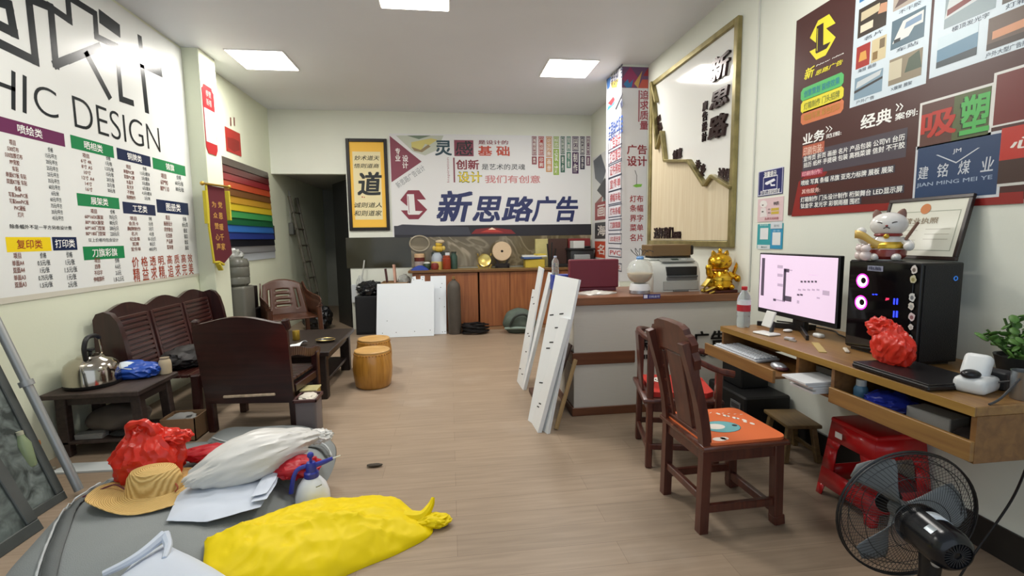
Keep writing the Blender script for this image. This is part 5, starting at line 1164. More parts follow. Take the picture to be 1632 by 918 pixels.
MB().span((-.235, -.205, .02), (.185, -.199, .25), bev=.002).build('front_cover', mat('#9c9f9b', .4), PX) if False else None
MB().span((-.12, -.207, .14), (.155, -.15, .215), bev=.004).build('output_slot', mat('#1b1c1e', .4), PX); MB().span((-.115, -.222, .125), (.155, -.19, .14), bev=.003).build('output_lip', mat('#4a4d4f', .4), PX)
MB().span((-.12, -.21, .10), (.155, -.2, .128), bev=.002).build('handle_strip', mat('#6b6e6e', .4), PX); MB().span((-.15, -.206, .015), (.17, -.2, .092), bev=.003).build('paper_drawer', mat('#a5a7a1', .4), PX); MB().span((-.06, -.209, .0), (.08, -.2, .02), bev=.002).build('drawer_grip', mat('#6f716e', .5), PX)
MB().box((.0, -.135, .268), (.30, .085, .012), rx=.25, bev=.003).build('control_panel', mat('#8f928e', .4), PX); MB().box((-.02, -.14, .276), (.06, .03, .006), rx=.25).build('display', mat('#3a4a44', .2), PX); MB().span((-.22, -.08, .262), (.18, .19, .285), bev=.008).build('scanner_lid', mat('#b3b5ae', .4), PX)
mb = MB()
for k in range(6): mb.box((.05+.02*k, -.137, .276), (.012, .012, .006), rx=.25)
mb.build('buttons', mat('#c6c8c4', .4), PX)
BX2 = thing('brown_case', 'flat brown case with dark end lying on the office printer', 'case', (1.93, 4.12, zc+.287)); MB().box((-.0, 0, .065), (.36, .24, .1), rz=-.03, bev=.006).build('case', mat('#6e5636', .45), BX2); MB().box((.195, -.005, .065), (.035, .22, .085), rz=-.03, bev=.01).build('dark_end', mat('#1d1a18', .4), BX2); MB().box((.02, 0, .008), (.34, .2, .016), bev=.003).build('dark_base', mat('#262422', .4), BX2)
def lucky_cat(name, label, loc, rz, S, fur, belly, gold, red, ear_in, face, base=True, scroll=None):
    t = thing(name, label, 'figurine', loc, rz); z0 = 0
    if base: MB().box((0, 0, .02*S), (.42*S, .34*S, .04*S), bev=.01*S).build('base', mat('#4a1a18', .35), t); z0 = .04*S
    MB().lathe([(.001, 0), (.14*S, 0), (.175*S, .05*S), (.18*S, .14*S), (.15*S, .23*S), (.11*S, .29*S), (.001, .32*S)], None, TM((0, 0, z0)), 28).build('body', fur, t)
    MB().ball((0, -.0, z0+.42*S), (.185*S, .155*S, .145*S), seg=28, rings=16).build('head', fur, t)
    for s in (-1, 1):
        MB().lathe([(.055*S, 0), (.042*S, .05*S), (.02*S, .085*S), (.001, .095*S)], None, TM((s*.105*S, 0, z0+.51*S), ry=s*.3), 14, 1, .5).build('ear', ear_in, t)
        MB().tube([(s*(.045+.018*k)*S, -.152*S+.004*k*k*S, z0+(.435+.012*math.sin(PI*k/4))*S) for k in range(5)], .006*S, seg=6).build('eye', face, t)
        MB().ball((s*.10*S, -.13*S, z0+.045*S), (.05*S, .075*S, .045*S)).build('foot', fur, t)
    MB().ball((0, -.158*S, z0+.405*S), (.014*S, .012*S, .01*S)).build('nose', red, t)
    MB().tube([(-.03*S, -.153*S, z0+.375*S), (0, -.158*S, z0+.39*S), (.03*S, -.153*S, z0+.375*S)], .005*S, seg=6).build('mouth', face, t)
    MB().tube([(.12*S*math.cos(2*PI*k/24), .115*S*math.sin(2*PI*k/24), z0+.30*S) for k in range(24)], .018*S, seg=8, closed=True).build('collar', red, t)
    MB().ball((0, -.135*S, z0+.285*S), .03*S).build('bell', gold, t)
    MB().lathe([(.17*S, .13*S), (.188*S, .15*S), (.186*S, .19*S), (.155*S, .22*S)], None, TM((0, 0, z0)), 28).build('gold_sash', gold, t)
    MB().lathe([(.14*S, .004*S), (.182*S, .05*S), (.187*S, .12*S), (.17*S, .15*S)], None, TM((0, 0, z0)), 28).build('robe', belly, t)
    MB().tube(spline([(-.13*S, -.03*S, z0+.22*S), (-.22*S, -.06*S, z0+.24*S), (-.25*S, -.07*S, z0+.33*S)], 5), [.05*S]*8+[.045*S]*3, seg=10).build('arm', fur, t); MB().ball((-.25*S, -.07*S, z0+.345*S), .05*S).build('paw', fur, t)
    MB().tube(spline([(.13*S, -.03*S, z0+.24*S), (.21*S, -.10*S, z0+.19*S), (.21*S, -.15*S, z0+.17*S)], 5), .045*S, seg=10).build('arm', fur, t); MB().ball((.21*S, -.15*S, z0+.17*S), .052*S).build('paw', fur, t)
    MB().bar((.17*S, -.1*S, z0+.24*S), (.27*S, -.08*S, z0+.44*S), .05*S, .03*S, bev=.006*S).build('held_tablet', gold if scroll is None else mat('#6f4a33', .4), t)
    if scroll is not None:
        MB().grid(lambda u, v: Vector((-.30*S+.30*S*u, -.155*S-.02*S*math.sin(PI*u), z0+(.36-.14*u)*S-(.095*S)*v+.02*S*math.sin(PI*2*u))), 12, 3).build('gold_scroll', scroll, t, solid=.004)
    return t
GOLDM = mat('#d9a72c', .22, .9); 
c0 = lucky_cat('lucky_cat', 'shiny gold lucky cat figurine on dark red base on the counter', (2.265, 3.80, zc), math.radians(8), .55, GOLDM, GOLDM, mat('#e2b840', .2, .9), mat('#8f5a20', .3, .6), mat('#b98a26', .25, .9), mat('#7a4f16', .4))
MB().lathe([(.014, 0), (.018, .02), (.01, .035), (.001, .04)], None, TM((0, 0, .33)), 12).build('top_knot', GOLDM, c0)
ORN = thing('gold_ornament', 'gold leaf-shaped ornament between the printer and the gold cat', 'ornament', (2.10, 3.735, zc)); MB().tube(spline([(-.02, 0, .01), (.0, 0, .05), (.03, 0, .09), (.06, 0, .10)], 5), [.012+.006*math.sin(k) for k in range(16)], seg=8).build('stem', mat('#8a7326', .35, .6), ORN)
for k, (p, q) in enumerate((((-.03, -.02, .06), (.03, -.01, .12)), ((-.01, -.02, .02), (.07, -.03, .055)), ((.02, -.03, .0), (.06, -.05, .02)))):
    M = Vector(q)-Vector(p); MB().bar(p, q, .05, .012, bev=.005).build('leaf', mat('#b59a3e', .35, .5), ORN)
# ---- on the desk (top .85)
zd = .85
bottle('water_bottle', 'water bottle with red cap and red label at the desk left end', (1.90, 2.89, zd), .041, .265, CLR, mat('#c02a2c', .4), [(.40, .56, '#b02832'), (.56, .66, '#d9dcde')])
MON = thing('computer_monitor', 'wide black-framed computer monitor with lit pale pink screen on the desk', 'monitor', (2.12, 2.70, zd))
MY0, MY1, MZ0, MZ1 = 2.36, 3.045, .925, 1.33
MB().span((2.105, MY0, MZ0), (2.135, MY1, MZ1), bev=.004).build('case', mat('#101113', .35), MON, world=True)
P = Poster((2.104, MY1, 0), (0, -1, 0), (0, 0, 1), view=(1190, 300, 3.532), rough=.25)
LIT = lambda h, e=.5: mat(h, .3, emit=e)
P.mb.span((.012, MZ0+.03, -.001), (MY1-MY0-.012, MZ1-.012, .0005), LIT('#d9c3da'), P.M)
DKU = mat('#5a4f60', .3, emit=.25); GRU = mat('#b3a0b6', .3, emit=.45)
P.rect((88, 392), (96, 605), DKU); P.rect((210, 452), (216, 640), DKU); P.rect((212, 452), (240, 474), DKU); P.rect((240, 458), (258, 466), GRU); P.rect((212, 604), (252, 640), DKU); P.rect((150, 620), (165, 636), DKU); P.rect((166, 624), (212, 640), GRU)
for y in (432, 480, 535): P.rect((174, y), (204, y+20), GRU)
for k in range(5): P.rect((304+k*20, 520), (316+k*20, 532), DKU); P.rect((290+k*26, 566), (306+k*26, 578), GRU)
for k in range(2): P.rect((284+k*18, 594), (298+k*18, 606), DKU)
P.rect((428, 574), (466, 606), GRU); P.rect((284, 630), (296, 650), GRU); P.rect((350, 486), (400, 492), GRU); P.rect((395, 612), (412, 624), GRU)
_POST.append((P, 'screen', None, MON, None))
MB().box((2.16, 2.70, .95), (.04, .10, .2), bev=.006).build('stand_neck', mat('#151618', .35), MON, world=True)
for q in ((2.0, 2.44), (2.02, 2.92)): MB().bar((2.16, 2.70, .868), (q[0], q[1], .858), .016, .045, bev=.004).build('stand_foot', mat('#151618', .35), MON, world=True)
MB().bar((2.16, 2.70, .868), (2.26, 2.70, .858), .016, .05).build('stand_foot', mat('#151618', .35), MON, world=True)
CBL = solo(MB().tube(spline([(2.22, 3.0, .858), (2.28, 2.9, .858), (2.30, 2.8, .858), (2.32, 2.62, .858), (2.26, 2.5, .858), (2.25, 2.33, .858), (2.31, 2.32, 1.0)], 8), .005, seg=6), 'black_cable', 'black cable winding behind the monitor foot', 'cable', BLACK)
CBL['category'] = 'cable'
PCX = thing('computer_tower', 'large black computer tower with glass side, two glowing pink fan rings and stickers', 'computer', (2.17, 2.06, zd))
PX0, PY0, PY1, PZ1 = 2.06, 1.865, 2.25, 1.315
MB().span((PX0+.006, PY0, zd+.012), (2.28, PY1, PZ1), bev=.004).build('case', mat('#0e0e11', .35), PCX, world=True)
MB().span((PX0, PY0+.03, zd+.02), (PX0+.005, PY1-.004, PZ1-.006), bev=.001).build('glass_panel', mat('#09080c', .06, coat=.3), PCX, world=True)
MB().span((PX0+.02, PY0-.004, zd+.02), (2.26, PY0, PZ1-.01), bev=.001).build('front_panel', mat('#131317', .55, bump=.3, bscale=200), PCX, world=True)
MB().span((2.08, PY0+.02, zd), (2.26, PY1-.02, zd+.012)).build('feet', BLACK, PCX, world=True)
P = Poster((PX0-.0012, PY1, 0), (0, -1, 0), (0, 0, 1), view=(1190, 300, 3.532), rough=.4)
for cx_, cy_ in ((652, 521), (643, 643)):
    u, v = P.uv(cx_, cy_); mk = mat('#ff2fd0', .4, emit=2.6); mw = mat('#ffd8f8', .4, emit=2.2); mbx = MB()
    n = 28; r0, r1, r2 = .0175, .031, .036
    ring = lambda ra, rb, du, dv, sb: [[(u+rb*math.cos(2*PI*k/n), v+rb*math.sin(2*PI*k/n), .001), (u+rb*math.cos(2*PI*(k+1)/n), v+rb*math.sin(2*PI*(k+1)/n), .001), (u+du+ra*math.cos(2*PI*(k+1)/n), v+dv+ra*math.sin(2*PI*(k+1)/n), .001), (u+du+ra*math.cos(2*PI*k/n), v+dv+ra*math.sin(2*PI*k/n), .001)] for k in range(n)]
    for q in ring(r0*.9, r1*.93, .006, .002, 0): mbx.poly(q, mw, P.M)
    for q in ring(r1*.93, r2, 0, 0, 0): mbx.poly(q, mk, P.M)
    mbx.build('fan_light', None, PCX, world=True, sharp=0, label='glowing pink fan ring')
mbx = MB(); bl = mat('#2a3cff', .4, emit=1.6)
for (x0, y0_, x1_, y1_) in ((828, 620, 834, 655), (845, 620, 851, 655), (826, 690, 832, 728), (842, 690, 850, 728), (708, 594, 718, 602), (724, 594, 736, 602)):
    (ua, vb), (ub, va) = P.uv(x0, y0_), P.uv(x1_, y1_); mbx.poly([(ua, va, .001), (ub, va, .001), (ub, vb, .001), (ua, vb, .001)], bl, P.M)
mbx.build('blue_lights', None, PCX, world=True, sharp=0)
mbx = MB(); (ua, vb), (ub, va) = P.uv(782, 616), P.uv(802, 636); mbx.poly([(ua, va, .001), (ub, (va+vb)/2, .001), (ub, vb, .001), (ua+.003, vb, .001)], mat('#d02a52', .4, emit=1.0), P.M); mbx.build('pink_light', None, PCX, world=True, sharp=0)
mbx = MB(); mS = mat('#8f93a8', .4); (ua, vb), (ub, va) = P.uv(682, 434), P.uv(768, 470); mbx.poly([(ua, va, .001), (ub, va, .001), (ub, vb, .001), (ua, vb, .001)], mS, P.M); mbx.build('name_sticker', None, PCX, world=True, sharp=0)
P.text('电脑', (692, 440), (758, 464), '#3c4058', 3, .03); 
for k, (cx_, cy_, rx_, ry_, c) in enumerate(((944, 458, 24, 30, '#cfcac6'), (938, 512, 24, 28, '#b9b596'), (932, 614, 24, 30, '#c6c9c8'), (927, 664, 23, 26, '#c9c6bc'), (930, 724, 26, 28, '#cdbfc0'), (925, 781, 20, 20, '#cfccc8'), (918, 838, 24, 16, '#cfccc6'), (913, 885, 26, 26, '#c9b0a0'))):
    u, v = P.uv(cx_, cy_); ru, rv = rx_*.00062, ry_*.00066; mbx = MB(); n = 14
    pts = [(u+ru*math.cos(2*PI*j/n)*(1+.15*math.sin(3*j+k)), v+rv*math.sin(2*PI*j/n)*(1+.12*math.cos(2*j+k)), .0012) for j in range(n)]; mbx.poly(pts, mat(c, .5), P.M)
    mbx.poly([(u+ru*.55*math.cos(2*PI*j/8), v+rv*.5*math.sin(2*PI*j/8)-.002, .0016) for j in range(8)], mat(['#6f625c', '#8f8a5a', '#6b7078', '#9fa3a0', '#8a5a60', '#b0a9a4', '#a8a29a', '#b5684a'][k], .5), P.M); mbx.build('round_sticker', None, PCX, world=True, sharp=0)
mbx = MB(); mbx.tube([(2.235+.009*math.cos(2*PI*k/16), PY0-.005, 1.245+.009*math.sin(2*PI*k/16)) for k in range(16)], .0022, seg=5, closed=True); mbx.build('power_ring', mat('#2f6fc0', .4, emit=.5), PCX, world=True)
_POST.append((P, 'printed_mark', None, PCX, None))
c1 = lucky_cat('lucky_cat', 'white porcelain lucky cat with gold scroll on top of the computer tower', (2.155, 2.13, PZ1), math.radians(-52), .42, mat('#dcdad6', .15, coat=.5), mat('#7d2a24', .2, coat=.4), mat('#c9a53c', .25, .7), mat('#8a2f2a', .3), mat('#7b5a50', .4), mat('#33261f', .4), base=False, scroll=mat('#c9a95e', .35, .2))
for k, (x, y) in enumerate(((-.075, -.07), (-.105, -.02))):
    MB().ball((x, y, .025), (.026, .024, .025)).ball((x, y-.006, .06), (.022, .02, .019)).ball((x-.012, y-.006, .078), .006).ball((x+.012, y-.006, .078), .006).build('small_cat', mat('#dccfcc', .2, coat=.4), c1)
LF = thing('framed_licence', 'framed business licence leaning on the wall behind the white cat', 'framed certificate', (2.33, 2.13, PZ1))
P = Poster((2.30, 2.345, PZ1+.004), (0, -1, 0), Vector((.24, 0, 1)), view=(1330, 310, 7.0957), rough=.15)
W_, H_ = .425, .315; fr = mat('#2a1f1c', .3)
mb = MB()
for a, b in (((0, 0), (W_, .018)), ((0, H_-.018), (W_, H_)), ((0, .018), (.018, H_-.018)), ((W_-.018, .018), (W_, H_-.018))): mb.span((a[0], a[1], -.012), (b[0], b[1], .006), fr, P.M, .002)
mb.build('frame', None, LF, world=True)
P.sheet(.016, .016, W_-.016, H_-.016, '#d4d4c6', .004)
Q = lambda x0, y0, x1, y1, c, L=1: P.quad([(x0, y0), (x1, y0), (x1, y1), (x0, y1)], c, L)
for q in ((.04, .045, W_-.04, .048), (.04, H_-.075, W_-.04, H_-.072), (.04, .045, .043, H_-.072), (W_-.043, .045, W_-.04, H_-.072)): Q(*q, '#9aa08f')
P.quad([(W_/2-.0+.026*math.cos(2*PI*k/16), H_-.06+.026*math.sin(2*PI*k/16)) for k in range(16)], '#c07a4a', 2); P.textuv('营业执照', .12, H_-.135, .29, H_-.105, '#8f7f66', 2, .02)
for k in range(5): Q(.08, .17-.025*k, .08+.1+.02*(k % 2), .173-.025*k, '#b3b0a0'); 
for k in range(3): Q(.24, .15-.025*k, .36, .153-.025*k, '#b3b0a0')
_POST.append((P, 'certificate', None, LF, None))
LT = solo(MB().box((1.915, 1.72, zd+.013), (.27, .36, .02), rz=-.02, bev=.005).box((1.915, 1.72, zd+.0265), (.265, .355, .006), rz=-.02, bev=.002), 'laptop', 'closed black laptop on the desk under the red bag', 'laptop', mat('#1a181a', .35))
def redbag(c, S, seed):
    mb = MB(); bm = bmesh.new(); bmesh.ops.create_icosphere(bm, subdivisions=5, radius=1.0)
    for v in bm.verts:
        p = v.co*2.3+Vector((seed, seed*2, 0)); k = 1-2*abs(noise.noise(p)); k2 = noise.noise(p*2.5)
        v.co *= 1+.17*k+.07*k2+.06*crease(v.co.x*4+seed, v.co.y*4+v.co.z*3, 1.0, 2.0)+.03*crease(v.co.x*9, v.co.y*9+v.co.z*8, 1.0, 5.0); z = v.co.z
        if z > .25: f = 1-.38*min(1, (z-.25)/.9); v.co.x *= f; v.co.y *= f
        v.co = Vector((v.co.x*S[0], v.co.y*S[1], v.co.z*S[2]))
        v.co.z = max(v.co.z, -S[2]*.85)
    return mb.bmadd(bm, None, TM(c))
REDP = mat('#d8301f', .3, trans=.15)
RB = thing('red_bag', 'crumpled red plastic bag standing on the laptop before the tower', 'bag', (1.92, 1.84, zd+.03)); mb = redbag((0, 0, .075), (.045, .085, .088), 3.0); mb.build('bag', REDP, RB)
MB().blob((.0, .06, .145), (.03, .06, .042), sub=4, amp=.5, freq=2.0, seed=4, ridge=True).build('twisted_top', REDP, RB)
SCN = thing('scanner_cradle', 'white handheld scanner lying in its cradle on the desk right end', 'scanner', (1.965, 1.53, zd)); MB().box((0, 0, .03), (.14, .10, .06), bev=.02, seg=3, rz=.35).build('cradle', mat('#d3d6d6', .35), SCN); MB().box((.035, .03, .085), (.05, .085, .10), rx=0, ry=.5, rz=.35, bev=.02, seg=3).build('scanner', mat('#d9dcdc', .35), SCN); MB().ball((-.04, -.01, .07), (.034, .026, .018)).build('black_knob', mat('#16181c', .3), SCN); MB().tube(spline([(.05, -.03, .04), (.09, -.08, .06), (.04, -.11, .08), (-.06, -.13, .02), (-.12, -.14, .003)], 6), .004, seg=6).build('cable', mat('#3a3a3c', .5), SCN)
PLT = thing('potted_plant', 'bushy green succulent plant in dark pot at the desk right end', 'plant', (2.22, 1.56, zd)); MB().lathe([(.05, 0), (.07, .005), (.09, .10), (.095, .115), (.085, .115), (.08, .10), (.001, .10)], seg=28).build('pot', mat('#1d1f1f', .5), PLT); MB().lathe([(.001, .098), (.082, .098)], seg=20).build('soil', mat('#2a211b', .9), PLT)
rnd = random.Random(4); stem = MB(); leaf = MB()
for k in range(26):
    a = rnd.uniform(0, 2*PI); r = rnd.uniform(.02, .13); h = .11+rnd.uniform(.03, .17)*(1.15-r*4); x, y = r*math.cos(a), r*math.sin(a); x = max(-.2, min(.13, x)); 
    stem.tube(spline([(x*.3, y*.3, .1), (x*.7, y*.7, .1+(h-.1)*.6), (x, y, h)], 4), .0045, seg=5)
    for j in range(6):
        b = a+j*1.1; t_ = rnd.uniform(.35, 1); px_, py_, pz_ = x*t_+.022*math.cos(b), y*t_+.022*math.sin(b), .1+(h-.1)*t_
        leaf.ball((0, 0, 0), (.020, .016, .005), None, TM((px_, py_, pz_), rx=rnd.uniform(-.8, .8), ry=rnd.uniform(-.8, .8), rz=b), 8, 6)
stem.build('stems', mat('#3d5a2b', .5), PLT); leaf.build('leaves', mat('#4d7434', .45, var=.3, scale=20), PLT)
solo(MB().box((2.08, 1.55, zd+.035), (.07, .08, .07), rz=.3, bev=.006), 'dark_pouch', 'dark grey pouch before the plant pot', 'pouch', mat('#37373a', .6)) 
solo(MB().blob((2.12, 1.44, zd+.09), (.028, .022, .022), sub=3, amp=.25, freq=2, seed=2).tube([(2.12, 1.44, zd), (2.12, 1.44, zd+.09)], .008), 'pink_flower', 'small pink flower ornament beside the metal cup', 'ornament', mat('#c9568a', .5))
solo(MB().lathe([(.034, 0), (.036, .004), (.037, .10), (.039, .103), (.036, .103), (.034, .01), (.001, .01)], None, TM((2.03, 1.425, zd)), 28), 'metal_cup', 'brushed metal cup at the desk right end', 'cup', mat('#a9adb0', .3, .9))
PHS = thing('phone_stand', 'white folding phone stand on the desk before the monitor', 'phone stand', (1.89, 2.64, zd)); MB().box((0, 0, .006), (.09, .13, .012), bev=.005, rz=.2).build('base', PLW, PHS); MB().bar((.03, .0, .01), (.05, .01, .075), .015, .03, bev=.003).build('arm', mat('#3a3b3d', .4), PHS); MB().box((.04, .04, .085), (.012, .085, .10), ry=.35, bev=.004).build('rest_plate', PLW, PHS)
solo(MB().box((1.91, 2.47, zd+.008), (.03, .05, .016), rz=.5, bev=.004).box((1.902, 2.43, zd+.006), (.014, .035, .008), mat('#c6c9cb', .3, .7), rz=.5), 'usb_stick', 'small black memory stick on the desk before the monitor', 'memory stick', BLACK)
solo(MB().ball((2.06, 2.68, zd+.009), (.03, .02, .009)), 'white_earpiece', 'small white earpiece lying under the monitor middle', 'earpiece', PLW); solo(MB().box((2.12, 2.50, zd+.012), (.04, .06, .024), bev=.01, seg=3), 'earphone_case', 'white earphone case under the monitor right side', 'earphone case', PLW)
solo(MB().box((1.93, 2.27, zd+.002), (.035, .24, .004), rz=-.55), 'paper_ruler', 'pale yellow paper ruler on the desk between monitor and bag', 'ruler', mat('#b59f62', .6)); solo(MB().box((2.0, 2.17, zd+.007), (.02, .09, .012), rz=-.6, bev=.004), 'white_marker', 'short white marker pen at the end of the paper ruler', 'pen', mat('#c9bfae', .5))
KB = thing('keyboard', 'white computer keyboard on the pulled-out tray', 'keyboard', (1.83, 2.76, .703)); MB().box((0, 0, .011), (.155, .44, .016), rz=.03, ry=-.05, bev=.004).build('base', mat('#b9bcc0', .4), KB); mb = MB()
for r in range(6):
    for k in range(18): mb.box((-.06+r*.024, -.20+k*.0235, .021+.0012*r), (.020, .0195, .010), bev=.002)
mb.build('keys', mat('#d3d8de', .45), KB)['kind'] = 'stuff'
MO = thing('mouse', 'silver computer mouse on the keyboard tray', 'mouse', (1.80, 2.40, .704)); MB().ball((0, 0, .016), (.034, .055, .022)).build('shell', mat('#b9bdc4', .25, .5), MO); MB().ball((.0, -.03, .012), (.036, .03, .014)).build('dark_side', mat('#5a3238', .35), MO)
solo(MB().box((1.87, 2.36, .7045), (.2, .16, .003)), 'mouse_mat', 'dark mat under the mouse', 'mouse mat', mat('#2b2224', .7)) if False else None
# open shelves
for k, (rz_, w, d, z, c, nm, lb) in enumerate(((.05, .20, .30, .676, '#d3d6d8', 'paper_stack', 'stack of white papers sticking out of the narrow desk shelf'),)):
    mb = MB()
    for j in range(5): mb.box((1.86-.012*j+.02*((j*3) % 4)*.4, 2.135, z+.006+.012*j), (.26, .165, .011), rz=.03*((j*7) % 5-2)*.5, bev=.001)
    solo(mb, nm, lb, 'paper', mat(c, .6))
solo(MB().box((1.98, 2.13, .76), (.22, .17, .03), rz=.04, bev=.002), 'dark_folder', 'dark folder lying on the papers in the narrow desk shelf', 'folder', mat('#4a443c', .6))
jarlike('gel_bottle', 'small bottle of blue gel with white cap in the long desk shelf', 'bottle', (1.90, 1.965, .66), [(.028, 0), (.03, .004), (.03, .065), (.022, .08), (.001, .082)], mat('#6fa0c4', .15, trans=.3), [('cap', [(.02, .078), (.021, .08), (.021, .11), (.001, .112)], WHT)])
solo(MB().blob((1.93, 1.84, .70), (.1, .085, .045), sub=4, amp=.22, freq=2.4, seed=7, flat=-.04, ridge=True), 'blue_packet', 'crumpled shiny blue packet in the long desk shelf', 'packet', mat('#27359a', .25))
solo(MB().box((1.97, 1.67, .69), (.10, .17, .06), rz=.1, bev=.003), 'white_carton', 'small white carton in the long desk shelf', 'box', mat('#b5b4b0', .5)); solo(MB().blob((1.95, 1.48, .69), (.09, .07, .032), sub=3, amp=.2, seed=2, flat=-.03), 'dark_rag', 'dark rag at right end of the long desk shelf', 'rag', mat('#221a18', .8))
# black amplifier boxes under the desk
AM = thing('amplifier', 'wide black amplifier box with two metal plates under the desk', 'amplifier', (2.2, 3.27, 0)); MB().span((2.03, 3.03, .01), (2.38, 3.52, .31), bev=.012).build('case', mat('#141415', .5), AM, world=True)
for z in (.19, .09): MB().span((2.024, 3.08, z), (2.0285, 3.20, z+.065), bev=.001).build('metal_plate', mat('#8a8d8f', .35, .6), AM, world=True); MB().span((2.021, 3.095, z+.015), (2.0245, 3.185, z+.05), bev=.001).build('plate_inset', mat('#3d3f42', .4), AM, world=True)
for k in range(2): MB().span((2.06, 3.06+.38*k, 0), (2.36, 3.12+.38*k, .012)).build('foot', BLACK, AM, world=True)
MB().tube(spline([(2.025, 3.36, .16), (1.99, 3.36, .18), (1.99, 3.36, .25), (2.025, 3.36, .27)], 5), .008).build('handle', mat('#8d9092', .3, .7), AM, world=True)
SBX = solo(MB().span((2.12, 3.22, .311), (2.34, 3.48, .62), bev=.008), 'small_black_box', 'smaller black box on top of the amplifier', 'box', mat('#101113', .45))
# ---- on and under the bench
KT = thing('kettle', 'shiny steel kettle with black handle on the side bench', 'kettle', (-2.50, 3.63, .466), rz=1.6); ST = mat('#b3aca0', .12, 1.0)
MB().lathe([(.13, 0), (.138, .012), (.138, .025)], seg=36).build('base_ring', mat('#1d1b1a', .35), KT); MB().lathe([(.138, .024), (.136, .10), (.125, .135), (.10, .16), (.07, .172), (.066, .176)], seg=40).build('body', ST, KT); MB().lathe([(.069, .174), (.06, .184), (.02, .192), (.001, .193)], seg=30).build('lid', ST, KT); MB().lathe([(.012, .19), (.01, .205), (.026, .215), (.024, .225), (.001, .228)], seg=18).build('lid_knob', BLACK, KT)
MB().tube(spline([(-.07, -.02, .17), (-.075, -.02, .24), (-.045, -.02, .295), (.02, -.02, .30), (.055, -.02, .28)], 6), .013, seg=10).build('handle', BLACK, KT); MB().tube([(.058, -.02, .285), (.072, -.02, .18)], .006, seg=8).build('handle_wire', ST, KT); MB().tube(spline([(.115, .04, .11), (.15, .06, .13), (.165, .07, .16)], 5), [.022]*6+[.016]*5, seg=10).build('spout', ST, KT)
KT.scale = (1.17, 1.17, 1.15)
BB_ = thing('blue_packet', 'blue plastic packet with white label on the bench beside the kettle', 'packet', (-2.33, 3.79, .466)); MB().blob((0, 0, .05), (.17, .10, .07), sub=4, amp=.16, freq=2.2, seed=5, flat=-.048, ridge=True).build('packet', mat('#1d4aa5', .35), BB_); MB().grid(lambda u, v: Vector((-.07+.12*u, -.095+.07*v, .085+.035*v+.006*math.sin(5*u))), 6, 4).build('paper_label', mat('#c9d3dc', .6), BB_, solid=.002)
jarlike('cream_jar', 'cream coloured jar at the bench rear corner beside the blue packet', 'jar', (-2.15, 3.85, .466), [(.035, 0), (.04, .006), (.042, .07), (.038, .10), (.028, .115)], mat('#b9a88a', .5), [('mouth', [(.03, .112), (.031, .125), (.026, .126), (.001, .12)], mat('#8d7f6a', .5))])
solo(MB().blob((-2.42, 3.72, .20), (.19, .16, .10), sub=4, amp=.15, freq=1.8, seed=6, flat=-.09), 'cloth_sack', 'slumped grey-brown sack on the bench lower shelf', 'sack', mat('#5a5046', .85, var=.2, scale=5))
mb = MB()
for j in range(3): mb.box((-2.50, 3.57, .116+.012*j), (.17, .07, .011), rz=.05*j)
solo(mb, 'old_magazines', 'few grey magazines lying at the front of the bench shelf', 'magazine', mat('#8f8d88', .7)); solo(MB().blob((-2.28, 3.56, .13), (.10, .04, .022), sub=3, amp=.2, seed=4, flat=-.02), 'dark_glove', 'dark rag at the front of the bench shelf', 'rag', mat('#232323', .8))
CTN = thing('small_carton', 'small open cardboard carton on floor between bench and armchair', 'carton', (-2.0, 3.76, 0)); mb = MB()
for a, b in (((-.12, -.1, 0), (.12, -.094, .17)), ((-.12, .094, 0), (.12, .1, .17)), ((-.12, -.1, 0), (-.114, .1, .17)), ((.114, -.1, 0), (.12, .1, .17)), ((-.12, -.1, 0), (.12, .1, .008))): mb.span(a, b)
mb.build('box', mat('#86684a', .75), CTN); MB().blob((-.01, 0, .14), (.09, .07, .04), sub=3, amp=.3, seed=8, ridge=True).build('contents', mat('#8d8c88', .6), CTN)
solo(MB().blob((-1.93, 4.35, .06), (.1, .14, .055), sub=3, amp=.2, seed=2, flat=-.05), 'dark_shoe_bag', 'dark lumpy bag under the sofa edge', 'bag', mat('#221d1b', .7)) if False else None
solo(MB().blob((-2.2, 4.28, .50), (.16, .22, .08), sub=4, amp=.25, freq=2.2, seed=11, flat=-.073, ridge=True), 'black_jacket', 'dark crumpled jacket heap on the sofa seat behind the bench', 'jacket', mat('#1f1c1c', .6))
solo(MB().tube(spline([(-2.665, 3.30, .02), (-2.66, 3.31, .1), (-2.65, 3.33, .2)], 4), [.018, .02, .022, .024, .024, .022, .02, .018, .012], seg=12), 'orange_brush', 'orange plastic handle leaning on left wall by the bench leg', 'brush handle', mat('#c97a3c', .5))
BU = thing('light_bulb', 'old light bulb lying on floor at the wall before the bench', 'light bulb', (-2.60, 3.27, .028)); MB().ball((0, 0, 0), (.032, .03, .028)).build('bulb', mat('#b3a07a', .3), BU); MB().tube([(.02, .01, .0), (.06, .03, -.006)], .013, seg=10).build('cap', mat('#8a8272', .35, .5), BU)
solo(MB().prism([(-2.57, 3.25), (-2.50, 3.38), (-1.75, 3.34), (-1.75, 3.22)], .012, None, TM((0, 0, .001))), 'white_strip_board', 'flat pale strip of board on floor before the bench', 'board', mat('#c6cbcb', .45))
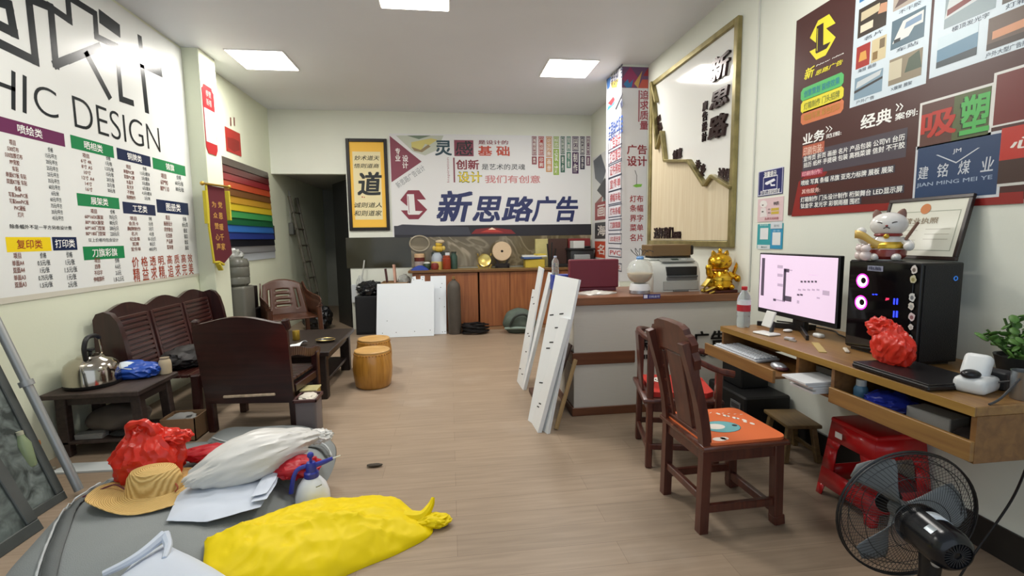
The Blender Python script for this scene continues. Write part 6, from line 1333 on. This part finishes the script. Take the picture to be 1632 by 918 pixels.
# ---- table top and round the armchair
zt_ = .456
solo(MB().lathe([(.033, 0), (.035, .004), (.035, .09), (.033, .094), (.028, .094), (.001, .09)], None, TM((-1.56, 5.02, zt_)), 24), 'gold_can', 'gold drink can on the dark coffee table', 'can', mat('#b3943a', .3, .7))
solo(MB().grid(lambda u, v: Vector((-1.55+.15*u+.02*v, 4.58+.2*v, zt_+.004+.03*u*math.sin(PI*v)+.02*u*u)), 8, 8), 'paper_slip', 'white folded paper slip on the near side of the coffee table', 'paper', mat('#dfe6ea', .6), solid=.002)
AT = thing('ashtray', 'small gold-rimmed dark dish on the coffee table right side', 'dish', (-1.24, 4.87, zt_)); MB().lathe([(.05, 0), (.065, .004), (.072, .022), (.066, .022), (.055, .008), (.001, .007)], seg=28, sx=1.3).build('dish', mat('#2a2622', .3), AT); MB().tube([(.0905*math.cos(2*PI*k/30), .07*math.sin(2*PI*k/30), .022) for k in range(30)], .004, seg=6, closed=True).build('gold_rim', mat('#a8935a', .3, .7), AT)
RBX = solo(MB().box((-1.36, 3.95, .475), (.1, .14, .12), rz=.3, bev=.01), 'red_packet', 'red packet on the armchair seat beside its right arm', 'packet', mat('#b3261f', .4))
BN = thing('waste_bin', 'small translucent grey waste bin with dark rim beside the armchair', 'bin', (-1.08, 3.67, 0)); MB().box((0, 0, .14), (.15, .18, .28), bev=.02, seg=3).build('body', mat('#6d6668', .35, trans=.15), BN); mb = MB()
for a, b in (((-.085, -.1, .27), (.085, -.085, .295)), ((-.085, .085, .27), (.085, .1, .295)), ((-.085, -.1, .27), (-.07, .1, .295)), ((.07, -.1, .27), (.085, .1, .295))): mb.span(a, b, bev=.004)
mb.build('rim', mat('#4a2b28', .4), BN); MB().blob((0, 0, .285), (.06, .07, .022), sub=3, amp=.4, seed=3, ridge=True).build('tissue', mat('#c9c2b4', .7), BN)
TN = thing('yellow_tin', 'yellow open tin standing behind the waste bin', 'tin', (-1.135, 3.93, 0)); MB().box((0, 0, .135), (.12, .14, .27), bev=.012).build('tin', mat('#a58a32', .4), TN); MB().box((0, 0, .272), (.128, .148, .012), bev=.003).build('rim', mat('#c9bf8a', .4), TN)
# ================================================================ THE HEAP ON THE FLOOR
def fl(px, py, z=0.0): return atz(px, py, z)
GREY = mat('#858a8a', .85, bump=.3, bscale=250, var=.05, scale=3)
GDK = mat('#646868', .85, bump=.3, bscale=250); GWH = mat('#b9bdbe', .7)
MT = thing('folded_mat', 'big folded grey felt mat with dark stripes under the heap of bags', 'mat', (-1.25, 2.6, 0))
o = [fl(0, 960, 0), fl(55, 865, 0), fl(140, 785, 0), fl(245, 730, 0), fl(330, 705, 0), fl(420, 735, 0), fl(478, 770, 0), fl(470, 820, 0), fl(400, 880, 0), fl(320, 960, 0), fl(180, 990, 0)]
LOW = puff(o, lambda x, y, t: .11*(1-t**4.5)+.012*rn(x, y, 3, 1)*(1-t*.6)+.003, rings=22, n=9).build('lower_fold', GREY, MT, world=True)
o2 = [fl(310, 745, 0), fl(345, 694, 0), fl(420, 690, 0), fl(500, 692, 0), fl(535, 712, 0), fl(522, 765, 0), fl(470, 800, 0), fl(360, 790, 0)]
UPP = puff(o2, lambda x, y, t: .12*(1-t**6)+.01*rn(x, y, 3, 5), rings=18, n=9).build('upper_fold', GREY, MT, world=True)
def ribbon(px, w, m, z0, name, dz=.0):
    top = [q for ob in (LOW, UPP) for q in (MT.matrix_basis @ v.co for v in ob.data.vertices)]
    def onto(p): return max((q.z for q in top if (q.x-p.x)**2+(q.y-p.y)**2 < .0016), default=.0)
    key = []
    for a, b, c in px:
        z = c
        for _ in range(3): p = atz(a, b, z); z = .5*z+.5*onto(p)
        key.append(atz(a, b, z))
    pts = spline(key, 6); mb = MB(); vs = []; fs = []
    for i, p in enumerate(pts):
        d = (pts[min(i+1, len(pts)-1)]-pts[max(i-1, 0)]); n = Vector((-d.y, d.x, 0)).normalized()*w/2
        vs += [Vector((e.x, e.y, onto(e)+.004)) for e in (p-n, p+n)]
    for i in range(len(pts)-1): fs.append([2*i, 2*i+1, 2*i+3, 2*i+2])
    mb.add(vs, fs); mb.build(name, m, MT, world=True, solid=.006)
ribbon([(178, 765, .1), (140, 788, .1), (114, 810, .1), (98, 850, .1), (82, 900, .1), (70, 955, .1)], .055, GDK, 0, 'dark_stripe')
ribbon([(160, 768, .1), (122, 792, .1), (97, 815, .1), (80, 855, .1), (62, 905, .1), (48, 955, .1)], .010, GWH, 0, 'white_edge')
ribbon([(335, 706, .118), (370, 712, .133), (440, 714, .135), (505, 712, .132), (523, 728, .10)], .03, GDK, 0, 'dark_stripe')
ribbon([(338, 698, .11), (365, 705, .132), (440, 707, .134), (512, 706, .127), (529, 728, .08)], .008, GWH, 0, 'white_edge')
# red bag with handles
RB2 = thing('red_bag', 'full red plastic shopping bag standing behind the straw hat', 'bag', (-1.72, 2.86, .11))
mb = redbag((0, 0, .135), (.155, .13, .165), 7.0); mb.build('bag', REDP, RB2)
MB().tube(spline([(-.06, -.03, .24), (-.07, -.04, .32), (.0, -.05, .35), (.05, -.05, .32), (.05, -.03, .24)], 6), [.022+.006*math.sin(k) for k in range(25)], seg=7).build('handle', REDP, RB2)
MB().blob((.12, .02, .23), (.09, .06, .045), sub=4, amp=.3, freq=2.2, seed=5, ridge=True).build('loose_flap', REDP, RB2)
# straw hat
STR = bpy.data.materials.new('straw'); STR.use_nodes = True; _n = STR.node_tree; _b = _n.nodes['Principled BSDF']; _tc = _n.nodes.new('ShaderNodeTexCoord'); _w = _n.nodes.new('ShaderNodeTexWave'); _w.wave_type = 'RINGS'; _w.rings_direction = 'Z'; _w.inputs['Scale'].default_value = 34; _w.inputs['Distortion'].default_value = 1.5; _w.inputs['Detail'].default_value = 2
_r = _n.nodes.new('ShaderNodeValToRGB'); _r.color_ramp.elements[0].color = lin('#b8924f'); _r.color_ramp.elements[1].color = lin('#e0bf7c'); _n.links.new(_tc.outputs['Object'], _w.inputs[0]); _n.links.new(_w.outputs[0], _r.inputs[0]); _n.links.new(_r.outputs[0], _b.inputs['Base Color']); _b.inputs['Roughness'].default_value = .7
_bp = _n.nodes.new('ShaderNodeBump'); _bp.inputs['Strength'].default_value = .6; _bp.inputs['Distance'].default_value = .004; _n.links.new(_w.outputs[0], _bp.inputs['Height']); _n.links.new(_bp.outputs[0], _b.inputs['Normal'])
HT = thing('straw_hat', 'wide-brimmed straw hat lying on the grey mat before the red bag', 'hat', (-1.60, 2.68, .13))
def hatf(u, v):
    a = 2*PI*u
    prof = [(0.001, .13), (.05, .128), (.085, .115), (.10, .085), (.108, .04), (.112, .008), (.14, .002), (.18, .0), (.225, .004), (.25, .012)]
    k = v*(len(prof)-1); i = min(int(k), len(prof)-2); f = k-i; r = prof[i][0]*(1-f)+prof[i+1][0]*f; z = prof[i][1]*(1-f)+prof[i+1][1]*f
    wv = max(0, (r-.12)/.13); return Vector((r*math.cos(a)*1.22, r*math.sin(a)*.9, z+wv*(.02*math.sin(2*a+.6)+.008*math.sin(5*a))))
hm = MB().grid(hatf, 64, 37, cu=True); ho = hm.build('hat', STR, HT, solid=.004)
MB().tube(spline([(-.13, -.02, .02), (-.2, .02, .035), (-.26, .03, .02), (-.34, -.02, .0)], 6), .004, seg=6).build('cord', mat('#5a2030', .6), HT); MB().tube(spline([(.115, -.03, .05), (.14, -.05, .03), (.13, -.06, .012)], 5), .004, seg=6).build('cord', mat('#9a4a30', .6), HT)
# white plastic bag, red packets, cloths
WPB = thing('white_bag', 'long translucent white plastic bag lying across the heap', 'bag', (-1.11, 2.79, .15))
mb = MB(); bm = bmesh.new(); bmesh.ops.create_icosphere(bm, subdivisions=5, radius=1.0)
for v in bm.verts:
    p = v.co*1.7+Vector((3, 1, 5)); s = (v.co.x+1)/2
    k = crease(v.co.x*1.2, v.co.y*2.6+v.co.z*2.2, 1.3, 3.3); v.co *= 1+.07*k+.025*crease(v.co.x*3, v.co.y*4+v.co.z*4, 1.1, 1.1)+.04*noise.noise(p*1.6)
    w_ = (.45+.75*math.sin(PI*min(1, max(0, s*.85+.12))))
    v.co = Vector((v.co.x*.34, v.co.y*.14*w_, max(-.5, v.co.z)*.11*w_+.03))
mb.bmadd(bm, None, TM((0, 0, .055), rz=math.radians(32), ry=-.1)); mb.build('bag', mat('#cdccc8', .35), WPB)
MB().blob((.28, .19, .10), (.07, .05, .035), sub=4, amp=.5, freq=2.4, seed=9, ridge=True).build('gathered_end', mat('#cdccc8', .35), WPB)
REDC = mat('#b01724', .4)
solo(MB().blob((-1.44, 3.0, .18), (.17, .08, .045), sub=4, amp=.25, freq=2.2, seed=2, flat=-.03, ridge=True), 'red_packet', 'flat red packet between the red bag and white bag', 'packet', REDC)
solo(MB().blob((-.90, 2.76, .165), (.12, .09, .055), sub=4, amp=.25, freq=2.4, seed=6, flat=-.045, ridge=True), 'red_packet', 'crumpled red packet beside the blue spray bottle', 'packet', REDC)
solo(MB().ball((-1.15, 3.06, .20), (.10, .06, .035)), 'blue_packet', 'blue packet behind the white bag on the heap', 'packet', mat('#22349a', .4))
def cloth(name, label, pix, hf, m, rings=16, n=8, smooth=False, z=.13): 
    return solo(puff([atz(a, b, z) for a, b in pix], hf, rings=rings, n=n, smooth=smooth), name, label, 'cloth', m)
CLW = mat('#c6cedb', .6)
cloth('white_cloth', 'folded white cloth under the white bag in the middle of the heap', [(265, 830), (285, 785), (318, 765), (440, 745), (442, 768), (415, 808), (330, 832)], lambda x, y, t: .02*(1-t**4)+.012*crease(x, y, 5, 2)*(1-t)+.004*rn(x, y, 20), CLW)
for k in range(2): cloth('white_cloth', ['thin white cloth layer just above the folded one', 'topmost thin white cloth layer beside the red packet'][k], [(400, 800-8*k), (420, 765-8*k), (446, 752-9*k), (440, 772-9*k), (425, 795-9*k)], lambda x, y, t: .008*(1-t)+.004*rn(x, y, 20), CLW, 6, 4, z=.155+.014*k)
cloth('white_sheet', 'white sheet with a raised corner at the bottom edge of the photo', [(165, 950), (215, 895), (262, 868), (300, 885), (380, 930), (370, 975), (240, 990)], lambda x, y, t: .035*(1-t**3)+.014*crease(x, y, 4, 7)*(1-t*.5), CLW, z=.11)
solo(MB().tube(spline([atz(165, 915, .13), atz(205, 895, .15), atz(235, 875, .165), atz(262, 852, .185)], 6), [.014+.008*k/18 for k in range(19)], seg=8).tube(spline([atz(262, 852, .185), atz(268, 870, .16), atz(262, 890, .15)], 6), [.022-.001*k for k in range(13)], seg=8), 'twisted_cloth', 'rolled corner of white cloth along the white sheet', 'cloth', CLW)
# sprayer
SP = thing('spray_bottle', 'white pressure spray bottle with blue pump head beside the yellow bag', 'spray bottle', (-.79, 2.66, .003))
MB().lathe([(.085, 0), (.092, .01), (.09, .05), (.075, .10), (.05, .135), (.035, .148), (.035, .155), (.001, .156)], seg=30).build('bottle', mat('#dde2ea', .3), SP); BLU = mat('#2a3497', .35)
MB().lathe([(.038, .148), (.04, .152), (.038, .175), (.028, .182), (.028, .22), (.022, .232), (.001, .234)], seg=22).build('collar', BLU, SP); MB().tube([(0, 0, .23), (0, 0, .262)], .008, seg=8).ball((0, 0, .272), .018).build('pump_knob', BLU, SP)
MB().tube([(.0, 0, .205), (.075, .02, .222), (.11, .03, .232)], [.016, .013, .010], seg=10).build('nozzle', BLU, SP); MB().tube([(.11, .03, .232), (.15, .04, .24)], .004, seg=6).build('nozzle_tip', mat('#cfd0c8', .4), SP)
MB().tube(spline([(0, 0, .215), (-.06, -.015, .205), (-.085, -.03, .165), (-.10, -.04, .08)], 6), [.012]*19, seg=8).build('handle', BLU, SP)
MB().grid(lambda u, v: Vector(((.077-.012*v)*math.cos(-1.0+.55*u), (.077-.012*v)*math.sin(-1.0+.55*u), .085+.03*v)), 6, 3).build('round_label', mat('#6b6a3a', .5), SP, solid=.001)
# yellow bag
YM = mat('#e6cb00', .5, spec=.25)
def yh(x, y, t): return (.075*(1-t**3) + .035*crease(x, y, 2.6, 1.3)*(1-t**2) + .022*crease(x*.8, y*1.6, 6, 4.4)*(1-t*.5) + .009*crease(x*1.5, y, 13, 2))*(1 if t < .999 else .2)+.006
YBG = thing('yellow_bag', 'big crumpled bright yellow plastic bag on the floor in front', 'bag', (-.5, 2.2, 0))
oy = [fl(330, 935, .06), fl(326, 874, .10), fl(327, 868, .10), fl(333, 863, .10), fl(400, 838, .10), fl(470, 812, .06), fl(545, 800), fl(625, 797), fl(662, 820), fl(690, 848), fl(640, 880), fl(580, 905), fl(500, 940), fl(400, 975)]
puff(oy, yh, rings=34, n=12).build('bag', YM, YBG, world=True)
tp_ = fl(672, 838); MB().tube(spline([(tp_.x-.08, tp_.y+.02, .04), (tp_.x, tp_.y, .05), (tp_.x+.045, tp_.y+.03, .085), (tp_.x+.06, tp_.y+.05, .12)], 6), [.04-.0018*k for k in range(19)], seg=9).build('twisted_end', YM, YBG, world=True)
MB().blob((tp_.x+.05, tp_.y-.01, .03), (.09, .045, .03), sub=4, amp=.35, freq=2.3, seed=2, ridge=True).build('loose_end', YM, YBG, world=True)
c = fl(597, 744, .0); solo(MB().blob((c.x, c.y, .012), (.05, .018, .010), sub=3, amp=.2, seed=1), 'dry_leaf', 'small dark dry leaf alone on the bare floor', 'leaf', mat('#3c3328', .7))
# ---- old window screens leaning against the left wall
def screen(name, label, B0, B1, H, lean, w, seed, dirt):
    t = thing(name, label, 'screen', ((B0[0]+B1[0])/2, (B0[1]+B1[1])/2, 0)); u = (Vector(B1)-Vector(B0)); L = u.length; u.normalize(); v = Vector((-lean, .0, 1)).normalized(); v = (v-u*v.dot(u)).normalized()
    M = plane_M(B0, u, v); fr = MB(); d = .03
    fr.span((0, 0, -d), (L, w, 0), None, M, .004).span((0, H-w, -d), (L, H, 0), None, M, .004).span((0, w, -d), (w, H-w, 0), None, M, .004).span((L-w, w, -d), (L, H-w, 0), None, M, .004); fr.build('frame', mat('#4c504e', .5, .2, var=.2, scale=5), t, world=True)
    mm = bpy.data.materials.new('dirty_mesh'); mm.use_nodes = True; nt = mm.node_tree; b = nt.nodes['Principled BSDF']; tc = nt.nodes.new('ShaderNodeTexCoord'); n = nt.nodes.new('ShaderNodeTexNoise'); n.inputs['Scale'].default_value = 9; n.inputs['Detail'].default_value = 8; n.inputs['Distortion'].default_value = 1.5
    r = nt.nodes.new('ShaderNodeValToRGB'); r.color_ramp.elements[0].position = .38; r.color_ramp.elements[0].color = lin('#2c3431'); r.color_ramp.elements[1].position = .72; r.color_ramp.elements[1].color = lin(dirt)
    nt.links.new(tc.outputs['Object'], n.inputs['Vector']); nt.links.new(n.outputs['Fac'], r.inputs[0]); nt.links.new(r.outputs[0], b.inputs['Base Color']); b.inputs['Roughness'].default_value = .6
    MB().span((w, w, -.02), (L-w, H-w, -.012), None, M).build('mesh_panel', mm, t, world=True)
    return t, M, L
t, M, L = screen('window_screen', 'grey framed dirty window screen leaning on left wall, nearest the bench', (-2.24, 2.30, 0), (-2.21, 2.93, 0), 1.25, .34, .05, 1, '#7f8a86')
MB().tube([M @ Vector((L-.10, .3, .03)), M @ Vector((L-.10, .42, .03))], .028, seg=12).build('green_bottle', mat('#7d8f6a', .3, trans=.2), t, world=True) if False else None
screen('window_screen', 'second dirty window screen leaning nearer the photo left edge', (-2.12, 1.95, 0), (-2.10, 2.62, 0), 1.15, .42, .06, 2, '#6f7a76')
solo(MB().tube([(-2.165, 2.95, .03), (-2.60, 3.0, 1.27)], .023, seg=12).tube([(-2.385, 2.975, .655), (-2.395, 2.976, .685)], .034, mat('#9a9d9c', .4, .5), None, 12), 'metal_pole', 'grey metal pole leaning on left wall beside the window screens', 'pole', mat('#515452', .5, .3))
GB = thing('green_bottle', 'small pale green bottle wedged between the leaning pole and window screen', 'bottle', (-2.33, 2.86, .22)); MB().lathe([(.03, 0), (.033, .01), (.033, .13), (.018, .17), (.014, .19), (.001, .19)], None, TM((0, 0, .01), ry=-.15), 18).build('bottle', mat('#8a9a76', .3), GB); MB().lathe([(.016, .185), (.016, .205), (.001, .206)], None, TM((0, 0, .01), ry=-.15), 12).build('cap', mat('#b9b9a0', .4), GB)

# cords on the floor at the right
a, b = atz(1552, 866, .004), atz(1640, 900, .004)
solo(MB().tube(spline([a, a.lerp(b, .5)+Vector((0, .01, 0)), b], 6), .004, seg=6), 'power_cord', 'thin pale power cord on floor right of the fan', 'cord', mat('#a8a296', .5))
solo(MB().tube(spline([(2.05, 1.40, .645), (2.06, 1.45, .45), (1.98, 1.50, .2), (1.90, 1.52, .006), (1.80, 1.46, .006)], 8), .004, seg=6), 'hanging_wire', 'thin black wire hanging from the desk right end to the fan', 'wire', BLACK)
flush_texts()
for P, name, label, cat, group in _POST:
    if label is None:        # print that belongs to a framed thing
        P.mb.build(name, None, cat, world=True, sharp=0)
        for k, mb in P.letters.items(): mb.build(k.split()[0], None, cat, world=True, sharp=0)
    else:
        c = Vector((0, 0, 0))
        o = solo(P.mb, name, label, cat, group=group, sharp=0)
